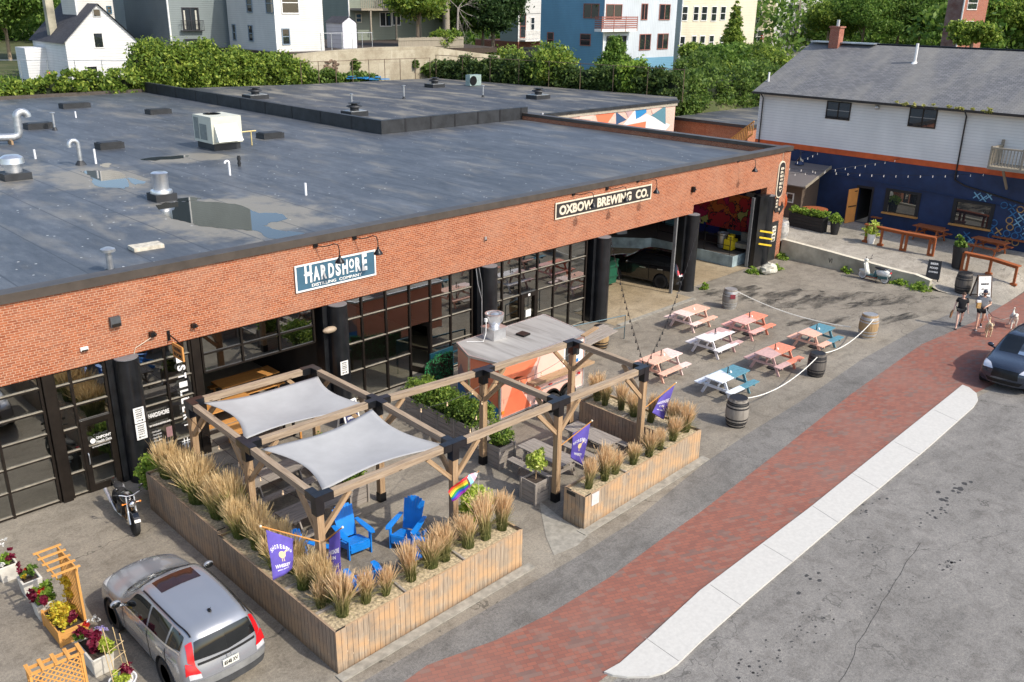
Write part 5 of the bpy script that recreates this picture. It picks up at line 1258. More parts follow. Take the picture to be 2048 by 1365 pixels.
def make_car(label, c, rz, paint, name='parked_car', cladding=True, roofglass=True, scale=(1, 1, 1), lower=None, plate=None, front=False):
    t = thing(name, label, 'car', (c[0], c[1], 0), rz)
    ST_ = [[np.array(p)*np.array(scale) for p in r] for r in CARST]; ns = len(ST_); nt_ = 7
    def S(s, u, side=1):
        rows = [catmull([ST_[i][k] for i in range(ns)], s) for k in range(nt_)]
        p = catmull(rows, u); return Vector((abs(p[0])*side if p[0] > 0 else 0, p[1], p[2]))
    SN, TN = 60, 30; b = MB(); vs = []; ring = TN*2+1
    for i in range(SN+1):
        s = i/SN*(ns-1); h = [S(s, j/TN*(nt_-1)) for j in range(TN+1)]
        vs += [Vector((-p.x, p.y, p.z)) for p in h[:TN]]+[Vector((0, h[-1].y, h[-1].z))]+h[:TN][::-1]
    fs = []
    for i in range(SN):
        for j in range(ring):
            j2 = (j+1) % ring; fs.append((i*ring+j, (i+1)*ring+j, (i+1)*ring+j2, i*ring+j2))
    fs.append(tuple(range(ring))); fs.append(tuple(SN*ring+j for j in reversed(range(ring))))
    b.add(vs, fs); body = b.build('body', paint, t, 'full', world=False)
    WX, WR = .80*scale[0], .36; wy = [1.36*scale[1], -1.26*scale[1]]
    cut = MB()
    for y in wy:
        for s in (-1, 1): cut.lathe(None, [(.415, -.27), (.415, .27)], 32, Matrix.Translation((s*(WX+.02), y, WR+.01)) @ Matrix.Rotation(PI/2, 4, 'Y'))
    co_ = cut.build('cut', M_rubber, t, world=False)
    md = body.modifiers.new('arch', 'BOOLEAN'); md.operation = 'DIFFERENCE'; md.object = co_; md.solver = 'EXACT'
    dg = bpy.context.evaluated_depsgraph_get(); dg.update(); me = bpy.data.meshes.new_from_object(body.evaluated_get(dg)); body.modifiers.clear(); body.data = me; me.name = 'body'
    for a in me.polygons:
        pass
    bpy.data.objects.remove(co_)
    try: me.set_sharp_from_angle(angle=R_(50))
    except Exception: pass
    def patch(name, cor, mat, off=.008, n=(10, 8), sides=(1, -1), par=None):
        out = []
        for sd in sides:
            b = MB(); vs = []
            for j in range(n[1]+1):
                for i in range(n[0]+1):
                    u, v = i/n[0], j/n[1]
                    s = (1-v)*((1-u)*cor[0][0]+u*cor[1][0])+v*((1-u)*cor[3][0]+u*cor[2][0]); tt = (1-v)*((1-u)*cor[0][1]+u*cor[1][1])+v*((1-u)*cor[3][1]+u*cor[2][1])
                    p = S(s, tt, 1); e = .02; ds = S(s+e, tt)-S(s-e, tt); dt = S(s, min(6, tt+e))-S(s, tt-e); nn = ds.cross(dt)
                    if nn.length < 1e-9: nn = Vector((0, 0, 1))
                    nn.normalize()
                    ref = p-Vector((0, p.y*.6, .7));
                    if nn.dot(ref) < 0: nn = -nn
                    p = p+nn*off; vs.append(Vector((p.x*sd, p.y, p.z)))
            m = n[0]+1; b.add(vs, [(j*m+i, j*m+i+1, (j+1)*m+i+1, (j+1)*m+i) for j in range(n[1]) for i in range(n[0])]); out.append(b.build(name, mat, par or t, 'full', world=False))
        return out
    trim = M_blackmet
    patch('side_window', [(4.75, 3.12), (6.9, 3.12), (6.85, 3.86), (5.85, 3.82)], M_carglass); patch('side_window', [(7.0, 3.12), (8.0, 3.12), (7.95, 3.86), (6.95, 3.86)], M_carglass); patch('side_window', [(8.1, 3.14), (9.0, 3.3), (8.75, 3.8), (8.05, 3.86)], M_carglass)
    patch('window_trim', [(4.6, 3.03), (9.1, 3.15), (9.1, 3.22), (4.6, 3.10)], M_alu if not front else trim, .010, (30, 1))
    patch('windscreen', [(4.1, 4.15), (4.12, 6), (5.85, 6), (5.85, 4.12)], M_carglass, n=(10, 10))
    patch('rear_window', [(9.22, 4.1), (9.22, 6), (9.92, 6), (9.85, 3.95)], M_carglass, n=(10, 8))
    if roofglass: patch('sunroof', [(6.15, 4.75), (6.15, 6), (6.75, 6), (6.75, 4.75)], pm('sunroof_glass', (.035, .014, .01), .06), .006)
    M_tl = pm('tail_red', (.60, .01, .015), .15, 0, .08, 6, coat=1); M_cl = pm('lamp_clear', (.7, .7, .72), .12, .3, .1, 8, coat=1)
    patch('tail_light', [(9.05, 3.62), (9.15, 4.0), (10.1, 3.95), (9.9, 3.45)], M_tl, .012, (6, 8)); patch('tail_light', [(9.9, 3.2), (10.1, 3.95), (10.62, 4.1), (10.6, 2.75)], M_tl, .0125, (8, 6)); patch('reverse_light', [(10.6, 3.1), (10.62, 4.05), (10.95, 4.0), (10.9, 3.0)], M_cl, .013, (5, 4))
    patch('headlight', [(1.75, 3.0), (1.75, 4.15), (2.5, 3.75), (2.9, 2.95)], M_cl, .008, (8, 6))
    patch('bumper_clad', [(11.1, 2.6), (11.1, 6), (11.95, 6), (11.95, 2.2)], M_galv if not lower else lower, .004, (14, 5)) if cladding else None
    patch('lower_valance', [(11.55, .4), (11.55, 6), (12, 6), (12, .4)], pm('grey_plastic', (.05, .052, .055), .6), .008, (18, 3))
    patch('sill', [(3.0, .1), (9.2, .1), (9.2, .95), (3.0, .95)], pm('grey_plastic', (.05, .052, .055), .6), .004, (30, 3))
    patch('roof_rail', [(6.2, 4.02), (9.0, 4.02), (9.0, 4.1), (6.2, 4.1)], trim, .02, (20, 1))
    for s_ in (4.75, 6.95, 8.05): patch('door_seam', [(s_, .9), (s_+.05, .9), (s_+.05, 3.0), (s_, 3.0)], trim, .004, (1, 12))
    patch('door_handle', [(6.3, 2.62), (6.75, 2.62), (6.75, 2.74), (6.3, 2.74)], M_alu, .025, (4, 1)); patch('door_handle', [(7.6, 2.65), (8.0, 2.65), (8.0, 2.77), (7.6, 2.77)], M_alu, .025, (4, 1))
    patch('grille', [(1.05, 4.1), (1.05, 6), (1.9, 6), (1.9, 4.25)], trim, .006, (8, 6)); patch('lower_grille', [(.25, 3.6), (.25, 6), (.8, 6), (.8, 3.4)], trim, .006, (8, 4)); patch('hatch_seam', [(10.0, 4.1), (10.0, 6), (10.12, 6), (10.12, 4.1)], trim, .004, (8, 1))
    p = S(4.6, 3.0)
    for sd in (-1, 1):
        b = MB(); b.sphere((sd*(p.x+.16), p.y-.12, p.z+.12), (.12, .07, .085), 14, 8); b.beam((sd*(p.x-.02), p.y-.1, p.z+.02), (sd*(p.x+.12), p.y-.12, p.z+.06), .06, .05); mi_ = b.build('mirror', paint, t, 'full', world=False)
        b = MB(); b.sphere((sd*(p.x+.16), p.y-.165, p.z+.12), (.10, .03, .065), 12, 6); b.build('mirror_glass', M_carglass, mi_, 'full', world=False)
    for y in wy:
        for sd in (-1, 1):
            wheel(t, (sd*(WX-.0), y, WR), WR, .23, 'x', M_rim, world=False, n=28, spokes=7)
            b = MB(); b.lathe(None, [(0, -.22), (.408, -.22), (.408, .13)], 28, Matrix.Translation((sd*(WX-.0), y, WR+.01)) @ Matrix.Rotation(sd*PI/2, 4, 'Y')); b.f = b.f[:-1]; b.uv = b.uv[:-1]; b.mi = b.mi[:-1]; b.build('wheel_well', M_rubber, t, world=False)
    zr = S(11.4, 6); zb = S(10.45, 6)
    b = MB(); y0 = S(10.6, 5.5).y-.03; b.beam((-.17, y0, .86), (.17, y0, .86), .012, .16, (0, 1, 0)); pl = b.build('number_plate', pm('plate_cream', (.7, .7, .62), .5), t, world=False)
    if plate: lettering(plate, (0, y0-.008, .86), (1, 0, 0), (0, 0, 1), .29, .09, M_blackmet, pl, .01, world=False)
    b = MB(); pa = S(8.3, 5.6); b.sphere((0.0, pa.y, pa.z+.02), (.035, .07, .035), 10, 6); b.tube([(0, pa.y, pa.z+.04), (0, pa.y-.08, pa.z+.14)], .006, 4); b.build('antenna', trim, t, True, world=False)
    b = MB(); yb = S(10.2, 6).y-.02
    for q in ((-.045, 1.0), (.045, 1.0)): b.beam((q[0], yb-.0, .93), (q[0]*1.05, yb, 1.01), .014, .014)
    b.beam((-.045, yb, .97), (.045, yb, .97), .014, .014); b.build('badge', M_alu, t, world=False)
    b = MB(); yw = S(9.8, 5).y-.03; b.beam((.05, yw, 1.08), (-.45, yw+.03, 1.12), .015, .015); b.build('wiper', trim, t, world=False)
    return t
M_silver = pm('silver_paint', (.31, .325, .35), .27, .45, .03, 1, coat=.9)
M_slate = pm('dark_blue_paint', (.025, .034, .055), .22, .4, .05, 1, coat=1)
M_blackp = pm('black_paint', (.008, .008, .009), .2, .2, .05, 1, coat=1)
make_car('silver grey sport utility car with red-tinted sunroof parked against the plank planter', (6.35, 16.42), 0, M_silver, plate='8548 XV')
make_car('dark blue-black sport utility car entering at the right edge on the road', (36.55, 8.72), R_(91), M_slate, roofglass=False, lower=M_blackmet, front=True, scale=(1.04, 1.0, 1.04))
make_car('black sport utility car parked in the shade inside the open bay', (36.05, 26.35), R_(10), M_blackp, roofglass=False, lower=M_blackp, front=True)
make_car('pale grey car parked deep inside the open bay', (39.6, 33.4), R_(60), pm('pale_grey_paint', (.5, .52, .55), .3, .3, .04, 1, coat=.8), roofglass=False)
# ------------------------------------------------------------ motorcycle (front wheel towards the street)
mt = thing('motorcycle', 'black naked motorcycle with round chrome headlight parked by the tall grass planter', 'motorcycle', (7.45, 21.95, 0), R_(0))
def L3(*a): return [Vector(p) for p in a]
def mpart(nm, b, m, par=None, sm_=True): return b.build(nm, m, par or mt, sm_, world=False)
FW = (0, -.78, .31); RW = (0, .68, .31)
for w_ in (FW, RW):
    wheel(mt, w_, .315, .13, 'x', pm('dark_rim', (.10, .085, .05), .35, .6), world=False, n=28, spokes=10)
b = MB(); b.lathe(None, [(.15, -.01), (.15, .01), (.06, .01), (.06, -.01)], 20, Matrix.Translation((.085, FW[1], FW[2])) @ Matrix.Rotation(PI/2, 4, 'Y')); mpart('brake_disc', b, M_galv)
for s in (-1, 1):
    b = MB(); b.tube([(s*.1, FW[1], FW[2]), (s*.1, -.64, .62)], .032, 10); b.tube([(s*.1, -.64, .6), (s*.1, -.52, .98)], .024, 10); mpart('fork', b, M_alu)
b = MB(); b.sphere((0, -.66, .84), (.10, .1, .10), 16, 10); hl = mpart('headlight', b, M_blackp); b = MB(); b.sphere((0, -.715, .84), (.085, .055, .085), 16, 8); mpart('lens', b, pm('chrome_lens', (.85, .86, .88), .05, .9), hl)
b = MB(); b.tube([(-.36, -.42, 1.06), (-.2, -.50, 1.05), (-.08, -.52, 1.0), (.08, -.52, 1.0), (.2, -.50, 1.05), (.36, -.42, 1.06)], .014, 8); mpart('handlebar', b, M_alu)
for s in (-1, 1):
    b = MB(); b.tube([(s*.26, -.47, 1.06), (s*.38, -.41, 1.06)], .02, 8); mpart('grip', b, M_rubber)
    b = MB(); b.tube([(s*.24, -.48, 1.06), (s*.3, -.5, 1.22)], .006, 5); b.sphere((s*.31, -.5, 1.24), (.06, .02, .04), 10, 6); mpart('mirror', b, M_blackp)
    b = MB(); b.tube([(s*.12, -.62, .84), (s*.2, -.62, .84)], .012, 5); b.sphere((s*.22, -.62, .84), (.03, .035, .025), 8, 6); mpart('indicator', b, pm('amber_lens', (.8, .25, .03), .3))
b = MB(); b.sphere((0, -.22, .84), (.17, .32, .15), 18, 10); mpart('fuel_tank', b, M_blackp); b = MB(); b.lathe((0, -.3, .97), [(.05, 0), (.05, .03), (0, .035)], 12); mpart('fuel_cap', b, M_alu)
b = MB(); b.sphere((0, .24, .80), (.14, .26, .075), 16, 8); b.sphere((0, .52, .86), (.12, .18, .065), 16, 8); mpart('seat', b, M_rubber)
b = MB(); b.beam((0, .5, .78), (0, .92, .86), .14, .05); b.beam((0, .92, .86), (0, 1.0, .62), .12, .02, (1, 0, 0)); mpart('tail', b, M_blackp, sm_=False); b = MB(); b.sphere((0, .93, .84), (.06, .03, .04), 8, 6); mpart('tail_light', b, pm('red_lens', (.55, .01, .02), .25, coat=.5))
b = MB(); b.box((0, -.05, .48), (.3, .36, .3)); b.box((0, -.22, .58), (.26, .16, .28), 0); b.lathe(None, [(.12, -.19), (.14, -.15), (.14, .15), (.12, .19)], 16, Matrix.Translation((0, .05, .42)) @ Matrix.Rotation(PI/2, 4, 'Y')); 
for k in range(6): b.box((0, -.2, .5+.035*k), (.3, .2, .012))
mpart('engine', b, pm('engine_grey', (.06, .058, .055), .4, .6), sm_=False)
b = MB()
for s in (-.07, .07): b.tube([(s, -.3, .6), (s, -.38, .45), (s, -.3, .25), (s, 0, .2)], .022, 8)
mpart('exhaust_header', b, pm('bronze_pipe', (.30, .16, .07), .3, .8))
for s in (-1, 1):
    b = MB(); b.tube([(s*.1, 0, .2), (s*.18, .3, .28), (s*.2, .55, .42)], .025, 8); b.tube([(s*.2, .5, .4), (s*.22, .95, .6)], [.045, .055], 12); mpart('silencer', b, M_alu)
b = MB(); b.tube([(0, -.5, .95), (0, -.1, .72), (0, .3, .7), (0, .75, .82)], .025, 6); b.tube([(.09, -.45, .85), (.12, -.1, .5), (.12, .2, .35), (.09, .68, .31)], .022, 6); b.tube([(-.09, -.45, .85), (-.12, -.1, .5), (-.12, .2, .35), (-.09, .68, .31)], .022, 6); mpart('frame', b, M_blackp)
b = MB()
for k in range(9):
    a = R_(30+k*12); p = Vector((0, FW[1]-.345*math.cos(a), FW[2]+.345*math.sin(a))); a2 = R_(30+(k+1)*12); q = Vector((0, FW[1]-.345*math.cos(a2), FW[2]+.345*math.sin(a2))); b.beam(p, q, .15, .012, (1, 0, 0))
mpart('mudguard', b, M_blackp, sm_=False)
b = MB(); b.tube([(.15, .1, .25), (.32, .14, .01)], .012, 5); mpart('side_stand', b, M_blackmet)
mt.rotation_euler = (0, R_(4), R_(-6))
# ------------------------------------------------------------ scooter
sx = GT(1755, 560); sct = thing('scooter', 'white and teal scooter with whitewall tyres parked by the low concrete wall', 'scooter', (44.75, 18.3, 0), R_(-4))
def sp_(nm, b, m, par=None, sm_=True): return b.build(nm, m, par or sct, sm_, world=False)
Wc = pm('scooter_cream', (.66, .66, .60), .35, 0, .05, 3, coat=.5); Tc = pm('scooter_teal', (.03, .11, .12), .35, 0, .05, 3, coat=.4)
for yy in (.62, -.6):
    w0 = wheel(sct, (0, yy, .24), .235, .1, 'x', M_alu, world=False, n=24, spokes=3)
    for s in (-1, 1):
        b = MB(); b.lathe(None, [(.15, -.004), (.15, .004), (.205, .004), (.205, -.004)], 24, Matrix.Translation((s*.05, yy, .24)) @ Matrix.Rotation(PI/2, 4, 'Y')); sp_('whitewall', b, M_white, w0, False)
b = MB(); b.beam((0, .36, .28), (0, .56, .85), .36, .035, (1, 0, 0)); b.beam((0, .54, .75), (0, .56, .95), .2, .12, (1, 0, 0)); sp_('leg_shield', b, Wc, sm_=False); b = MB(); b.beam((0, .32, .30), (0, .5, .82), .3, .03, (1, 0, 0)); sp_('inner_shield', b, Wc, sm_=False)
b = MB(); b.box((0, .1, .27), (.34, .5, .07)); sp_('footboard', b, Tc, sm_=False)
b = MB(); b.box((0, .08, .225), (.36, .56, .02)); sp_('orange_stripe', b, M_orangeband, sm_=False)
b = MB(); b.sphere((0, -.45, .50), (.2, .42, .22), 18, 10); sp_('rear_body', b, Wc)
b = MB(); b.sphere((0, -.12, .42), (.17, .16, .2), 14, 8); b.beam((-.2, -.8, .36), (-.2, -.3, .3), .03, .14, (1, 0, 0)); b.beam((.2, -.8, .36), (.2, -.3, .3), .03, .14, (1, 0, 0)); sp_('side_panel', b, Tc)
b = MB(); b.sphere((0, -.32, .74), (.15, .36, .07), 16, 8); sp_('seat', b, M_rubber)
b = MB(); b.tube([(0, .6, .3), (0, .5, .98)], .03, 8); b.sphere((0, .53, 1.0), (.13, .1, .09), 14, 8); sp_('steering_head', b, Wc); b = MB(); b.sphere((0, .61, 1.0), (.07, .03, .06), 12, 6); sp_('headlight', b, M_alu)
b = MB(); b.tube([(-.32, .4, 1.06), (0, .5, 1.03), (.32, .4, 1.06)], .018, 8); sp_('handlebar', b, M_rubber)
for s in (-1, 1):
    b = MB(); b.tube([(s*.24, .44, 1.06), (s*.28, .42, 1.2)], .006, 4); b.sphere((s*.29, .42, 1.23), (.05, .015, .035), 8, 6); sp_('mirror', b, M_rubber)
b = MB(); b.sphere((0, -.86, .6), (.09, .04, .05), 10, 6); sp_('tail_light', b, pm('red_lens', (.55, .01, .02), .25)); b = MB(); b.tube([(-.11, -.85, .72), (-.11, -.6, .76), (.11, -.6, .76), (.11, -.85, .72), (-.11, -.85, .72)], .012, 6); sp_('rear_rack', b, M_alu)
b = MB(); b.sphere((0, .64, .42), (.09, .22, .1), 14, 8); sp_('mudguard', b, Wc); b = MB(); b.tube([(.1, -.2, .3), (.24, -.25, .01)], .012, 5); b.tube([(-.1, -.2, .3), (-.24, -.25, .01)], .012, 5); sp_('stand', b, M_blackmet)
# ============================================================ people and dogs
M_skin = pm('skin', (.62, .36, .25), .55, 0, .05, 10); M_skin2 = pm('pale_skin', (.68, .43, .33), .55, 0, .04, 10)
M_hair = pm('brown_hair', (.06, .03, .015), .7); M_blk = pm('black_cloth', (.012, .012, .014), .85); M_gry = pm('heather_tee', (.19, .20, .215), .85, 0, .1, 30); M_shoe = pm('dark_shoe', (.02, .02, .025), .6); M_sole = pm('white_sole', (.75, .74, .72), .5)
def person(label, loc, rz, H, J, skin_, top, bottom, hairm, long_hair, cap=False, sc=1.):
    t = thing('person', label, 'person', loc, rz)
    k = H/1.75
    V = lambda *a: Vector(a)*k
    # J gives joints: shL, elL, haL, shR, elR, haR, kneeL, ankL, toeL, kneeR, ankR, toeR (front is -y)
    P = dict(pelvis=V(0, 0, .93), waist=V(0, .01, 1.08), chest=V(0, .02, 1.30), neck=V(0, .01, 1.46), chin=V(0, -.01, 1.53), headc=V(0, -.02, 1.63), top=V(0, 0, 1.72))
    for a, p in J.items(): P[a] = V(*p)
    P['shL'] = V(-.19, .02, 1.40); P['shR'] = V(.19, .02, 1.40); P['hipL'] = V(-.095, 0, .9); P['hipR'] = V(.095, 0, .9)
    names = ['pelvis', 'waist', 'chest', 'neck', 'chin', 'headc', 'top', 'shL', 'elL', 'wrL', 'shR', 'elR', 'wrR', 'hipL', 'kneeL', 'ankL', 'toeL', 'hipR', 'kneeR', 'ankR', 'toeR']
    rad = dict(pelvis=(.14, .10), waist=(.125, .09), chest=(.15, .10), neck=(.05, .05), chin=(.065, .07), headc=(.078, .095), top=(.055, .065), shL=.052, elL=.038, wrL=.026, shR=.052, elR=.038, wrR=.026, hipL=.085, kneeL=.055, ankL=.036, toeL=.034, hipR=.085, kneeR=.055, ankR=.036, toeR=.034)
    E_ = [('pelvis', 'waist'), ('waist', 'chest'), ('chest', 'neck'), ('neck', 'chin'), ('chin', 'headc'), ('headc', 'top'), ('chest', 'shL'), ('shL', 'elL'), ('elL', 'wrL'), ('chest', 'shR'), ('shR', 'elR'), ('elR', 'wrR'), ('pelvis', 'hipL'), ('hipL', 'kneeL'), ('kneeL', 'ankL'), ('ankL', 'toeL'), ('pelvis', 'hipR'), ('hipR', 'kneeR'), ('kneeR', 'ankR'), ('ankR', 'toeR')]
    vs = [P[n] for n in names]; es = [(names.index(a), names.index(b)) for a, b in E_]; rs = [(tuple(q*k for q in rad[n]) if isinstance(rad[n], tuple) else rad[n]*k) for n in names]
    # hands: palm and five fingers grown from each wrist
    for sd in ('L', 'R'):
        wi = names.index('wr'+sd); wr = P['wr'+sd]; d = (wr-P['el'+sd]).normalized(); side = Vector((0, 1, 0)); side = (side-d*side.dot(d)).normalized(); nrm = d.cross(side)
        pi = len(vs); vs.append(wr+d*.07*k); rs.append((.036*k, .018*k)); es.append((wi, pi))
        for q, (o, ln) in enumerate(((-.03, .066), (-.01, .075), (.01, .07), (.03, .055))):
            a = wr+d*.085*k+side*o*k; b2 = a+d*ln*.55*k+nrm*.008*k; c2 = b2+d*ln*.35*k+nrm*.03*k*(1 if sd == 'R' else -1)
            i0 = len(vs); vs += [a, b2, c2]; rs += [.0095*k, .0085*k, .007*k]; es += [(pi, i0), (i0, i0+1), (i0+1, i0+2)]
        a = wr+d*.03*k-side*.035*k; b2 = a+d*.035*k-side*.025*k; i0 = len(vs); vs += [a, b2]; rs += [.011*k, .009*k]; es += [(pi, i0), (i0, i0+1)]
    bd = mesh_part(skin_mesh(vs, es, rs, 2), 'body', skin_, t, False)
    def cloth(nm, pts, edges, rr, m): return mesh_part(skin_mesh([p for p in pts], edges, rr, 2), nm, m, t, False)
    la = P['shL'].lerp(P['elL'], .62); ra = P['shR'].lerp(P['elR'], .62)
    cloth('t_shirt', [P['pelvis']+V(0, 0, .0), P['waist'], P['chest'], P['chest'].lerp(P['neck'], .62), P['shL'], la, P['shR'], ra], [(0, 1), (1, 2), (2, 3), (2, 4), (4, 5), (2, 6), (6, 7)],
          [(.185*k, .15*k), (.175*k, .145*k), (.20*k, .155*k), (.095*k, .085*k), .085*k, .07*k, .085*k, .07*k], top)
    f = .48 if not long_hair else .30
    cloth('shorts', [P['pelvis']+V(0, 0, .04), P['hipL'], P['hipL'].lerp(P['kneeL'], f*1.15), P['hipR'], P['hipR'].lerp(P['kneeR'], f*1.15)], [(0, 1), (1, 2), (0, 3), (3, 4)],
          [(.18*k, .15*k), .125*k, (.098 if long_hair else .11)*k, .125*k, (.098 if long_hair else .11)*k], bottom)
    for sd in ('L', 'R'):
        a = P['ank'+sd]; tp_ = P['toe'+sd]; d = (tp_-a)
        cloth('shoe', [a+V(0, .02, .03), a+V(0, .0, -.03), a+d*.6+V(0, 0, -.01), tp_+V(0, 0, 0)], [(0, 1), (1, 2), (2, 3)], [.042*k, .048*k, .046*k, .04*k], M_shoe)
        b = MB(); m_ = a.lerp(tp_, .55); b.beam(a+V(0, .05, -.065), tp_+V(0, -.03, -.022), .08*k, .02*k); b.build('sole', M_sole if not long_hair else M_shoe, t, world=False)
    hc = P['headc']; b = MB()
    b.sphere(hc+V(0, .022, .035), (.088*k, .10*k, .085*k), 16, 10)
    if long_hair: b.sphere(hc+V(0, .10, -.02), (.05*k, .06*k, .07*k), 10, 8)
    b.build('hair', hairm, t, 'full', world=False)
    b = MB()
    for s in (-1, 1): b.sphere(hc+V(s*.032, -.098, -.0), (.013*k, .008*k, .008*k), 8, 6)
    b.build('eyes', pm('eye_dark', (.02, .015, .012), .3), t, True, world=False)
    b = MB(); b.sphere(hc+V(0, -.108, -.025), (.013*k, .02*k, .022*k), 8, 6)
    for s in (-1, 1): b.sphere(hc+V(s*.082, .005, -.01), (.012*k, .02*k, .03*k), 8, 6)
    b.build('nose_and_ears', skin_, t, True, world=False); b = MB(); b.sphere(hc+V(0, -.095, -.06), (.024*k, .008*k, .007*k), 8, 5); b.build('mouth', pm('lips', (.4, .14, .12), .5), t, True, world=False)
    if cap:
        b = MB(); b.sphere(hc+V(0, .015, .05), (.095*k, .108*k, .075*k), 16, 10); b.prism([(hc.x+q[0]*k, hc.y+q[1]*k) for q in ((-.08, -.06), (-.07, -.15), (0, -.185), (.07, -.15), (.08, -.06))], hc.z+.045*k, hc.z+.06*k); b.build('cap', pm('navy_cap', (.015, .02, .04), .7), t, True, world=False)
        b = MB(); b.sphere(hc+V(0, -.045, -.075), (.062*k, .055*k, .045*k), 12, 8); b.build('beard', M_hair, t, True, world=False)
    return t, P, k
pw = G(1915, 656); pm_ = G(1956, 658)
JW = dict(elL=(-.27, .04, 1.12), wrL=(-.30, -.04, .88), elR=(.25, .03, 1.12), wrR=(.28, -.06, .90), kneeL=(-.10, -.16, .50), ankL=(-.10, -.25, .09), toeL=(-.11, -.39, .045), kneeR=(.10, .03, .50), ankR=(.10, .28, .22), toeR=(.10, .20, .075))
woman, PWm, kw = person('person in black t-shirt and shorts with brown hair in a bun', (pw.x, pw.y, 0), R_(-66), 1.66, JW, M_skin2, M_blk, M_blk, M_hair, True)
JM = dict(elL=(-.28, .05, 1.14), wrL=(-.20, -.20, 1.12), elR=(.30, .06, 1.14), wrR=(.10, -.20, 1.06), kneeL=(-.11, -.14, .50), ankL=(-.11, -.22, .09), toeL=(-.12, -.37, .045), kneeR=(.11, .02, .50), ankR=(.11, .25, .20), toeR=(.11, .17, .065))
man, PMn, km = person('person in grey t-shirt and dark cap holding a paper bag', (pm_.x, pm_.y, 0), R_(-66), 1.80, JM, M_skin, M_gry, M_blk, M_hair, False, cap=True)
def held(name, label, cat, par, pts, mat, M=None):
    pass
Mw = man.matrix_basis; b = MB(); b.box((-.20*km, -.28*km, 1.13*km), (.16, .12, .26), .3)
o = b.build('paper_bag', pm('kraft_paper', (.50, .30, .10), .8)); o.matrix_basis = Mw; T(o, 'brown paper bag held against the chest of the person in grey', 'bag')
b = MB(); b.box((-.22*km, -.29*km, 1.30*km), (.17, .10, .09), .3); o = b.build('takeaway_box', M_white); o.matrix_basis = Mw; T(o, 'white takeaway box carried on top of the paper bag', 'box')
Ww = woman.matrix_basis; b = MB(); b.tube([(-.33, -.08, .83), (-.36, -.1, .70), (-.38, -.12, .52)], [.02, .055, .045], 10); b.sphere((-.385, -.13, .5), .045, 10, 6)
o = b.build('bag', pm('brown_bag', (.25, .12, .05), .7), None, True); o.matrix_basis = Ww; T(o, 'small brown bag hanging from the hand of the person in black', 'bag')
M_dog1 = pm('cream_fur', (.66, .52, .33), .9, 0, .2, 22, bmp=.8); M_dog2 = pm('white_fur', (.72, .68, .58), .9, 0, .15, 22, bmp=.8)
def dog(label, loc, rz, s, fur, headturn=0.):
    t = thing('dog', label, 'dog', loc, rz)
    V = lambda *a: Vector(a)*s
    vs = [V(0, 0, .50), V(0, -.22, .50), V(0, -.33, .58), V(0, -.42, .70), V(headturn, -.54, .68), V(headturn*1.3, -.64, .64),
          V(0, .22, .50), V(0, .34, .53), V(0, .42, .66), V(0, .36, .78),
          V(-.08, -.25, .40), V(-.085, -.27, .22), V(-.085, -.30, .05), V(-.085, -.34, .03), V(.08, -.23, .40), V(.085, -.20, .22), V(.085, -.16, .06), V(.085, -.2, .03),
          V(-.08, .24, .40), V(-.09, .19, .28), V(-.09, .31, .17), V(-.09, .29, .03), V(.08, .26, .40), V(.09, .24, .28), V(.09, .38, .18), V(.09, .38, .04)]
    es = [(0, 1), (1, 2), (2, 3), (3, 4), (4, 5), (0, 6), (6, 7), (7, 8), (8, 9), (1, 10), (10, 11), (11, 12), (12, 13), (1, 14), (14, 15), (15, 16), (16, 17), (6, 18), (18, 19), (19, 20), (20, 21), (6, 22), (22, 23), (23, 24), (24, 25)]
    rs = [r*s for r in (.115, .14, .09, .085, .06, .035, .11, .05, .03, .035, .06, .035, .028, .026, .06, .035, .028, .026, .075, .05, .03, .026, .075, .05, .03, .026)]
    mesh_part(skin_mesh(vs, es, rs, 2), 'body', fur, t, False)
    for sd in (-1, 1):
        b = MB(); b.sphere(V(headturn+sd*.075, -.45, .68), (.022*s, .04*s, .065*s), 10, 8); b.build('ear', fur, t, True, world=False)
    b = MB(); b.sphere(V(headturn*1.35, -.675, .65), (.02*s, .018*s, .016*s), 8, 6); b.build('nose', M_blackmet, t, True, world=False)
    b = MB()
    for sd in (-1, 1): b.sphere(V(headturn+sd*.035, -.55, .72), .011*s, 8, 6)
    b.build('eyes', M_blackmet, t, True, world=False)
    return t
d1 = G(1975, 672); d2 = G(2024, 655)
dog('curly cream dog walking in front of the person in grey', (d1.x, d1.y, 0), R_(-68), .95, M_dog1, .03)
dog('white dog with curled tail walking nearest the dark car', (d2.x, d2.y, 0), R_(-66), 1.05, M_dog2, -.03)
hand = Mw @ Vector((.10*km, -.28*km, 1.02*km)); nk = Vector((d2.x-.35, d2.y-.15, .66))
b = MB(); b.tube([hand, hand.lerp(nk, .25)+Vector((0, 0, -.28)), hand.lerp(nk, .6)+Vector((0, 0, -.32)), nk], .012, 5); T(b.build('leash', M_blackmet, None, True), 'black leash running from the person in grey to the white dog', 'leash')
nk = Vector((d1.x-.33, d1.y-.15, .6)); b = MB(); b.tube([hand, hand.lerp(nk, .5)+Vector((0, 0, -.12)), nk], .01, 5); T(b.build('leash', M_galv, None, True), 'thin pale leash running from the person in grey to the cream dog', 'leash')
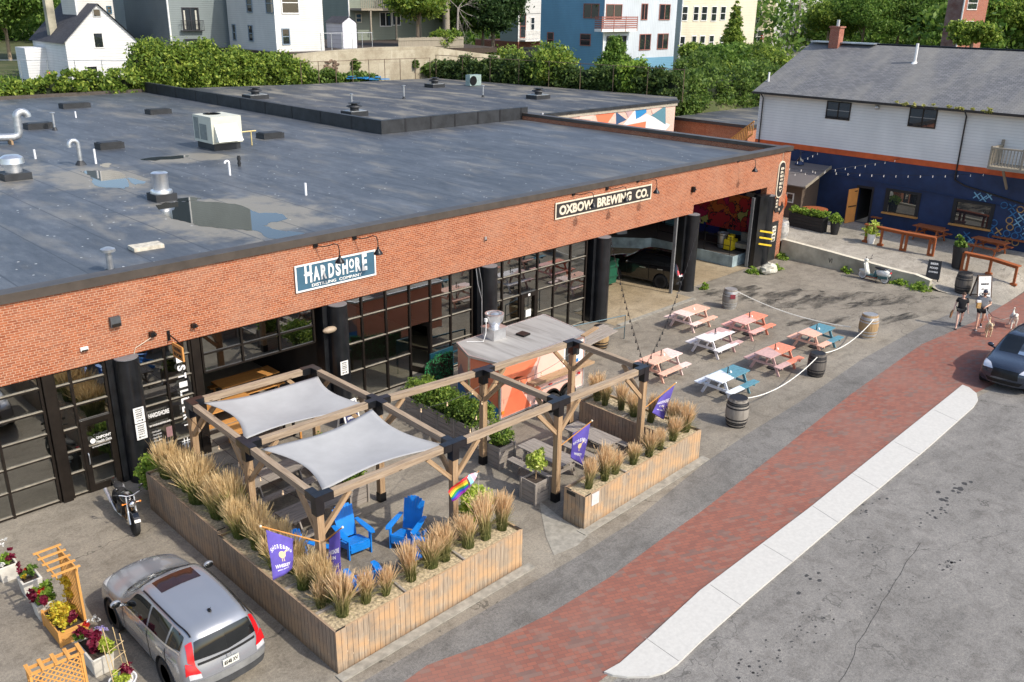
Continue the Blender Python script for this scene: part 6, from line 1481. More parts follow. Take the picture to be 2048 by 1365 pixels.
# ============================================================ signs on the wall
M_sblue = pm('sign_blue', (.045, .12, .18), .5, 0, .08, 2); M_sblk = pm('sign_black', (.022, .02, .02), .6, 0, .1, 3); M_cream = pm('sign_cream', (.68, .60, .46), .6, 0, .06, 4)
def board(name, label, x0, x1, z0, z1, mat, edge, y=YF, par=None, th=.05):
    t = thing(name, label, 'sign', ((x0+x1)/2, y, z0))
    b = MB(); b.bx(x0, x1, y-th, y-.004, z0, z1); pn = b.build('panel', mat, t)
    b = MB(); e = .045
    for a in ((x0-.01, x1+.01, z1-e, z1+.01), (x0-.01, x1+.01, z0-.01, z0+e), (x0-.01, x0+e, z0+e, z1-e), (x1-e, x1+.01, z0+e, z1-e)): b.bx(a[0], a[1], y-th-.012, y-th+.01, a[2], a[3])
    b.build('border', edge, t); return t
X_, Z_ = (1, 0, 0), (0, 0, 1)
t = board('wall_sign', 'blue Hardshore Distilling Company sign with white letters on the brick wall' if False else 'blue rectangular distillery sign with tall white letters under two gooseneck lamps', 14.33, 17.43, 4.48, 5.35, M_sblue, M_white)
for s_, cx, w_, h_, z in (('H', 14.80, .26, .60, 5.02), ('A', 15.10, .24, .48, 4.98), ('R', 15.38, .22, .48, 4.98), ('D', 15.66, .22, .48, 4.98), ('S', 15.93, .2, .48, 4.98), ('H', 16.20, .22, .48, 4.98), ('O', 16.46, .2, .34, 5.05), ('R', 16.72, .22, .48, 4.98), ('E', 16.98, .2, .60, 5.02)):
    lettering(s_, (cx, YF-.055, z), X_, Z_, w_, h_, M_white, t, .045)
b = MB(); b.bx(16.37, 16.55, YF-.06, YF-.05, 4.77, 4.80); b.bx(14.64, 14.96, YF-.06, YF-.05, 4.99, 5.03); b.build('rule', M_white, t)
lettering('DISTILLING  COMPANY', (15.88, YF-.055, 4.62), X_, Z_, 1.95, .10, M_white, t, .02)
t = board('wall_sign', 'long black and cream brewing company sign painted on the brick wall', 26.38, 32.72, 5.02, 5.68, M_sblk, M_cream)
lettering('OXBOW  BREWING  CO.', (29.55, YF-.055, 5.35), X_, Z_, 5.9, .40, M_cream, t, .045)
# tall arrow sign at the corner
t = thing('arrow_sign', 'tall black pill-shaped sign ending in a hooked arrow at the brick corner', 'sign', (44.4, YF, 3))
def pill(x0, x1, z0, z1, n=10):
    r = (x1-x0)/2; cx = (x0+x1)/2; return [(cx+r*math.cos(PI*k/n), z1-r+r*math.sin(PI*k/n)) for k in range(n+1)]+[(cx-r*math.cos(PI*k/n), z0+r-r*math.sin(PI*k/n)) for k in range(n+1)]
MXZ = lambda y: Matrix(((1, 0, 0, 0), (0, 0, -1, y), (0, 1, 0, 0), (0, 0, 0, 1)))
b = MB(); b.prism(pill(43.95, 44.65, 3.5, 5.5), 0, .05, MXZ(YF-.005)); b.build('border', M_cream, t)
b = MB(); b.prism(pill(44.03, 44.57, 3.58, 5.42), 0, .03, MXZ(YF-.056)); b.prism([(43.98, 3.5), (43.98, 2.95), (44.15, 2.72), (44.6, 2.72), (44.6, 2.55), (45.0, 2.9), (44.75, 3.25), (44.75, 3.02), (44.45, 3.02), (44.36, 3.12), (44.36, 3.5)], 0, .05, MXZ(YF-.005)); b.build('panel', M_sblk, t)
for i, s_ in enumerate('BREWERY'): lettering(s_, (44.3, YF-.09, 5.1-.2*i), X_, Z_, .34, .13, M_cream, t, .03)
for i, s_ in enumerate('BEE'): lettering(s_, (44.17, YF-.058, 3.38-.17*i), X_, Z_, .2, .1, M_cream, t, .03)
lettering('R', (44.5, YF-.058, 2.86), X_, Z_, .14, .14, M_cream, t, .03)
b = MB(); b.tube([(44.3, YF-.02, 5.5), (44.3, YF-.02, 5.92)], .012, 4); b.build('conduit', M_cream, t)
def goose(x, z, label):
    t = thing('gooseneck_lamp', label, 'wall lamp', (x, YF, z), 0, 'black gooseneck lamps along the brick wall')
    b = MB(); b.box((0, -.03, 0), (.14, .06, .14)); b.build('mount', M_blackmet, t, world=False)
    pts = [(0, -.05, 0), (.12, -.25, -.02), (.22, -.45, .04), (.3, -.62, .12), (.36, -.74, .1), (.38, -.78, -.05), (.38, -.78, -.26)]
    b = MB(); b.tube(pts, .016, 6); b.build('arm', M_blackmet, t, True, world=False)
    b = MB(); b.lathe((.38, -.78, -.48), [(.155, 0), (.15, .03), (.09, .12), (.045, .17), (.035, .24)], 16); b.build('shade', M_blackmet, t, True, world=False)
for (px, py), lb in zip(((630, 491), (708, 475), (1146, 388), (1213, 377), (1275, 362), (1476, 322), (1568, 302)), ('left gooseneck lamp over the blue distillery sign', 'right gooseneck lamp over the blue distillery sign', 'gooseneck lamp over the left end of the long black sign', 'gooseneck lamp over the middle of the long black sign', 'gooseneck lamp over the right end of the long black sign', 'gooseneck lamp alone between the long sign and the arrow sign', 'gooseneck lamp above the arrow sign at the brick corner')):
    p = PY(px, py, YF); goose(p.x, p.z, lb)
def wallbox(name, label, cat, px, py, d, mat, dy=.12, lens=True):
    p = PY(px, py, YF-.02); t = thing(name, label, cat, (p.x, YF, p.z)); b = MB(); b.box((0, -dy/2-.002, 0), d); b.build('housing', mat, t, world=False)
    b = MB(); b.box((0, -dy-.02, -d[2]*.3), (d[0]*.8, .04, d[2]*.3)) if lens else b.sphere((d[0]*.4, -dy, 0), (.05, .06, .05), 8, 6); b.build('front', M_frame, t, world=False); return t
wallbox('wall_light', 'square dark wall light high on the brick near the left column', 'wall lamp', 229, 643, (.28, .12, .28), pm('slate_housing', (.07, .075, .08), .5))
wallbox('junction_box', 'small pale junction box on the lower brick left of the column', 'electrical box', 168, 698, (.2, .06, .1), M_white, .06)
wallbox('floodlight', 'small dark twin floodlight on the brick above the left column', 'floodlight', 303, 668, (.14, .14, .14), M_blackmet, .14, False)
wallbox('floodlight', 'small dark floodlight on the brick right of the hanging wooden sign', 'floodlight', 386, 651, (.12, .14, .12), M_blackmet, .14, False)
wallbox('wall_light', 'small dark dome light on the brick right of the long black sign', 'wall lamp', 1385, 379, (.16, .14, .26), M_blackmet, .14, False)
wallbox('junction_box', 'small grey box on the brick above the white food trailer fan', 'electrical box', 970, 478, (.08, .08, .16), M_galv, .06)
b = MB(); b.tube([(9.58, YF-.1, 4.2), (9.1, YF-.05, 3.98), (9.05, YF-.03, 3.8)], .01, 4); T(b.build('cable', M_cream), 'pale cable drooping from the small floodlight to the black column top', 'cable')
# hanging wooden sign
t = thing('hanging_sign', 'small varnished wooden sign hanging on a bracket over the lettered window', 'sign', (10.2, YF-.4, 3.5))
b = MB(); b.beam((10.1, YF-.01, 4.15), (10.1, YF-.85, 4.02), .03, .03); b.beam((10.1, YF-.02, 3.95), (10.1, YF-.02, 4.25), .08, .03); b.build('bracket', M_blackmet, t)
b = MB(); b.bx(10.08, 10.13, YF-.83, YF-.2, 3.52, 3.95); pn = b.build('panel', M_orange, t)
for k, s_ in enumerate(('TASTING', 'ROOM')): lettering(s_, (10.078, YF-.515, 3.82-.17*k), (0, -1, 0), Z_, .46, .11, M_sblk, pn, .02)
# window lettering: runs downward, on the glass
y_ = 24.075
dt = [c for c in SC.collection.objects if c.name.startswith('window_frame') ]
zz = 3.44
for i, s_ in enumerate('DISTILLERY'):
    lettering(s_, (10.38, y_-.02, 3.52-.262*i), (0, 0, -1), (1, 0, 0), .17, .25, M_white, bld, .04, name='window_letter')
for k in range(4): 
    b = MB(); b.beam((10.2+.1*k, y_-.02, .42), (10.2+.1*k, y_-.02, .75), .03, .01, (1, 0, 0)); b.build('window_mark', M_white, bld)
b = MB(); b.beam((10.12, y_-.025, .58), (10.62, y_-.025, .58), .01, .03); b.beam((10.12, y_-.03, .66), (10.58, y_-.03, .66), .01, .025); b.build('window_mark', M_white, bld)
lettering('HARDSHORE', (9.55, y_-.01, 1.78), X_, Z_, .62, .14, M_white, bld, .03, name='window_letter')
lettering('84 WASHINGTON AVE', (9.55, y_-.01, 1.46), X_, Z_, .62, .06, M_white, bld, .01, name='window_letter')
for k in range(6): lettering(['DISTILLERY', 'TASTING', 'COCKTAILS', 'TOURS', 'THU - SUN', 'WELCOME'][k], (9.42, y_-.01, 1.25-.1*k), X_, Z_, .26, .045, M_white, bld, .0, name='window_letter')
b = MB(); b.bx(9.7, 9.88, y_-.02, y_-.01, .95, 1.28); b.build('window_sticker', pm('mauve_sticker', (.30, .17, .17), .6), bld)
lettering('ONPOINT', (7.92, 24.05, 1.62), X_, Z_, .42, .085, M_white, bld, .03, name='window_letter'); lettering('Health Data', (7.92, 24.05, 1.50), X_, Z_, .42, .085, M_white, bld, .01, name='window_letter'); lettering('84 WASHINGTON AVE', (7.83, 24.05, 1.37), X_, Z_, .5, .04, M_white, bld, .0, name='window_letter')
b = MB(); b.lathe(None, [(.075, 0), (.075, .004), (0, .005)], 16, Matrix.Translation((7.62, 24.05, 1.56)) @ Matrix.Rotation(PI/2, 4, 'X')); b.build('window_mark', M_white, bld)
def psign(label, x, y, z0, z1, w_, lines, arrow):
    t = thing('parking_sign', label, 'sign', (x, y, z0), 0, 'white parking signs on the black columns')
    b = MB(); b.box((0, 0, (z1-z0)/2), (w_, .012, z1-z0)); b.build('plate', M_white, t, world=False)
    for k, s_ in enumerate(lines): lettering(s_, (0, -.008, (z1-z0)*(.88-.135*k)), X_, Z_, w_*.62, .035, M_blackmet, t, .01, world=False)
    b = MB(); zz_ = (z1-z0)*.16; b.beam((-w_*.3, -.01, zz_), (w_*.3, -.01, zz_), .01, .012)
    if arrow & 1: b.beam((w_*.3, -.01, zz_), (w_*.18, -.01, zz_+.03), .01, .012); b.beam((w_*.3, -.01, zz_), (w_*.18, -.01, zz_-.03), .01, .012)
    if arrow & 2: b.beam((-w_*.3, -.01, zz_), (-w_*.18, -.01, zz_+.03), .01, .012); b.beam((-w_*.3, -.01, zz_), (-w_*.18, -.01, zz_-.03), .01, .012)
    b.build('arrow', M_blackmet, t, world=False)
LN = ['PARKING', 'FOR', 'HARDSHORE', 'CUSTOMERS', 'ONLY']
psign('upper white parking sign on the left black column, arrow pointing right', 8.78, 23.52, 1.93, 2.40, .30, LN, 1)
psign('lower white parking sign on the left black column, arrow pointing left', 8.78, 23.52, 1.42, 1.90, .30, LN[:2]+['ONPOINT', 'STAFF', 'ONLY'], 2)
psign('white parking sign on the second black column behind the pergola', 15.68, 23.52, 1.44, 1.92, .30, LN, 3)
b = MB(); b.sphere((15.35, 23.75, 3.05), (.27, .13, .11), 14, 8); T(b.build('column_light', pm('tan_housing', (.34, .26, .18), .6), None, True), 'oval tan light fixture on the second black column', 'wall lamp')
b = MB(); b.tube([(22.05, 23.95, 3.8), (22.1, 23.9, 3.2), (22.25, 23.85, 2.6), (22.25, 23.85, .6)], .018, 6); b.tube([(22.2, 23.95, 3.8), (22.3, 23.9, 3.2), (22.33, 23.85, .6)], .012, 6); T(b.build('conduit', M_galv, None, True), 'pale conduit pipes running down beside the third black column', 'pipe')
# folded sandwich boards
def aboard(label, c, rz, w_, h, frame, face, lines, z=0, lm=None):
    t = thing('sandwich_board', label, 'sign', (c[0], c[1], z), rz)
    for s in (-1, 1):
        M_ = Matrix.Rotation(s*R_(14), 4, 'X'); M2 = Matrix.Translation((0, s*h*.25, 0)) @ M_
        b = MB(); b.box(None, (w_-.1, .02, h-.16), M=M2 @ Matrix.Translation((0, 0, h/2+.03))); b.build('panel', face, t, world=False)
        b = MB()
        for dx in (-1, 1): b.box(None, (.05, .045, h), M=M2 @ Matrix.Translation((dx*(w_/2-.025), 0, h/2)))
        for zz_ in (h-.03, .12): b.box(None, (w_-.1, .04, .05), M=M2 @ Matrix.Translation((0, 0, zz_)))
        b.build('frame', frame, t, world=False)
        if s == -1:
            for k, (s_, hh, ww) in enumerate(lines):
                c_ = M2 @ Vector((0, -.016, h*(.84-.2*k))); u = (M2.to_3x3() @ Vector((0, 0, 1)))
                lettering(s_, c_, X_, u, w_*ww, hh, lm or M_blackmet, t, .03, world=False)
    return t
p = G(1972, 600)
aboard('white open sign in a dark frame standing behind the two people', (p.x+.1, p.y+.3), R_(-38), .75, 1.2, pm('walnut_frame', (.08, .05, .035), .6), M_white, [('*', .06, .1), ('HARDSHORE', .09, .55), ('<---', .08, .5), ('OPEN', .14, .7)])
p = GT(1868, 560)
aboard('black sandwich board with white writing at the end of the low concrete wall', (p.x, p.y+.1), R_(-75), .62, 1.05, M_bl, M_bl, [('BEER', .1, .6), ('FOOD', .1, .6), ('OYSTERS', .08, .7)], p.z, M_white)
aboard('white framed navy board sign under the pergola edge by the second column', (15.1, 22.55), R_(5), .62, 1.0, M_white, pm('navy_board', (.03, .035, .10), .6), [('VERMONT', .09, .7), ('LOCAL', .12, .6), ('SPIRITS', .08, .6)], 0, M_white)
# ============================================================ flags
def banner(label, cor, texts, cloth, pole, wave=.05, ph=0., name='flag', extra=None, polemat=None, cat='flag', grp=None):
    TL, TR, BR_, BL = [Vector(p) for p in cor]
    nrm = (TR-TL).cross(BL-TL).normalized()
    def f(u, v, off=0.):
        p = TL.lerp(TR, u).lerp(BL.lerp(BR_, u), v); w_ = wave*math.sin(u*5.5+ph+v*1.5)*(.3+.7*v)+wave*.4*math.sin(v*7+ph)
        return p+nrm*(w_-off)
    t = thing(name, label, cat, tuple(pole[0]), 0, grp)
    b = MB(); n = 16; vs = [f(i/n, j/n) for j in range(n+1) for i in range(n+1)]; m = n+1
    b.add(vs, [(j*m+i, j*m+i+1, (j+1)*m+i+1, (j+1)*m+i) for j in range(n) for i in range(n)]); c = b.build('cloth', cloth, t, 'full')
    s = c.modifiers.new('s', 'SOLIDIFY'); s.thickness = .004
    sgn = -1 if nrm.dot(Vector((0, 0, 0))-TL) < 0 else 1
    side = 1 if nrm.dot(Vector((0, 0, CAMH))-TL) > 0 else -1
    for (s_, u0, v0, w_, h, mt_, arc) in texts:
        chars = [(s_, 0, 0)] if not arc else [(c_, (k-(len(s_)-1)/2)/(len(s_)-1), 0) for k, c_ in enumerate(s_)]
        for (c_, q, _) in chars:
            me = text_mesh(c_, .03, 0.); nn = len(me.vertices); a = np.zeros(nn*3); me.vertices.foreach_get('co', a); a = a.reshape(-1, 3); mn, mx = a.min(0), a.max(0); a -= (mn+mx)/2
            ww = w_ if not arc else w_/len(s_)*.8; a[:, 0] *= ww/max(1e-6, mx[0]-mn[0]); a[:, 1] *= h/max(1e-6, mx[1]-mn[1])
            if arc:
                th = -q*1.7; x_, y2 = a[:, 0].copy(), a[:, 1].copy(); a[:, 0] = x_*math.cos(th)-y2*math.sin(th)*.8; a[:, 1] = x_*math.sin(th)+y2*math.cos(th)
                cx_, cy_ = u0+w_*.5*math.sin(-th)/math.sin(.85)*1., v0+arc*(1-math.cos(th))
            else: cx_, cy_ = u0, v0
            co2 = np.array([f(cx_+p[0], cy_-p[1], -side*.007) for p in a]); me.vertices.foreach_set('co', co2.ravel()); me.materials.clear(); me.materials.append(mt_); me.name = 'lettering'
            finish(me, 'lettering', c)
    if extra: extra(f, side, c, t)
    b = MB(); b.tube([pole[0], pole[1]], .016, 8); b.build('pole', polemat or M_orange, t, True)
    b = MB(); b.sphere(pole[1], .03, 8, 6); b.build('finial', M_cream, t, True)
    return t
def bird(f, side, c, t):
    b = MB(); P = lambda u, v: f(u, v, -side*.008)
    for pts in ([(.5+.13*math.cos(k), .5+.085*math.sin(k)) for k in np.linspace(0, 6.28, 12)[:-1]], [(.58, .44), (.66, .38), (.78, .4), (.66, .42), (.62, .5)], [(.46, .57), (.48, .57), (.5, .66), (.47, .66)], [(.53, .57), (.55, .57), (.58, .66), (.55, .66)]):
        b.quad(*[P(u, v) for u, v in pts])
    b.build('bird_emblem', pm('emblem_cream', (.75, .58, .28), .7), c)
WT = pm('flag_white', (.72, .70, .74), .7, 0, .03, 4)
yp = 14.86
def pyl(*pts, Y=yp): return [PY(x, y, Y) for x, y in pts]
c1 = [PY(532, 1060, 14.9), PY(586, 1078, 14.9), PY(586, 1138, 14.75), PY(548, 1162, 14.65)]
post0 = Vector((9.0, 14.85, 2.05))
banner('purple shorebird whiskey flag on a slanted pole at the corner pergola post', c1, [('SHOREBIRD', .5, .30, .78, .10, WT, .30), ('WHISKEY', .5, .76, .66, .085, WT, 0), ('SMALL BATCH', .5, .85, .5, .03, WT, 0)], M_purple, (post0, PY(521, 1053, 14.9)), .03, extra=bird, grp='purple flags on the pergola posts')
c2 = [PY(657, 1080, 14.6), PY(679, 1062, 14.3), PY(682, 1160, 14.35), PY(656, 1150, 14.6)]
banner('purple gin flag hanging nearly edge-on at the corner pergola post', c2, [('HARDSHORE', .5, .38, .86, .10, WT, 0), ('GIN', .5, .52, .4, .08, WT, 0), ('DISTILLED IN MAINE', .5, .72, .7, .035, WT, 0)], M_purple, (Vector((9.16, 14.85, 2.0)), PY(685, 1055, 14.2)), .03, 1., grp='purple flags on the pergola posts')
c3 = [PY(1146, 868, 14.6), PY(1181, 848, 14.4), PY(1166, 932, 14.5), PY(1141, 916, 14.6)]
banner('purple shorebird whiskey flag on the middle front pergola post', c3, [('SHOREBIRD', .5, .32, .8, .10, WT, .28), ('WHISKEY', .5, .77, .62, .085, WT, 0)], M_purple, (Vector((16.7, 14.68, 1.75)), PY(1184, 842, 14.35)), .035, 2., extra=bird, grp='purple flags on the pergola posts')
c4_ = [PY(1319, 796, 14.5), PY(1349, 771, 14.3), PY(1327, 840, 14.4), PY(1304, 826, 14.5)]
banner('purple gin flag on the right front pergola post above the golden grasses', c4_, [('HARDSHORE', .5, .42, .86, .12, WT, 0), ('GIN', .5, .58, .36, .09, WT, 0), ('MAINE', .5, .74, .5, .05, WT, 0)], M_purple, (Vector((20.35, 14.55, 1.8)), PY(1352, 766, 14.25)), .035, 3., grp='purple flags on the pergola posts')
m, nt, b_ = _nt('progress_flag'); uvn = nd(nt, 'SeparateXYZ', {'Vector': coord(nt, 'Generated')})
m2 = m
def stripes(name, cols): 
    out = []
    for k, c in enumerate(cols): out.append(pm(name+str(k), c, .7, 0, .04, 4))
    return out
pc = stripes('flag_stripe', [(.6, .02, .03), (.75, .25, .02), (.8, .65, .03), (.02, .3, .08), (.02, .08, .5), (.25, .02, .3)]); tc_ = stripes('flag_chevron', [(.7, .7, .7), (.75, .35, .42), (.25, .55, .7), (.12, .07, .03), (.01, .01, .01)])
t = thing('flag', 'rainbow progress pride flag twisted on its pole at the middle patio post', 'flag', (12.95, 14.75, 1.9))
tip = PY(958, 942, 14.5); root = Vector((12.98, 14.75, 1.75))
b = MB(); n = 18; A, B, C_, D = PY(918, 962, 14.6), PY(957, 944, 14.5), PY(903, 1003, 14.7), PY(897, 985, 14.75)
def ff(u, v):
    p = B.lerp(A, u).lerp((B.lerp(PY(925, 982, 14.55), u)), v) if u < .5 else A.lerp(D, (u-.5)*2).lerp(PY(925, 982, 14.55).lerp(C_, (u-.5)*2), v)
    if u < .5: p = B.lerp(PY(922, 958, 14.6), u*2).lerp(B.lerp(PY(932, 986, 14.5), u*2), v)
    else: p = PY(922, 958, 14.6).lerp(D, (u-.5)*2).lerp(PY(932, 986, 14.5).lerp(C_, (u-.5)*2), v)
    return p+Vector((0, .04*math.sin(u*9+v*3), 0))
vs = [ff(i/n, j/12) for j in range(13) for i in range(n+1)]
for j in range(12):
    for i in range(n):
        k = int(j/2); ch = i-abs(j-5.5)*-.7
        b.cur = (6+min(4, int(i/1.8))) if i < 9-abs(j-5.5)*.8 and i < 7 else k
        b.add([vs[j*(n+1)+i], vs[j*(n+1)+i+1], vs[(j+1)*(n+1)+i+1], vs[(j+1)*(n+1)+i]], [(0, 1, 2, 3)])
b.build('cloth', pc+tc_, t)
b = MB(); b.tube([root, tip], .014, 6); b.build('pole', M_orange, t, True); b = MB(); b.tube([tip, Vector((tip.x-.05, tip.y, .3))], .004, 4); b.build('cord', M_rope, t)
# ============================================================ flower pots and trellises
M_pot = pm('cream_pot', (.60, .57, .50), .75, 0, .12, 4)
FLC = {n: leafm('petal_'+n, tuple(x*.6 for x in c), c, tuple(min(1, x*1.2) for x in c), .25) for n, c in dict(burgundy=(.16, .008, .03), red=(.55, .03, .02), yellow=(.65, .45, .03), white=(.7, .7, .66), orange=(.6, .2, .03), lilac=(.4, .34, .6), lime=(.35, .42, .05)).items()}
def pot(label, x0, y0, w_, d, h, bunch, grp='square cream flower pots'):
    t = thing('flower_pot', label, 'flower pot', (x0+w_/2, y0+d/2, 0), 0, grp)
    b = MB(); k = .1
    o1 = [(k*.4, k*.4), (w_-k*.4, k*.4), (w_-k*.4, d-k*.4), (k*.4, d-k*.4)]; o2 = [(0, 0), (w_, 0), (w_, d), (0, d)]; i2 = [(.05, .05), (w_-.05, .05), (w_-.05, d-.05), (.05, d-.05)]
    V3 = lambda L, z: [(p[0]+x0, p[1]+y0, z) for p in L]
    b.add(V3(o1, 0)+V3(o2, h)+V3(i2, h)+V3(i2, h-.08), [(i, (i+1) % 4, 4+(i+1) % 4, 4+i) for i in range(4)]+[(4+i, 4+(i+1) % 4, 8+(i+1) % 4, 8+i) for i in range(4)]+[(8+i, 8+(i+1) % 4, 12+(i+1) % 4, 12+i) for i in range(4)])
    b.build('pot', M_pot, t, bevel=.012)
    b = MB(); b.quad(*V3(i2, h-.07)); b.build('soil', M_soil, t)
    for q, (nm, mt_, dx, dy, dz, rx, rz_, n, sz) in enumerate(bunch):
        foliage(nm, [(x0+dx*w_, y0+dy*d, h+dz, rx, rx, rz_)], n, sz, mt_, t, q+int(x0*10+y0*7), .2)
    return t
GL, BL2 = M_lt_leaf, M_leaf
pot('cream pot with burgundy plume and white daisies at the left edge of the photo', 4.15, 21.2, .44, .44, .42, [('leaves', GL, .4, .6, .12, .16, .14, 260, .05), ('burgundy_plume', FLC['burgundy'], .75, .3, .22, .08, .22, 160, .045), ('daisies', FLC['white'], .6, .8, .48, .14, .06, 40, .03), ('white_flowers', FLC['white'], .2, .2, .08, .08, .05, 60, .04)])
pot('cream pot with a burgundy spike and mixed red-yellow flowers, second from the left', 4.36, 20.2, .44, .44, .42, [('leaves', BL2, .55, .6, .15, .17, .16, 320, .045), ('burgundy_plume', FLC['burgundy'], .15, .6, .28, .05, .2, 90, .04), ('yellow_flowers', FLC['yellow'], .3, .4, .1, .1, .06, 60, .035), ('red_flowers', FLC['red'], .4, .7, .15, .08, .06, 40, .03)])
pot('cream pot with a full rounded green plant and orange blooms beside the tall trellis', 4.30, 19.1, .44, .44, .42, [('leaves', GL, .6, .5, .18, .25, .2, 700, .055), ('orange_flowers', FLC['red'], .4, .3, .28, .13, .06, 70, .04), ('burgundy_plume', FLC['burgundy'], .05, .4, .2, .09, .18, 170, .045)])
pot('long cream trough overflowing with burgundy plumes and lilac flowers', 4.48, 16.45, .46, .95, .44, [('burgundy_plume', FLC['burgundy'], .45, .35, .22, .15, .28, 520, .06), ('burgundy_plume', FLC['burgundy'], .2, .75, .2, .1, .22, 220, .05), ('lime_leaves', FLC['lime'], .75, .15, .12, .17, .14, 320, .055), ('leaves', GL, .3, .85, .16, .15, .14, 280, .05), ('yellow_flowers', FLC['yellow'], .35, .9, .26, .09, .06, 70, .04), ('red_flower', FLC['red'], .55, .9, .32, .06, .06, 50, .045), ('lilac_flowers', FLC['lilac'], .85, .5, .3, .13, .1, 90, .035), ('white_flowers', FLC['white'], .9, .8, .42, .14, .07, 45, .028)])
def lattice(b, o, u, L, z0, z1, st=.09):
    u = Vector(u).normalized(); nrm = Vector((-u.y, u.x, 0)); n = int((L+(z1-z0))/st)
    for s in (1, -1):
        for k in range(n+1):
            a = k*st; # lines x+s*z = const
            pts = []
            x0 = a-(z1-z0) if s == 1 else a-(z1-z0); 
            p0 = [x0, z0] if s == 1 else [a, z0]; p1 = [a, z1] if s == 1 else [a-(z1-z0), z1]
            dx = p1[0]-p0[0]; dz = p1[1]-p0[1]
            ts = [0, 1]
            for lim in (0, L):
                pass
            t0, t1 = 0., 1.
            for (pp, dd, lo, hi) in ((p0[0], dx, 0, L),):
                if abs(dd) < 1e-9: continue
                ta, tb = (lo-pp)/dd, (hi-pp)/dd
                if ta > tb: ta, tb = tb, ta
                t0, t1 = max(t0, ta), min(t1, tb)
            if t1-t0 < .05: continue
            A_ = Vector(o)+u*(p0[0]+dx*t0)+Vector((0, 0, p0[1]+dz*t0))+nrm*(.006*s); B_ = Vector(o)+u*(p0[0]+dx*t1)+Vector((0, 0, p0[1]+dz*t1))+nrm*(.006*s)
            b.beam(A_, B_, .008, .025, nrm)
t = thing('trellis_planter', 'amber cedar planter with tall lattice and slatted canopy, full of yellow and orange flowers', 'planter', (4.6, 18.1, 0))
x0, x1, y0, y1, zt = 4.36, 4.92, 17.95, 18.95, .38
b = MB()
for k in range(3): zz = .07+.12*k; b.beam((x0, y0, zz), (x1, y0, zz), .025, .112); b.beam((x0, y0, zz), (x0, y1, zz), .025, .112); b.beam((x1, y0, zz), (x1, y1, zz), .025, .112); b.beam((x0, y1, zz), (x1, y1, zz), .025, .112)
for (x, y) in ((x0, y0), (x0, y1), (x1, y0), (x1, y1)): b.beam((x, y, 0), (x, y, zt+.02), .055, .055)
b.build('box', M_cedar, t); b = MB(); b.bx(x0+.02, x1-.02, y0+.02, y1-.02, 0, zt-.05); b.build('soil', M_soil, t)
zl = 1.75
b = MB()
for y in (y0, y1): b.beam((x1, y, zt), (x1, y, zl), .05, .05)
b.beam((x1, y0, zl-.03), (x1, y1, zl-.03), .04, .05); b.beam((x1, y0, zt+.06), (x1, y1, zt+.06), .04, .05); fr_ = b.build('lattice_frame', M_cedar, t)
b = MB(); lattice(b, (x1, y0, 0), (0, 1, 0), y1-y0, zt+.06, zl-.04); b.build('lattice', M_cedar, fr_)
b = MB(); b.beam((x1, y0-.1, zl+.02), (x1, y1+.1, zl+.02), .03, .04); b.beam((x1-.42, y0-.1, zl+.02), (x1-.42, y1+.1, zl+.02), .03, .04)
for k in range(5): y = y0-.05+k*(y1-y0+.1)/4; b.beam((x1-.5, y, zl+.055), (x1+.08, y, zl+.055), .06, .025)
b.build('canopy', M_cedar, t)
foliage('flowers', [(4.62, 18.45, .5, .28, .45, .2)], 1500, .04, leafm('marigold_mix', (.12, .13, .02), (.55, .3, .03), (.6, .5, .05)), t, 77, .1)
foliage('burgundy_plume', [(4.7, 18.05, .55, .1, .1, .2), (4.42, 18.85, .62, .09, .09, .2)], 420, .05, FLC['burgundy'], t, 78, .1); foliage('vine', [(4.9, 18.6, .95, .06, .3, .35)], 380, .045, FLC['yellow'], t, 79, .1)
t = thing('trellis', 'amber cedar lattice screen with open top frame in the bottom left corner', 'trellis', (4.0, 15.9, 0))
A = G(60, 1350, 1.6); B = G(163, 1306, 1.6); dv = (B-A).normalized(); L = (B-A).length; nv = Vector((-dv.y, dv.x, 0))
b = MB()
for q in (0, L):
    for s in (0, .2): p = A+dv*q+nv*s; b.beam((p.x, p.y, 0), (p.x, p.y, 1.58), .045, .045)
for s in (0, .2): b.beam(A+nv*s, B+nv*s, .04, .05)
for k in range(5): p = A+dv*(L*k/4); b.beam(p-nv*.08+Vector((0, 0, .04)), p+nv*.28+Vector((0, 0, .04)), .07, .025)
b.beam((A.x, A.y, .35), (B.x, B.y, .35), .04, .05); fr_ = b.build('frame', M_cedar, t)
b = MB(); lattice(b, (A.x, A.y, 0), dv, L, .38, 1.56, .115); b.build('lattice', M_cedar, fr_)
t = thing('round_pot', 'round white pot of lime and red flowers with a bamboo cane frame', 'flower pot', (4.95, 15.65, 0))
p = G(246, 1362, .4); b = MB(); b.lathe((p.x, p.y, 0), [(.17, 0), (.25, .4), (.27, .44), (.24, .44), (.23, .36), (0, .36)], 24); b.build('pot', M_whitep, t, True)
foliage('lime_leaves', [(p.x-.05, p.y, .5, .2, .2, .14)], 420, .05, FLC['lime'], t, 4, .1); foliage('red_flowers', [(p.x+.14, p.y+.05, .6, .14, .14, .15)], 220, .045, FLC['burgundy'], t, 5, .1)
b = MB()
for k in range(4):
    q = [(-.3, -.1), (.28, -.05), (.2, .25), (-.1, .28)][k]; b.tube([(p.x+q[0]*.6, p.y+q[1]*.6, .3), (p.x-.05+q[0]*.6, p.y+.15+q[1]*.6, 1.35+.07*k)], .009, 5)
for zz in (.65, .95, 1.2): b.tube([(p.x-.2, p.y, zz), (p.x+.16, p.y+.08, zz+.04), (p.x+.08, p.y+.28, zz)], .007, 4)
b.build('cane_frame', pm('bamboo', (.55, .40, .2), .6), t)
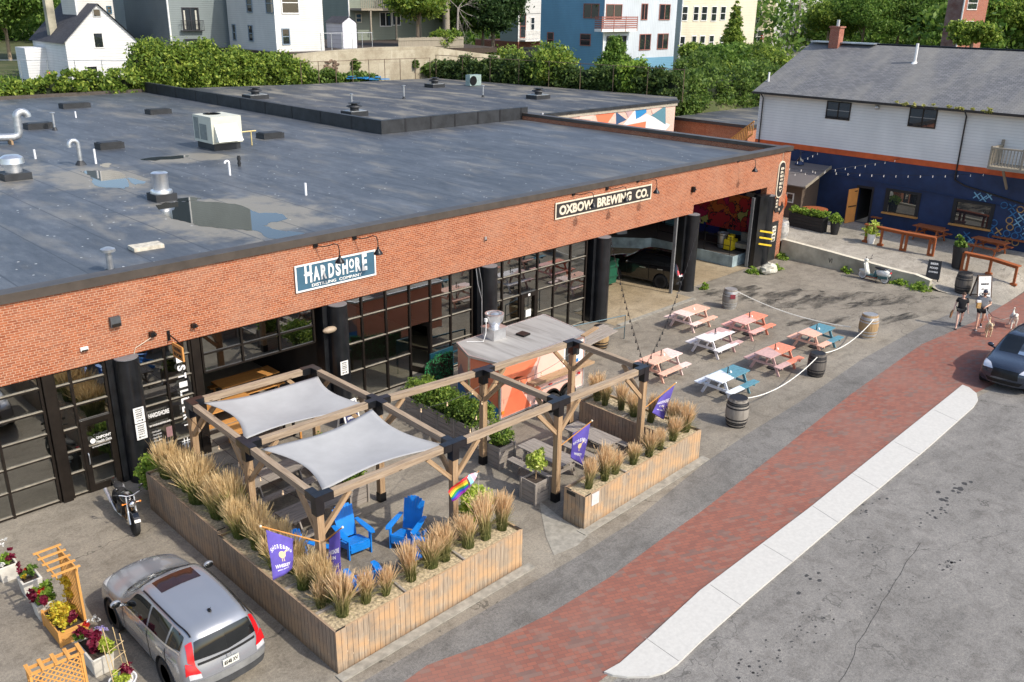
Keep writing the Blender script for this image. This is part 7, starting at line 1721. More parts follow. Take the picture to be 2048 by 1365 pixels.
# ============================================================ terrace furniture
t = thing('bar_rail', 'red-brown timber bar rail on posts, left of the tall black pot', 'bar rail', (48.5, 19, .9))
def barrail(t, pts, dbl=()):
    top = []
    for (px, py) in pts: p = GT(px, py); top.append(p)
    h0 = top[0].z+1.0; h1 = top[-1].z+1.0; zt_ = [h0+(h1-h0)*(p-top[0]).length/(top[-1]-top[0]).length for p in top]
    for k, p in enumerate(top):
        b = MB(); 
        for dx in ((-.12, .12) if k in dbl else (0,)): b.beam((p.x, p.y+dx, p.z), (p.x, p.y+dx, zt_[k]), .13, .11)
        b.beam((p.x, p.y-.15, p.z+.06), (p.x, p.y+.15, p.z+.06), .2, .1); b.build('post', M_rail, t)
    for i, (a, c) in enumerate(zip(top, top[1:])):
        a = Vector((a.x, a.y, zt_[i])); c = Vector((c.x, c.y, zt_[i+1])); b = MB(); d = (c-a).normalized()*.12; b.beam(a+Vector((0, 0, .03))-d*(i == 0), c+Vector((0, 0, .03))+d*(i == len(top)-2), .34, .055); b.beam(a+Vector((0, 0, -.07)), c+Vector((0, 0, -.07)), .05, .12); b.build('bar_top', M_rail, t)
barrail(t, [(1730, 485), (1760, 492), (1805, 502), (1860, 512)], (2, 3))
t = thing('bar_rail', 'red-brown timber bar rail on posts, right of the tall black pot', 'bar rail', (48, 14, .5)); barrail(t, [(1929, 531), (1979, 540), (2032, 546)], (0,))
def taper_pot(label, px, py, r0, r1, h, mat, fol, grp=None):
    p = GT(px, py); t = thing('tall_pot', label, 'flower pot', p); b = MB(); b.lathe(p, [(r0, 0), (r1, h), (r1-.04, h), (r1-.05, h-.08), (0, h-.08)], 20); b.build('pot', mat, t, True)
    for k, (mt_, rr, hh, n, sz) in enumerate(fol): foliage('plants', [(p.x, p.y, p.z+h+hh*.6, rr, rr, hh)], n, sz, mt_, t, px+k, .1)
taper_pot('tall matt black pot with spiky grass between the two bar rails', 1915, 528, .26, .36, 1.15, M_bl, [(M_leaf, .3, .35, 400, .09), (FLC['lilac'], .25, .1, 80, .05)])
taper_pot('white pot behind the first post of the bar rail with a yellow-green plant', 1741, 487, .17, .25, .55, M_white, [(M_var_leaf, .4, .45, 700, .09)])
taper_pot('dark round pot of green herbs by the end of the black planter box', 1668, 469, .2, .3, .75, M_bl, [(M_lt_leaf, .42, .3, 1100, .06)])
t = thing('black_planter_box', 'long black slatted planter box of bushy herbs near the amber door', 'planter', (48.8, 24, .95))
b = MB(); a = GT(1580, 450); c = GT(1648, 466)
for k in range(4): b.beam(a+Vector((0, 0, .12+.2*k)), c+Vector((0, 0, .12+.2*k)), .5, .19)
b.build('box', M_bl, t); mid = (a+c)/2; d_ = (c-a)
foliage('herbs', [(a.x+d_.x*q, a.y+d_.y*q, a.z+1.0, .35, .35, .22) for q in (.1, .3, .5, .7, .9)], 2600, .06, M_lt_leaf, t, 66, .2)
# timber shed with corrugated roof
t = thing('garden_shed', 'small dark timber shed with sloping corrugated roof against the navy wall', 'shed', (51.5, 27.4, .95))
M_shedw = siding('shed_boards', (.13, .095, .07), .14); M_corr = siding('corrugated_roof', (.20, .175, .16), .12)
b = MB(); b.bx(50.9, 52.95, 26.0, 29.5, .8, 3.35); b.build('wall', M_shedw, t)
b = MB(); b.beam((49.9, 27.6, 3.15), (52.95, 27.6, 4.05), 4.4, .07, (0, 1, 0)); b.build('roof', M_corr, t); b = MB(); b.beam((49.95, 25.36, 3.15), (52.95, 25.36, 4.04), .05, .16, (0, 1, 0)); b.build('fascia', M_fence, t)
b = MB(); b.bx(50.86, 50.9, 26.5, 27.0, 1.9, 2.5); w_ = b.build('window', M_white, t); b = MB(); b.bx(50.85, 50.86, 26.57, 26.93, 1.97, 2.43); b.build('pane', M_dglass, w_)
b = MB(); b.lathe(None, [(.75, 0), (.75, .05), (0, .05)], 24, Matrix.Translation((50.0, 24.6, 1.95))); b.tube([(50, 24.6, .95), (50, 24.6, 1.95)], .06); T(b.build('round_table', M_rail), 'round brown bistro table behind the black planter box', 'table')
b = MB(); b.sphere((47.3, 25.6, 2.7), (.12, .6, .7), 16, 10); T(b.build('orange_disc', M_orangeband, None, True), 'round orange board leaning behind the brick corner', 'sign')
# broken concrete block and weeds, dumpster, things on the dock
b = MB(); b.sphere((41.95, 22.75, .22), (.62, .38, .3), 14, 9)
rr = random.Random(5); b.v = [(v[0]+rr.uniform(-.05, .05), v[1]+rr.uniform(-.05, .05), max(-.02, v[2]+rr.uniform(-.05, .04))) for v in b.v]
T(b.build('concrete_block', pm('pale_rubble', (.50, .48, .40), .9, 0, .25, 4, bmp=.6)), 'rough broken concrete block at the foot of the last black column', 'rubble')
for k, (x, y, r, lb) in enumerate(((41.3, 23.3, .35, 'green weeds left of the broken concrete block'), (42.7, 22.7, .28, 'green weeds right of the broken concrete block'), (45.1, 16.1, .5, 'bright grass clump at the end of the low concrete wall'), (45.1, 17.2, .35, 'grass tufts behind the rear wheel of the scooter'), (45.15, 20.0, .25, 'small weeds along the foot of the low concrete wall'), (36.9, 23.4, .2, 'weeds at the foot of the black column beside the open bay'), (45.1, 24.0-.35, .3, 'weeds at the brick corner by the black door'))):
    o = foliage('weeds', [(x, y, .12, r, r*1.2, .22)], int(1600*r), .06, M_lt_leaf, None, 90+k, .1); T(o, lb, 'weeds')
t = thing('dumpster', 'dark green steel dumpster heaped with cardboard inside the open bay', 'dumpster', (33.3, 27.6, 0)); b = MB(); b.prism([(32.5, 0.15), (34.2, .15), (34.3, 1.35), (32.3, 1.35)], -.9, .9, Matrix(((1, 0, 0, 0), (0, 0, 1, 27.7), (0, 1, 0, 0), (0, 0, 0, 1)))); b.build('bin', pm('dumpster_green', (.012, .09, .05), .45), t)
b = MB()
for z in (.5, 1.0, 1.32): b.bx(32.35, 34.3, 26.76, 26.8, z-.04, z+.04)
b.build('rib', pm('dumpster_green2', (.012, .07, .04), .45), t)
b = MB(); b.box((33.2, 27.5, 1.42), (1.0, .6, .3), .4); b.box((33.7, 27.8, 1.5), (.5, .5, .25), 1.); T(b.build('cardboard', pm('cardboard', (.42, .26, .13), .8)), 'folded cardboard heaped on the green dumpster', 'cardboard')
b = MB(); b.lathe((42.6, 26.1, .64), [(.24, 0), (.3, .8), (.32, .82), (.28, .82), (.27, .1), (0, .1)], 18); T(b.build('rubbish_bin', M_galv, None, True), 'grey round rubbish bin on the dock in the open bay', 'bin')
t = thing('mop_bucket', 'yellow mop bucket on the loading dock beside the grey bin', 'bucket', (42.4, 25.5, .64)); b = MB(); b.prism([(42.1, 25.2), (42.75, 25.25), (42.65, 25.75), (42.1, 25.7)], .7, 1.25); b.build('bucket', pm('bucket_yellow', (.8, .6, .02), .4), t); b = MB(); b.box((42.5, 25.5, 1.35), (.4, .3, .25), .3); b.build('wringer', pm('bucket_yellow', (.8, .6, .02), .4), t)
t = thing('armchair', 'worn grey armchair on the loading dock', 'chair', (42.9, 24.9, .64)); b = MB(); b.box((42.9, 24.9, .95), (.8, .7, .25)); b.build('seat', M_curb, t); b = MB(); b.box((43.25, 24.95, 1.25), (.2, .7, .6)); b.build('backrest', M_curb, t); b = MB(); b.box((42.9, 24.95, .72), (.7, .6, .16)); b.build('base', M_blackmet, t)
# ============================================================ roof plant
ZR = 5.7
t = thing('air_conditioner', 'cream rooftop air conditioning unit with sloped hood on a black curb', 'air conditioner', (22.8, 44.8, ZR))
x0, x1, y0, y1 = 22.25, 23.95, 44.3, 46.3
Mac = pm('ac_cream', (.58, .58, .48), .5, 0, .06, 2)
b = MB(); b.bx(x0+.1, x1-.1, y0+.1, y1-.1, ZR, ZR+.35); b.build('curb', M_curbblk, t)
b = MB(); b.bx(x0, x1, y0, y1, ZR+.36, ZR+1.72); bd = b.build('cabinet', Mac, t)
b = MB(); b.add([(x0+.15, y0-.02, ZR+1.35), (x1-.3, y0-.02, ZR+1.35), (x1-.2, y0-.5, ZR+.5), (x0+.1, y0-.5, ZR+.5), (x0+.15, y0, ZR+.45), (x1-.3, y0, ZR+.45)], [(0, 3, 2, 1), (0, 4, 3), (1, 2, 5), (3, 4, 5, 2)]); b.build('rain_hood', pm('ac_pale', (.70, .70, .62), .5), t)
b = MB(); b.lathe((23.05, 45.7, ZR+1.725), [(.45, 0), (.45, .03), (.4, .03), (.38, .0)], 24); b.build('fan_ring', M_blackmet, t); b = MB(); b.bx(x0-.015, x0, y0+1.4, y1-.1, ZR+.5, ZR+1.6); b.bx(x0-.012, x0, y0+.55, y0+1.3, ZR+.5, ZR+1.3); b.build('grille', pm('ac_grille', (.22, .24, .22), .6), t)
b = MB(); b.tube([(x1, 45, ZR+.75), (x1+1.2, 45.0, ZR+.75)], .04, 6); b.tube([(x1+.9, 45, ZR), (x1+.9, 45, ZR+.75)], .03, 6); b.build('gas_pipe', pm('yellow_pipe', (.6, .48, .2), .5), t)
def curbbox(px, py, w_, d, h, label, z=ZR, cap=None):
    p = G(px, py, z); t = thing('roof_curb', label, 'roof curb', p, 0, 'black capped roof curbs'); b = MB(); b.box((0, d/2, h/2), (w_, d, h)); b.build('curb', M_curbblk, t, world=False)
    b = MB(); b.box((0, d/2, h+.01), (w_-.16, d-.16, .05)); b.build('lid', M_galv if cap else M_curbblk, t, world=False)
    if cap == 'fan':
        b = MB(); b.lathe((0, d/2, h), [(.3, 0), (.3, .2), (.55, .28), (.5, .36), (.2, .42), (.2, .48), (.4, .5), (.4, .54), (0, .56)], 16); b.build('ventilator', M_curbblk, t, True, world=False)
for a in ((155, 217, 1.9, .9, .32, 'black roof curb farthest left near the ivy'), (84, 259, 1.5, .9, .32, 'black roof curb left of the thin capped pipe'), (323, 229, 1.5, .9, .3, 'black roof curb in the middle of the main roof near the parapet'), (226, 299, 1.25, .8, .32, 'black roof curb left of the cream air conditioner'), (549, 278, 1.3, .9, .3, 'black roof curb right of the cream air conditioner')): curbbox(*a)
for a in ((520, 199, 1.6, 1.3, .3, 'black ventilator nearest the long parapet on the rear roof'), (720, 233, 1.4, 1.2, .3, 'black ventilator by the corner of the raised parapet'), (878, 176, 1.4, 1.2, .3, 'black ventilator farthest back on the rear roof'), (1087, 199, 1.6, 1.2, .3, 'black ventilator at the right of the rear roof')): curbbox(*a, 5.9, 'fan')
def vent(px, py, label, kind, z=ZR, s=1.):
    p = G(px, py, z); t = thing('roof_vent', label, 'roof vent', p, 0, None)
    b = MB()
    if kind == 'cap': b.tube([(0, 0, 0), (0, 0, .62*s)], .09*s, 12); b.lathe((0, 0, .6*s), [(.12*s, 0), (.2*s, .02), (.2*s, .1*s), (.08*s, .15*s), (0, .15*s)], 16); b.build('pipe', M_galv, t, True, world=False); b = MB(); b.lathe((0, 0, 0), [(.22*s, 0), (.13*s, .1)], 12); b.build('flashing', M_curbblk, t, world=False)
    if kind == 'thin': b.tube([(0, 0, 0), (0, 0, .9*s)], .06*s, 10); b.lathe((0, 0, .88*s), [(.1*s, 0), (.14*s, .02), (.14*s, .06), (0, .08)], 12); b.build('pipe', M_galv, t, True, world=False); b = MB(); b.lathe((0, 0, 0), [(.14*s, 0), (.08*s, .18)], 10); b.build('flashing', M_curbblk, t, world=False)
    if kind == 'white': b.tube([(0, 0, 0), (0, 0, .5*s)], .05, 10); b.build('pipe', M_whitep, t, True, world=False)
    if kind == 'black': b.tube([(0, 0, 0), (0, 0, .5*s)], .07, 10); b.lathe((0, 0, .1), [(.09, 0), (.09, .08)], 10); b.lathe((0, 0, .3), [(.09, 0), (.09, .12)], 10); b.build('pipe', M_curbblk, t, True, world=False)
    if kind == 'goose':
        r = .1*s; pts = [(0, 0, 0), (0, 0, .95*s)]+[(-.2*s+.2*s*math.cos(a), 0, .95*s+.2*s*math.sin(a)) for a in np.linspace(.3, PI, 8)]+[(-.4*s, 0, .85*s)]
        b.tube(pts, r, 12); b.build('pipe', M_galv, t, True, world=False); b = MB(); b.lathe((0, 0, 0), [(.26*s, 0), (.13*s, .2*s)], 12); b.build('flashing', M_curbblk, t, world=False)
    if kind == 'goosew':
        pts = [(0, 0, 0), (0, 0, .55)]+[(-.1+.1*math.cos(a), 0, .55+.1*math.sin(a)) for a in np.linspace(.3, PI, 7)]; b.tube(pts, .05, 10); b.build('pipe', M_whitep, t, True, world=False)
    if kind == 'drum':
        b.lathe((0, 0, .28), [(.42, 0), (.42, .05), (.40, .12), (.30, .14), (.30, .75), (.32, .78), (.25, .82), (0, .82)], 24); b.build('drum', M_alu, t, True, world=False); b = MB(); b.box((0, 0, .14), (.85, .85, .28)); b.build('curb', M_curbblk, t, world=False)
    if kind == 'mush':
        b.lathe((0, 0, .3), [(.34, 0), (.34, .35), (.5, .38), (.46, .62), (.3, .72), (0, .74)], 24); b.build('hood', M_alu, t, True, world=False); b = MB(); b.box((0, 0, .15), (1.1, 1.1, .3)); b.build('curb', M_curbblk, t, world=False)
    return t
vent(222, 545, 'galvanised capped vent pipe closest to the roof edge above the brick', 'cap'); vent(325, 400, 'bright metal drum exhaust beside the roof puddle', 'drum'); vent(30, 358, 'silver mushroom exhaust fan at the left edge of the roof', 'mush', s=1.)
vent(162, 330, 'galvanised gooseneck vent pipe by the small puddles', 'goose'); vent(192, 328, 'thin white vent pipe right of the galvanised gooseneck', 'white', s=1.4); vent(612, 391, 'short white vent pipe alone in the middle of the roof', 'white'); vent(460, 351, 'small white hooked vent pipe in front of the air conditioner', 'goosew')
vent(479, 333, 'short black ribbed vent pipe in front of the air conditioner', 'black'); vent(110, 261, 'tall thin capped pipe beside a black roof curb on the left', 'thin', s=1.1); vent(71, 318, 'rusty thin pipe stub left of the gooseneck', 'white', s=.9); vent(152, 236, 'thin rusty pipe behind the far left roof curb', 'white', s=.8)
vent(704, 215, 'thin capped pipe on the rear roof nearest the parapet', 'thin', 5.9); vent(808, 198, 'thin capped pipe in the middle of the rear roof', 'thin', 5.9, 1.1); vent(966, 195, 'thin capped pipe at the right of the rear roof', 'thin', 5.9); vent(1085, 238, 'short white pipe beside the dark roof edge', 'white', s=.8)
t = thing('exhaust_duct', 'large galvanised duct lying on the roof and turning up into a gooseneck', 'duct', (15.4, 54, ZR)); p = G(42, 287, ZR); q = G(-20, 290, ZR)
b = MB(); r = .2; pts = [q+Vector((0, 0, .35)), p+Vector((-.3, 0, .35)), p+Vector((-.08, 0, .42)), p+Vector((0, 0, .62)), p+Vector((0, 0, 1.35))]+[p+Vector((.28-.28*math.cos(a), 0, 1.35+.28*math.sin(a))) for a in np.linspace(.3, PI, 8)]
b.tube(pts, r, 14); b.build('duct', M_galv, t, True); b = MB()
for dx in (-1.5, -.5): b.bx(p.x+dx-.05, p.x+dx+.05, p.y-.3, p.y+.3, ZR, ZR+.2)
b.build('support', M_pergola, t)
t = thing('condenser', 'small pale green condenser unit with black fan at the back of the rear roof', 'air conditioner', G(942, 173, 5.9)); b = MB(); p = G(948, 173, 5.9); b.bx(p.x-.5, p.x+.9, p.y, p.y+.6, 5.95, 6.9); b.build('cabinet', pm('pale_green_metal', (.35, .45, .42), .4, .3), t); b = MB(); b.lathe(None, [(.42, 0), (.42, .05), (0, .05)], 18, Matrix.Translation((p.x-.1, p.y, 6.4)) @ Matrix.Rotation(PI/2, 4, 'X')); b.build('fan', M_blackmet, t)
b = MB(); p = G(293, 497, ZR); b.box((p.x, p.y, ZR+.06), (.95, .55, .12), -.06); T(b.build('access_panel', pm('rusted_cream', (.55, .50, .40), .7, 0, .25, 6)), 'flat cream rust-streaked panel lying on the roof near the brick edge', 'hatch')
# puddles
M_water, nt_, bb_ = _nt('rain_water'); bb_.inputs['Base Color'].default_value = (.02, .022, .018, 1); bb_.inputs['Roughness'].default_value = .015; bb_.inputs['IOR'].default_value = 1.33; bb_.inputs['Specular IOR Level'].default_value = 1.0
def puddle(pxs, seed):
    P_ = [G(x, y, ZR) for x, y in pxs]; out = []; rr = random.Random(seed); n = len(P_)
    for i in range(n):
        for k in range(5):
            q = catmull([np.array(P_[(i-1) % n]), np.array(P_[i]), np.array(P_[(i+1) % n]), np.array(P_[(i+2) % n])], 1+k/5); out.append((q[0]+rr.uniform(-.06, .06), q[1]+rr.uniform(-.16, .16), ZR+.005))
    b = MB(); b.quad(*out); return ST(b.build('puddle', M_water))
puddle([(316, 412), (352, 404), (420, 404), (480, 410), (510, 425), (560, 428), (572, 440), (530, 450), (560, 462), (606, 466), (600, 476), (545, 478), (510, 462), (460, 458), (400, 452), (380, 445), (340, 436)], 1)
puddle([(160, 344), (200, 342), (245, 346), (256, 374), (225, 377), (192, 372), (180, 352)], 2)
puddle([(255, 356), (290, 364), (268, 370)], 3); puddle([(350, 397), (400, 396), (385, 402), (355, 403)], 4); puddle([(290, 318), (372, 311), (366, 316), (300, 322)], 5); puddle([(200, 330), (222, 327), (215, 336)], 6)
# ============================================================ string lights
M_bulb = pm('bulb_glass', (.75, .55, .35), .2, 0, .05, 3)
def string(label, a, c, sag, n, bulbmat=None, r=.035, grp='string lights'):
    a = Vector(a); c = Vector(c); t = thing('string_lights', label, 'string lights', a, 0, grp); pts = []
    N = 24
    r = r*.8
    def P(q): p = a.lerp(c, q); p.z -= 4*sag*q*(1-q); return p
    b = MB(); b.tube([P(i/N) for i in range(N+1)], .008, 4); b.build('wire', M_blackmet, t)
    for k in range(n):
        p = P((k+.5)/n); b = MB(); b.lathe((p.x, p.y, p.z-.07), [(.018, .05), (.018, .0)], 6); b.sphere((p.x, p.y, p.z-.11), (r, r, r*1.25), 7, 5); b.build('bulb', bulbmat or M_bulb, t, True)
Bk = M_rubber
string('string of dark bulbs from the fourth black column down to the right pergola corner', (29.6, 23.6, 3.75), (20.4, 14.75, 3.15), .25, 20, Bk)
string('string of dark bulbs from the fifth black column down to the right pergola corner', (36.3, 23.55, 3.75), (20.45, 14.7, 3.15), .75, 24, Bk)
string('thin line from the left black column to the back pergola corner', (8.9, 23.6, 3.75), (9.4, 21.5, 3.15), .02, 1, Bk)
string('string lights looping under the right half of the pergola in front of the trailer', (13.1, 18.1, 2.9), (16.64, 17.7, 2.7), .35, 4)
string('string lights across the right end of the pergola', (16.64, 17.7, 2.7), (20.35, 17.5, 2.8), .35, 4)
string('string lights crossing above the boxwood planter box', (12.9, 14.85, 2.9), (16.64, 17.7, 2.4), .3, 5)
string('string lights under the street-side sail', (9.15, 15.0, 2.8), (9.25, 21.3, 2.7), .3, 6)
M_wbulb = pm('white_bulb', (.85, .82, .75), .2)
string('upper string of white bulbs across the navy wall', PX(1560, 350, 46.5), PX(1800, 318, 52.8), .1, 12, M_wbulb, .028)
string('lower string of white bulbs across the navy wall', PX(1568, 335, 47.0), PX(1980, 347, 52.8), .25, 17, M_wbulb, .028)
string('short rising string of white bulbs by the arrow sign corner', PX(1590, 325, 47.5), PX(1640, 303, 52.8), .05, 5, M_wbulb, .028)
t = thing('wall_lamp', 'faint dark bell lamp on the navy wall near the brick corner', 'wall lamp', (52.9, 27.6, 4.2)); b = MB(); b.lathe((52.6, 27.3, 4.0), [(.3, 0), (.12, .3), (.05, .55)], 14); b.build('shade', M_navy, t, True); b = MB(); b.tube([(52.6, 27.3, 4.5), (52.6, 27.3, 4.75), (52.98, 27.3, 4.7)], .03, 6); b.build('arm', M_navy, t)
# ============================================================ houses on the rise behind
class House:
    def __init__(s, name, label, C, L, R, mats, ztop=16.5, zb0=None, cat='house'):
        s.C = G(*C); s.t = thing(name, label, cat, s.C)
        z0 = C[2]-2.2 if zb0 is None else zb0
        s.yl = PX(L, C[1], s.C.x).y if L else s.C.y+8; s.xr = PY(R, C[1], s.C.y).x if R else s.C.x+9
        x, y = s.C.x, s.C.y; s.x, s.y = x, y
        b = MB(); b.cur = 0; b.quad((x, y, z0), (s.xr, y, z0), (s.xr, y, ztop), (x, y, ztop)); b.quad((s.xr, y, z0), (s.xr, s.yl, z0), (s.xr, s.yl, ztop), (s.xr, y, ztop))
        b.cur = 1; b.quad((x, s.yl, z0), (x, y, z0), (x, y, ztop), (x, s.yl, ztop)); b.quad((s.xr, s.yl, z0), (x, s.yl, z0), (x, s.yl, ztop), (s.xr, s.yl, ztop))
        b.cur = 0; b.quad((x, y, ztop), (s.xr, y, ztop), (s.xr, s.yl, ztop), (x, s.yl, ztop)); b.build('wall', list(mats), s.t)
        b = MB(); k = .09; b.bx(x-k/2, x+k, y-k/2, y+k, z0, ztop); b.build('corner_board', s.trim if hasattr(s, 'trim') else M_white, s.t)
    def win(s, px0, py0, px1, py1, side='R', frame=None, double=False, dark=None):
        if side == 'R': a = PY(px0, py0, s.y); c = PY(px1, py1, s.y); u0, u1 = a.x, c.x
        else: a = PX(px0, py0, s.x); c = PX(px1, py1, s.x); u0, u1 = c.y, a.y
        z0, z1 = min(a.z, c.z), max(a.z, c.z); u0, u1 = min(u0, u1), max(u0, u1); f = .09
        def bxx(b, a0, a1, b0, b1, d0, d1):
            if side == 'R': b.bx(a0, a1, s.y-d1, s.y-d0, b0, b1)
            else: b.bx(s.x-d1, s.x-d0, a0, a1, b0, b1)
        b = MB(); bxx(b, u0-f, u1+f, z1, z1+f, 0, .07); bxx(b, u0-f, u1+f, z0-f, z0, 0, .09); bxx(b, u0-f, u0, z0, z1, 0, .07); bxx(b, u1, u1+f, z0, z1, 0, .07)
        if double: um = (u0+u1)/2; bxx(b, um-.05, um+.05, z0, z1, 0, .065)
        else: zm = (z0+z1)/2; bxx(b, u0, u1, zm-.035, zm+.035, 0, .055)
        w_ = b.build('window', frame or M_white, s.t); b = MB(); bxx(b, u0, u1, z0, z1, .005, .02); b.build('pane', M_dglass, w_); return w_
Sw = siding('far_white_siding', (.66, .65, .61), .2); Sg = siding('far_grey_siding', (.20, .235, .235), .2); Sgd = siding('far_slate_shade_siding', (.085, .11, .125), .2); Sb = siding('far_blue_siding', (.15, .33, .46), .2); Swb = siding('far_board_siding', (.55, .60, .64), .35, True); Scr = siding('far_cream_siding', (.68, .62, .47), .22); Sbe = siding('far_beige_siding', (.58, .52, .36), .22); Sgr = siding('far_green_siding', (.40, .47, .45), .2); Ssage = siding('sage_siding', (.22, .25, .20), .2)
Tr = pm('redbrown_trim', (.30, .12, .09), .6); Tg = pm('bluegrey_trim', (.18, .24, .30), .6); Tk = pm('black_trim', (.03, .03, .035), .5); Cu = pm('curtain', (.55, .53, .45), .8)
h = House('grey_house', 'tall grey clapboard house with dark left wall and small black balcony', (347, 122, 7.2), 262, 474, [Sg, Sgd], ztop=25)  # darker siding puts the left wall's shade into its colour
for (a, zz) in (((364, 17, 399, 61), 1), ((371, 80, 402, 112), 0), ((364, -60, 399, -8), 0)):
    h.win(*a, frame=Tk, double=True); p = PY(a[0]+2, a[1]+4, h.y); q = PY(a[0]+9, a[3]-2, h.y); b = MB(); b.bx(p.x, q.x, h.y-.03, h.y-.021, q.z, p.z); p2 = PY(a[2]-10, a[1]+4, h.y); q2 = PY(a[2]-3, a[3]-2, h.y); b.bx(p2.x, q2.x, h.y-.03, h.y-.021, q2.z, p2.z); b.build('curtain', Cu, h.t)
p = PY(360, 61, h.y); q = PY(403, 41, h.y); b = MB(); b.bx(p.x, q.x, h.y-.45, h.y-.1, p.z-.08, p.z); b.bx(p.x, q.x, h.y-.45, h.y-.4, q.z-.05, q.z)
for k in range(17): x = p.x+(q.x-p.x)*k/16; b.bx(x-.015, x+.015, h.y-.44, h.y-.41, p.z, q.z)
b.build('balcony', Tk, h.t)
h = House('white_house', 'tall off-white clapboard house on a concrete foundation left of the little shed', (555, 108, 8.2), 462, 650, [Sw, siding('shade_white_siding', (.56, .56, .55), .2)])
for a in ((465, 50, 473, 80), (497, 52, 507, 82), (493, -5, 505, 24), (531, -12, 548, 26)): h.win(*a, side='L', frame=Tg)
h.win(562, -15, 597, 26, frame=M_white, double=False); h.win(564, 59, 579, 88, frame=Tg)
b = MB(); b.bx(h.x-.0, h.xr, h.y-.02, h.y+.2, 4.8, 8.05); b.build('foundation', M_wallconc, h.t)
# small white gabled house
C = G(142, 165, 5.2); d1 = Vector((1, 0, 0)); d2 = Vector((0, 1, 0)); t = thing('small_white_house', 'small white gabled house with dark shingle roof and concrete chimney', 'house', C)
wd, ln = 7.0, 9.0; ze = 9.0; za = 12.4; A = Vector((C.x, C.y, 4)); B = A+d1*wd; D = A+d2*ln; E_ = B+d2*ln
Z = lambda p, z: Vector((p.x, p.y, z))
b = MB(); b.add([Z(A, 4), Z(B, 4), Z(B, ze), Z(A+d1*wd/2, za), Z(A, ze)], [(0, 1, 2, 3, 4)], [[(0, 4), (wd, 4), (wd, ze), (wd/2, za), (0, ze)]]); b.add([Z(D, 4), Z(A, 4), Z(A, ze), Z(D, ze)], [(0, 1, 2, 3)], [[(0, 4), (ln, 4), (ln, ze), (0, ze)]]); b.add([Z(B, 4), Z(E_, 4), Z(E_, ze), Z(B, ze)], [(0, 1, 2, 3)]); b.build('wall', siding('cottage_siding', (.72, .72, .72), .25), t)
M_dsh = shingles('dark_shingles', (.035, .035, .045), (.06, .06, .07), (.07, .07, .08)); sl_ = math.hypot(wd/2, za-ze)
b = MB(); o = d2*.3; R0 = A+d1*wd/2; ov = Vector((0, 0, .06))
for (e, s) in ((A, -1), (B, 1)):
    e1 = Z(e, ze)+d1*s*.3-Vector((0, 0, .28))+ov; b.add([e1-o, Z(R0, za)-o+ov, Z(R0, za)+d2*ln+o+ov, e1+d2*ln+o], [(0, 1, 2, 3)], [[(0, 0), (0, sl_), (ln, sl_), (ln, 0)]])
rf = b.build('roof', M_dsh, t)
b = MB(); p = Z(D.lerp(A, .45)+d1*.7, 9.2); b.box(p+Vector((0, 0, 2.2)), (.75, .75, 5.2)); b.build('chimney', M_wallconc, rf)
def fw(u, z0, z1, w_, base=A, dr=d1, nrm=None, fr=M_white):
    n = Vector((dr.y, -dr.x, 0)); c = base+dr*u; b = MB(); b.beam(Z(c-dr*(w_/2+.1), (z0+z1)/2)+n*.02, Z(c+dr*(w_/2+.1), (z0+z1)/2)+n*.02, .05, z1-z0+.2); f_ = b.build('window', fr, t); b = MB(); b.beam(Z(c-dr*w_/2, (z0+z1)/2)+n*.05, Z(c+dr*w_/2, (z0+z1)/2)+n*.05, .012, z1-z0); b.build('pane', M_dglass, f_)
fw(3.2, 8.4, 9.7, .8); fw(2.2, 5.9, 6.6, .9); fw(3.4, 11.3, 11.9, .6, fr=M_galv)
P2 = D+Vector((-1.6, -.5, 0)); b = MB(); b.box(P2+Vector((.8, -1.6, 2.2)), (2.4, 2.8, 4.0)); b.build('side_porch', siding('cottage_siding', (.72, .72, .72), .25) if False else bpy.data.materials['cottage_siding'], t)
h = House('white_house', 'white house glimpsed behind the small gabled one', (160, 70, 9.5), 132, 234, [Sw, Sw], zb0=4); h.win(214, 14, 222, 26, frame=M_sblue)
h = House('grey_house', 'pale grey house edge between the white and slate ones', (232, 65, 9.4), 222, 262, [Sgr, Sgr], zb0=4)
# green-grey house and the one with the raised deck
h = House('green_grey_house', 'blue-grey clapboard house behind the white shed', (694, 72, 8.8), 640, 700, [Sgd, siding('slate_green', (.17, .21, .22), .2)], zb0=6); h.win(664, 24, 672, 33, side='L')
h = House('decked_house', 'sage house with a raised timber deck above the garden fence', (700, 74, 8.8), None, 905, [Ssage, Ssage], zb0=6)
for a in ((760, 26, 782, 52), (785, 26, 800, 50)): h.win(*a, double=True)
h.win(712, 29, 722, 44, frame=Scr)
p = PY(700, 15, h.y); q = PY(900, 17, h.y); yd = h.y-2.4
b = MB(); b.bx(p.x, q.x, yd, h.y, p.z-.35, p.z-.1); b.bx(p.x, q.x, yd, yd+.08, p.z+.95, p.z+1.05)
for k in range(60): x = p.x+(q.x-p.x)*k/59; b.bx(x-.045, x+.045, yd, yd+.04, p.z-.1, p.z+.95)
for k in range(4): x = p.x+1.4+4*k; b.bx(x-.1, x+.1, yd, yd+.2, 8.4, p.z-.3)
b.build('deck', M_fence, h.t)
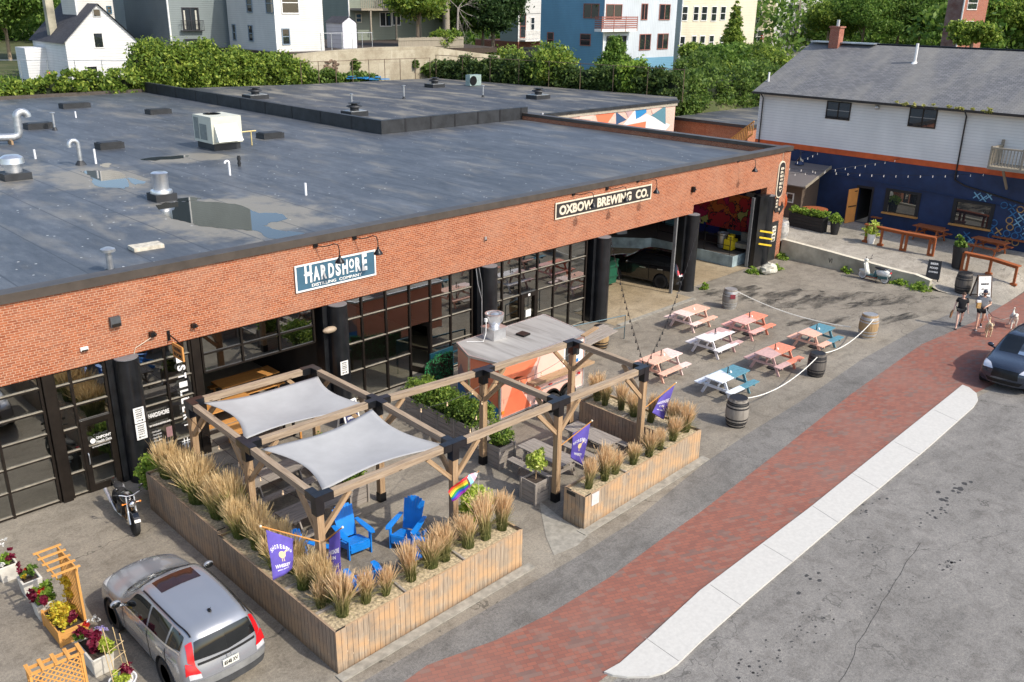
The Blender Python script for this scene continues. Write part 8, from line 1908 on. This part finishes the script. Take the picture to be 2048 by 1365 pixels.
# terrace of concrete behind the roof: old retaining wall with ground above
YW = 77.3
wl = [(x, y) for x, y in ((586, 110), (650, 103), (752, 95), (865, 93), (905, 100), (1000, 112))]
b = MB(); top = [PY(x, y, YW) for x, y in wl]
b.prism([(p.x, p.z) for p in top]+[(top[-1].x, 4.5), (top[0].x, 4.5)], 0, .5, MXZ(YW+.5)); T(b.build('retaining_wall', brickm('stained_concrete', (.42, .37, .27), (.50, .45, .34), (.36, .32, .24), bw=3.2, bh=1.2, ms=.02, header=0, stain=.7, dirt=(.22, .17, .11))), 'high weathered concrete retaining wall behind the rear roof', 'wall')
b = MB(); b.prism([(top[0].x, YW+.5), (top[-1].x, YW+.5), (top[-1].x+8, 110), (top[0].x-2, 110)], 7.8, 8.35); ST(b.build('raised_yard', M_soil))
b = MB(); rr = random.Random(2)
for k in range(90): 
    u = rr.random(); p = PY(1000-u*240 if u < .5 else 650+rr.random()*25, 126 if u < .5 else 145-rr.random()*20, YW-.05); b.sphere((p.x+rr.uniform(-.1, .1), YW-.02, p.z+rr.uniform(-.25, .25)), (.2, .12, .11), 7, 5)
b.build('exposed_rubble', pm('rubble_brown', (.16, .11, .075), .9, 0, .4, 3), bpy.data.objects[[o.name for o in SC.collection.objects if o.name.startswith('retaining_wall')][-1]])
t = thing('garden_shed', 'white plastic garden shed with dark gable roof on the concrete terrace', 'shed', G(687, 97, 8.4)); p = G(687, 97, 8.4); q = G(724, 97, 8.4); w_ = q.x-p.x; zs = PY(687, 46, p.y).z; za_ = PY(704, 35, p.y).z
b = MB(); b.add([(p.x, p.y, 8.3), (q.x, p.y, 8.3), (q.x, p.y, zs), (p.x+w_/2, p.y, za_), (p.x, p.y, zs)], [(0, 1, 2, 3, 4)]); b.quad((p.x, p.y+3, 8.3), (p.x, p.y, 8.3), (p.x, p.y, zs), (p.x, p.y+3, zs)); b.quad((q.x, p.y, 8.3), (q.x, p.y+3, 8.3), (q.x, p.y+3, zs), (q.x, p.y, zs)); b.build('wall', siding('shed_plastic', (.70, .70, .76), .4), t)
b = MB(); k = .12; b.quad((p.x-k, p.y-.1, zs-.05), (p.x+w_/2, p.y-.1, za_+.07), (p.x+w_/2, p.y+3.1, za_+.07), (p.x-k, p.y+3.1, zs-.05)); b.quad((q.x+k, p.y-.1, zs-.05), (p.x+w_/2, p.y-.1, za_+.07), (p.x+w_/2, p.y+3.1, za_+.07), (q.x+k, p.y+3.1, zs-.05)); b.build('roof', M_dsh, t)
b = MB(); b.bx(p.x+.15, q.x-.15, p.y-.03, p.y, 8.4, zs-.1); b.build('door', M_whitep, t)
def fence(label, a, c, h_, kind, n, name='fence', mat=None):
    a, c = Vector(a), Vector(c); t = thing(name, label, 'fence', a); d = c-a; L = Vector((d.x, d.y, 0)).length
    if kind == 'board':
        b = MB(); nb_ = int(L/.16)
        for k in range(nb_): p = a.lerp(c, (k+.5)/nb_); b.beam(p, p+Vector((0, 0, h_+random.uniform(-.03, .03))), .145, .025, d)
        b.build('boards', M_fence, t); b = MB()
        for zz in (.25, h_-.25): b.beam(a+Vector((.0, -.05, zz)), c+Vector((0, -.05, zz)), .05, .09)
        b.build('rail', M_fence, t)
    else:
        m = mat or M_galv; b = MB(); b.tube([a+Vector((0, 0, h_)), c+Vector((0, 0, h_))], .03, 6); b.build('rail', m, t)
        for k in range(n+1): p = a.lerp(c, k/n); b = MB(); b.tube([p, p+Vector((0, 0, h_+.05))], .035, 6); b.build('post', m, t)
    return t
M_rust = pm('rusty_steel', (.17, .12, .08), .8, .3, .3, 3)
p = G(752, 94, 8.5); q = G(884, 92, 8.5)
fence('weathered board fence on the concrete terrace beside the big tree', (p.x, YW+.9, 8.4), (q.x+1, YW+.9, 8.4), 1.15, 'board', 0)
fence('galvanised chain-link fence frame around the white shed', (top[1].x, YW+.6, 8.4), (top[2].x, YW+.6, 8.4), 1.7, 'rail', 5)
fence('galvanised chain-link fence along the ivy in front of the small white house', G(-10, 165, 5.4), G(262, 165, 5.4), 2.0, 'rail', 5)
fence('rusty chain-link fence posts along the back edge of the rear roof', (46.4, 74, 5.5), (61, 73.2, 5.5), 2.3, 'rail', 8, mat=M_rust)
fence('rusty chain-link fence posts along the ivy at the right of the rear roof', (61.3, 72.6, 5.5), (65.8, 45.6, 5.5), 2.6, 'rail', 8, mat=M_rust)
p = G(1040, 118, 6.0); fence('weathered board fence at the foot of the blue house', (p.x, p.y, 5.6), (p.x+6, p.y-.6, 5.6), 1.9, 'board', 0)
# right-hand houses
h = House('pale_green_house', 'pale green and white house with brick base and small balcony', (1036, 88, 7.6), 1000, 1082, [Sw, Sgr], zb0=5)
h.win(1041, 30, 1050, 75, frame=Tr); h.win(1062, 36, 1068, 60); p = PY(1038, 80, h.y); q = PY(1080, 60, h.y); b = MB(); b.bx(p.x, q.x, h.y-1.3, h.y, p.z-.2, p.z); b.bx(p.x, q.x, h.y-1.3, h.y-1.24, q.z-.06, q.z)
for k in range(16): x = p.x+(q.x-p.x)*k/15; b.bx(x-.02, x+.02, h.y-1.29, h.y-1.25, p.z, q.z)
b.build('balcony', M_white, h.t); a = PX(1001, 82, h.x); b = MB(); b.bx(h.x-.1, h.xr, h.y-.1, h.y+9, 4.5, a.z); b.build('brick_base', M_brick2, h.t)
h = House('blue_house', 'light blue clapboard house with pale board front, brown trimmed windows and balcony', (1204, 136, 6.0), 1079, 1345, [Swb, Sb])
for a in ((1169, 9, 1197, 36), (1096, 66, 1106, 93), (1162, 69, 1180, 91)): h.win(*a, side='L', frame=Tr, double=a[0] == 1169)
for a in ((1284, 9, 1293, 39), (1320, 10, 1338, 39), (1280, 70, 1299, 99), (1316, 69, 1334, 97)): h.win(*a, frame=Tr, double=True)
h.win(1213, 10, 1242, 38, frame=Tr, double=True); h.win(1214, 74, 1250, 104, frame=Tk, double=True)
p = PY(1202, 58, h.y-1.0); q = PY(1274, 34, h.y-1.0); b = MB(); b.bx(p.x, q.x, h.y-1.1, h.y, p.z-.35, p.z-.05); b.build('balcony_floor', M_white, h.t)
b = MB()
for k in range(6): zz = p.z+(q.z-p.z)*(k+.3)/5.5; b.bx(p.x, q.x, h.y-1.1, h.y-1.06, zz-.07, zz+.07); b.bx(p.x, p.x+.04, h.y-1.06, h.y, zz-.07, zz+.07)
for k in range(4): x = p.x+(q.x-p.x)*k/3; b.bx(x-.05, x+.05, h.y-1.14, h.y-1.1, p.z-.3, q.z+.05)
b.build('balcony_rail', Tr, h.t)
p = PY(1268, 117, h.y); b = MB(); b.bx(p.x, h.xr+.02, h.y-.03, h.y, 4, p.z); b.build('lower_wall', bpy.data.materials['far_blue_siding'], h.t)
h = House('cream_house', 'long cream clapboard house with rows of narrow white framed windows', (1356, 126, 5.8), 1340, 1502, [Scr, Sgr])
for a in ((1365, 14, 1373, 41), (1388, 14, 1395, 41), (1404, 14, 1412, 41), (1424, 14, 1431, 42), (1442, 14, 1449, 40), (1473, 14, 1479, 39), (1360, 74, 1367, 102), (1384, 73, 1390, 99), (1400, 73, 1407, 101), (1419, 72, 1425, 97), (1440, 74, 1446, 97)): h.win(*a)
h = House('beige_house', 'beige clapboard house with a steep gable behind the ivy', (1512, 92, 6.8), None, 1544, [Sbe, Sbe], ztop=13.2, zb0=4)
b = MB(); b.prism([(h.x-.3, 13.2), (h.xr+.3, 13.2), ((h.x+h.xr)/2, 17.5)], 0, 8, MXZ(h.y+8)); b.build('gable', Sbe, h.t)
for a in ((1501, 62, 1512, 85), (1503, 24, 1509, 46)): h.win(a[0]+12, a[1], a[2]+12, a[3], frame=M_white)
p = PY(1521, 76, h.y); b = MB(); b.bx(p.x, p.x+1.0, h.y-.04, h.y-.01, p.z-.4, p.z+.4); b.build('red_plaque', pm('plaque_red', (.35, .03, .03), .6), h.t)
h = House('pale_house', 'pale house half hidden behind a dark tree by the utility pole', (1546, 60, 9), None, 1640, [Sw, Sw], zb0=5); h.win(1575, 10, 1583, 28); h.win(1592, 10, 1600, 28)
h = House('brick_house', 'red brick house with white framed windows behind the trees at top right', (1915, 82, 9.5), 1882, 1962, [M_brick2, brickm('far_dark_brick', (.13, .05, .04), (.17, .06, .05), (.2, .15, .13))], zb0=4); h.win(1938, -6, 1952, 19); h.win(1931, 44, 1942, 68)
# low brick outbuilding with flat roof beyond the mural
t = thing('brick_outbuilding', 'low brick outbuilding with flat dark roof beside the pink mural wall', 'building', (70, 43, 0)); b = MB(); b.bx(66.9, 84, 39.6, 47, 0, 3.85); b.build('wall', M_brick, t); b = MB(); b.bx(66.7, 84.2, 39.4, 47.2, 3.852, 4.02); b.build('roof', M_roofb, t); b = MB(); b.bx(66.65, 66.7, 39.35, 47.25, 3.8, 4.04); b.bx(66.7, 84, 39.35, 39.4, 3.8, 4.04); b.build('coping', M_curbblk, t); b = MB(); b.bx(66.85, 66.9, 41.4, 45, 1.7, 2.2); b.build('awning', M_orangeband, t)
t = thing('stair_railing', 'slanted timber stair railing against the white sided building', 'railing', (58, 32.5, 1)); b = MB(); A = G(1462, 278, 3.2); B = G(1508, 243, 4.9)
b.beam(A, B, .08, .08)
for k in range(14): p = A.lerp(B, k/13); b.beam(p, p-Vector((0, 0, .95)), .04, .04)
b.beam(A-Vector((0, 0, .95)), B-Vector((0, 0, .95)), .08, .1); b.build('rail', M_rail if False else M_cedar, t)
# utility pole, street beyond
t = thing('utility_pole', 'weathered utility pole beside the rising street at the top right', 'pole', G(1589, 92, 6)); p = G(1589, 92, 6); b = MB(); b.tube([p-Vector((0, 0, 1)), p+Vector((.3, 0, 14))], [.2, .14], 10); b.build('pole', M_fence, t)
b = MB(); b.beam(p+Vector((-1.1, 0, 8)), p+Vector((1.1, 0, 8)), .1, .12); b.build('crossarm', M_fence, t)
for k, (q, z1_, z2_) in enumerate(((G(1505, 5, 12.8), 7.6, 12.4),)): pass
b = MB(); b.tube([p+Vector((0, 0, 7.2)), Vector((125, 95, 12.6)), Vector((88, 92, 11.5))], .03, 4); T(b.build('power_line', M_blackmet), 'thin power line from the utility pole toward the cream house', 'cable')
st = [G(x, y, 5.6) for x, y in ((1540, 133), (1600, 133), (1622, 96), (1590, 92), (1560, 96), (1545, 110))]
b = MB(); b.quad(*[(q.x, q.y, hill(q.x, q.y)+.1) for q in st]); ST(b.build('side_street', A_road))
b = MB(); q = [G(x, y, 5.2) for x, y in ((-60, 132), (20, 128), (52, 146), (44, 168), (-60, 175))]; b.quad(*[(p.x, p.y, 5.05+.0*i) for i, p in enumerate(q)]); ST(b.build('parking_pad', A_lot))
o = quads_object('x', leaves(np.random.default_rng(5), np.stack([np.random.default_rng(6).uniform(20, 46, 9000), np.random.default_rng(7).uniform(80, 125, 9000), np.full(9000, 5.1)], 1), .16), M_leaf); o.name = 'grass'; T(o, 'short rough grass on the slope by the small white house', 'grass', kind='stuff')
b = MB(); p = G(100, 165, 5.2); b.lathe((p.x, p.y, 5.), [(.25, 0), (.22, .9), (.05, 1.3)], 10); T(b.build('orange_barrier', pm('safety_orange', (.8, .14, .03), .6)), 'orange safety barrel behind the ivy in front of the small white house', 'barrier')
b = MB(); rr = random.Random(8)
for (px, py, n_) in ((712, 158, 5), (735, 158, 4), (757, 160, 3)):
    p = G(px, py, 6.0)
    for k in range(n_): b.box((p.x+rr.uniform(-.8, .8), p.y+rr.uniform(-.5, .5), 5.98+rr.uniform(0, .3)), (.9, .5, .08), rr.random()*3)
T(b.build('blue_tarp', pm('tarp_blue', (.02, .20, .45), .5)), 'crumpled blue tarpaulin at the back edge of the rear roof', 'tarpaulin')
# ============================================================ trees, hedges and ivy
def tree(name, label, base, hgt, blobs, n, size, mat, seed, tr_=.25, grp=None, limbs=4, shell=.45):
    t = thing(name, label, 'tree', base, 0, grp); bx_, by_, bz_ = base
    b = MB(); b.tube([(bx_, by_, bz_-.5), (bx_+.1, by_, bz_+hgt*.35), (bx_+.2, by_, bz_+hgt*.7)], [tr_, tr_*.7, tr_*.35], 9)
    rr = random.Random(seed)
    for k in range(limbs): q = rr.choice(blobs); b.tube([(bx_+.1, by_, bz_+hgt*(.25+.1*k)), (q[0]*.5+bx_*.5, q[1]*.5+by_*.5, (q[2]+bz_+hgt*.4)/2), (q[0], q[1], q[2])], [tr_*.45, tr_*.3, tr_*.1], 6)
    b.build('trunk', M_pergtop, t, True); foliage('crown', blobs, n, size, mat, t, seed, shell)
def wallivy(name, label, pts, hgts, th, n, size, mat, seed, z0=5.4, cat='hedge'):
    t = thing(name, label, cat, (pts[0][0], pts[0][1], z0)); blobs = []; b = MB(); rr = random.Random(seed)
    for i in range(len(pts)-1):
        (xa, ya), (xb, yb) = pts[i], pts[i+1]; L = math.hypot(xb-xa, yb-ya); m = max(1, int(L/1.3))
        for k in range(m):
            q = (k+.5)/m; h_ = (hgts[i]*(1-q)+hgts[i+1]*q)*rr.uniform(.85, 1.12); x, y = xa+(xb-xa)*q, ya+(yb-ya)*q
            blobs.append((x+rr.uniform(-.2, .2), y+rr.uniform(-.2, .2), z0+h_*.48, 1.1, th*rr.uniform(.8, 1.2), h_*.52))
        b.beam((xa, ya+.3, z0+min(hgts[i], hgts[i+1])*.38), (xb, yb+.3, z0+min(hgts[i], hgts[i+1])*.38), th*.9, min(hgts[i], hgts[i+1])*.75)
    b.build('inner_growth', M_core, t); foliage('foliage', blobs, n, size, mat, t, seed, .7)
M_ivyl = leafm('sunny_ivy', (.03, .058, .01), (.10, .155, .022), (.24, .28, .05)); M_ivyd = leafm('shaded_ivy', (.018, .035, .01), (.045, .075, .018), (.09, .125, .03))
wallivy('ivy_hedge', 'low ivy along the left back edge of the main roof', [(12, 78), (22.3, 78), (28, 77.6), (33.6, 77.3)], [1.6, 1.9, 2.2, 2.6], .9, 15000, .17, M_ivyl, 1, 5.2)
wallivy('tall_hedge', 'tall dense ivy hedge in front of the grey house', [(33.0, 78.4), (37.5, 78.6), (44, 77.5), (48.0, 76.6)], [4.3, 4.4, 3.8, 2.6], 1.7, 46000, .15, M_ivyl, 2, 5.0)
wallivy('ivy_hedge', 'low tangled ivy at the foot of the white house foundation', [(47.5, 75.6), (51, 75.2), (55.0, 74.9)], [2.2, 1.5, 1.2], .8, 8000, .16, M_ivy, 3, 5.2)
wallivy('ivy_hedge', 'dark ivy on the chain-link fence right of the retaining wall', [(62.3, 73.5), (63.5, 66), (65.2, 58), (66.3, 51.5), (67, 46.8)], [2.8, 3.0, 2.9, 3.0, 2.8], 1.0, 44000, .145, M_ivyd, 4, 5.1)
wallivy('ivy_slope', 'dark and bright vines covering the slope behind the low brick outbuilding', [(67, 48.6), (74, 48.8), (82, 48.0), (92, 46)], [4.2, 5.0, 5.0, 5.5], 1.3, 30000, .17, M_ivy, 6, 2.8)
def bush(label, x, y, z, r, h_, n, mat, seed, name='bush', size=.17): 
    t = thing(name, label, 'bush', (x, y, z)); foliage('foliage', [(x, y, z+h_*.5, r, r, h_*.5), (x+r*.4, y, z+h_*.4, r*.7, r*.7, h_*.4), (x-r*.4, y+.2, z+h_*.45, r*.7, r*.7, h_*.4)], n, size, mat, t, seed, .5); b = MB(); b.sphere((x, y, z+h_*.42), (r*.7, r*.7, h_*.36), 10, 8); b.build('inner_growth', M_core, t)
def gp_(px, py, z): p = G(px, py, z); return p.x, p.y
for (px, py, z, r, h_, n, m_, lb) in ((735, 160, 5.5, .95, 1.9, 2600, M_ivy, 'round bush with orange berries at the foot of the retaining wall'), (865, 155, 5.5, 1.6, 1.6, 3000, M_ivy, 'low bush at the right end of the retaining wall'), (1105, 182, 5.3, 2.3, 4.3, 9000, M_ivyl, 'bright green cascade of vine halfway along the dark ivy fence'), (1262, 198, 5.2, 1.5, 3.6, 6000, M_lt_leaf, 'bright yellow-green vine clump on the ivy fence below the blue house'), (1010, 150, 5.2, 2.6, 3.2, 6000, M_ivyl, 'leafy bush in front of the pale green house'),
                                      (1395, 175, 4.6, 2.6, 3.8, 8000, M_ivy, 'dark green mound of vine right of the rear roof corner'), (1440, 195, 3.2, 2.6, 4.0, 8000, M_ivyl, 'vine mound above the low brick outbuilding'), (1500, 190, 3.2, 2.4, 4.2, 8000, M_ivy, 'vine mound against the white sided building'), (1380, 225, 2.4, 1.6, 4.6, 6000, M_ivyd, 'dark vine hanging at the end of the mural wall'), (1540, 150, 5, 2.6, 3.4, 7000, M_ivyl, 'bright bush beside the white sided building roof corner')):
    x, y = gp_(px, py, z); bush(lb, x, y, z, r, h_, n, m_, int(px))
def T3(name, label, px, py, z, hgt, rad, n, size, mat, seed, wide=1., **k):
    x, y = gp_(px, py, z); rr = random.Random(seed); bl = [(x, y, z+hgt*.68, rad, rad, hgt*.28)]
    for i in range(7):
        a = i*.9+seed; q = rad*rr.uniform(.45, .85); bl.append((x+q*math.cos(a)*wide, y+q*math.sin(a), z+hgt*rr.uniform(.4, .88), rad*rr.uniform(.38, .6), rad*.5, hgt*rr.uniform(.1, .18)))
    tree(name, label, (x, y, z), hgt, bl, n, size, mat, seed, **k)
T3('broadleaf_tree', 'large olive green tree in the top left corner', 20, 118, 5.6, 11, 6.0, 26000, .24, M_leaf, 11)
T3('broadleaf_tree', 'bright leafy tree left of the two tall trunks', 835, 92, 8.4, 7.5, 3.6, 14000, .2, M_ivyl, 12)
x, y = gp_(892, 118, 6.2); t = thing('tall_tree', 'tall tree with two bare grey trunks rising out of the picture', 'tree', (x, y, 6))
b = MB(); b.tube([(x, y, 5.5), (x+.2, y, 12), (x+.6, y, 20)], [.42, .34, .3], 10); b.tube([(x+.7, y+.3, 5.5), (x+.6, y+.3, 12), (x-.4, y+.3, 20)], [.3, .26, .22], 9); b.build('trunk', M_fence, t, True); foliage('crown', [(x-2, y, 17, 3, 3, 3), (x+2.5, y+1, 16, 3, 3, 3)], 9000, .2, M_leaf, t, 13)
x, y = gp_(930, 120, 6.0); t = thing('dead_tree', 'bare dead branches between the tall trunks and the dark tree', 'tree', (x, y, 6)); b = MB(); rr = random.Random(9)
def br_(p, d, L, r, lv):
    q = p+d*L; b.tube([p, p.lerp(q, .5)+Vector((rr.uniform(-.1, .1), 0, rr.uniform(-.1, .1)))*L*.4, q], [r, r*.7, r*.4], 5)
    if lv:
        for _ in range(3): br_(p.lerp(q, rr.uniform(.4, 1)), (d+Vector((rr.uniform(-.8, .8), rr.uniform(-.5, .5), rr.uniform(-.5, .4)))).normalized(), L*rr.uniform(.5, .75), r*.5, lv-1)
p0 = Vector((x-1.2, y, 12.4))
b.tube([(x-1.5, y, 5.5), (x-1.3, y, 9), p0], [.2, .15, .1], 7)
for d in ((1, 0, .3), (.9, .1, -.35), (.7, 0, -.9), (.4, .2, -1.1), (.8, 0, .7), (-.6, 0, .4)): br_(p0, Vector(d).normalized(), 2.6, .06, 3)
b.build('branches', pm('dead_wood', (.34, .31, .28), .9), t, True)
T3('broadleaf_tree', 'dark green tree right of the dead branches', 985, 120, 5.8, 10, 4.2, 20000, .2, M_dk_leaf, 14, tr_=.3); T3('broadleaf_tree', 'mid green tree overhanging the pale green house', 965, 118, 5.8, 13, 4.0, 15000, .2, M_leaf, 15)
x, y = gp_(1228, 165, 5.2); t = thing('spruce_bush', 'feathery dark green young tree in front of the blue house corner', 'tree', (x, y, 5.2)); b = MB(); b.tube([(x, y, 5), (x, y, 9.5)], [.14, .04], 7); b.build('trunk', M_pergtop, t)
foliage('crown', [(x+(k % 3-1)*1.0*(1-k/13), y, 5.9+k*.36, 2.5*(1-k/15), 1.8*(1-k/15), .5) for k in range(11)], 14000, .17, M_leaf, t, 16, .3)
x, y = gp_(1462, 128, 6); t = thing('columnar_tree', 'narrow vine-covered tree standing in front of the cream house', 'tree', (x, y, 6)); b = MB(); b.tube([(x, y, 5), (x, y, 13)], [.2, .08], 7); b.build('trunk', M_pergtop, t)
foliage('crown', [(x+.3*math.sin(k), y, 7+k*.62, 2.0*(1-k/14), 1.6*(1-k/14), .75) for k in range(11)], 11000, .18, M_ivyl, t, 17, .4)
for (px, py, z, hg, rd, n, m_, lb, sd) in ((1385, 150, 5.3, 3.7, 1.7, 7000, M_ivyl, 'young leafy tree in front of the corner of the cream house', 21), (1445, 160, 5.0, 4.0, 2.6, 11000, M_leaf, 'dense mid green tree below the cream house', 22), (1510, 140, 5.2, 3.4, 2.4, 9000, M_ivy, 'round green tree below the beige house', 23), (1572, 84, 6.5, 10, 3.2, 10000, M_dk_leaf, 'dark tree beside the utility pole', 24),
                                           (1650, 110, 5.5, 9.5, 4.0, 16000, M_ivyl, 'bright green tree left of the brick chimney', 25), (1720, 112, 5.5, 11.5, 5.5, 24000, M_leaf, 'big dark green tree behind the shingle roof, left', 26), (1790, 112, 5.5, 12.5, 5.5, 26000, M_ivy, 'big mid green tree behind the middle of the shingle roof', 27), (1832, 115, 5.5, 11, 4.2, 18000, M_leaf, 'dark green tree left of the brick house', 28), (2005, 112, 6.5, 10, 4.6, 22000, M_ivyl, 'yellow-green tree at the top right corner', 29), (1940, 104, 8.6, 3.2, 2.6, 8000, M_ivyl, 'low yellow-green tree in front of the brick house', 30), (2050, 112, 5.5, 12, 5.0, 12000, M_leaf, 'green tree cut by the right edge of the photo', 31)):
    T3('broadleaf_tree', lb, px, py, z, hg, rd, n, .2, m_, sd)
x, y = gp_(775, 112, 8.0); o = foliage('wall_plants', [(x-2.6, YW-.2, 7.2, .5, .3, .6), (x+5, YW-.2, 6.9, .3, .3, .5)], 900, .14, M_ivy, None, 41); T(o, 'small plants growing out of cracks in the retaining wall', 'plants', kind='stuff')
for (px, py, rd, lb, sd) in ((768, 88, 1.1, 'leafy shrub pushing through the board fence', 42), (835, 92, 1.0, 'second leafy shrub hanging over the board fence', 43), (736, 84, .9, 'dark climbing shrub behind the white shed', 44)):
    x, y = gp_(px, py, 8.4); bush(lb, x, YW+1.6, 8.3, rd, 2.2, 1500, M_ivyl, sd)
# far hillside of trees and roofs closing the view
rg = np.random.default_rng(50); xs_ = []
for k in range(46):
    a = R_(8+k*1.65); d = 165+rg.random()*60; xs_.append((d*math.sin(a), d*math.cos(a), 9+rg.random()*3, 8, 8, 7))
o = foliage('woodland', xs_, 110000, .5, M_leaf, None, 51, .4); T(o, 'distant mass of trees closing the view behind the houses', 'woodland', kind='stuff')
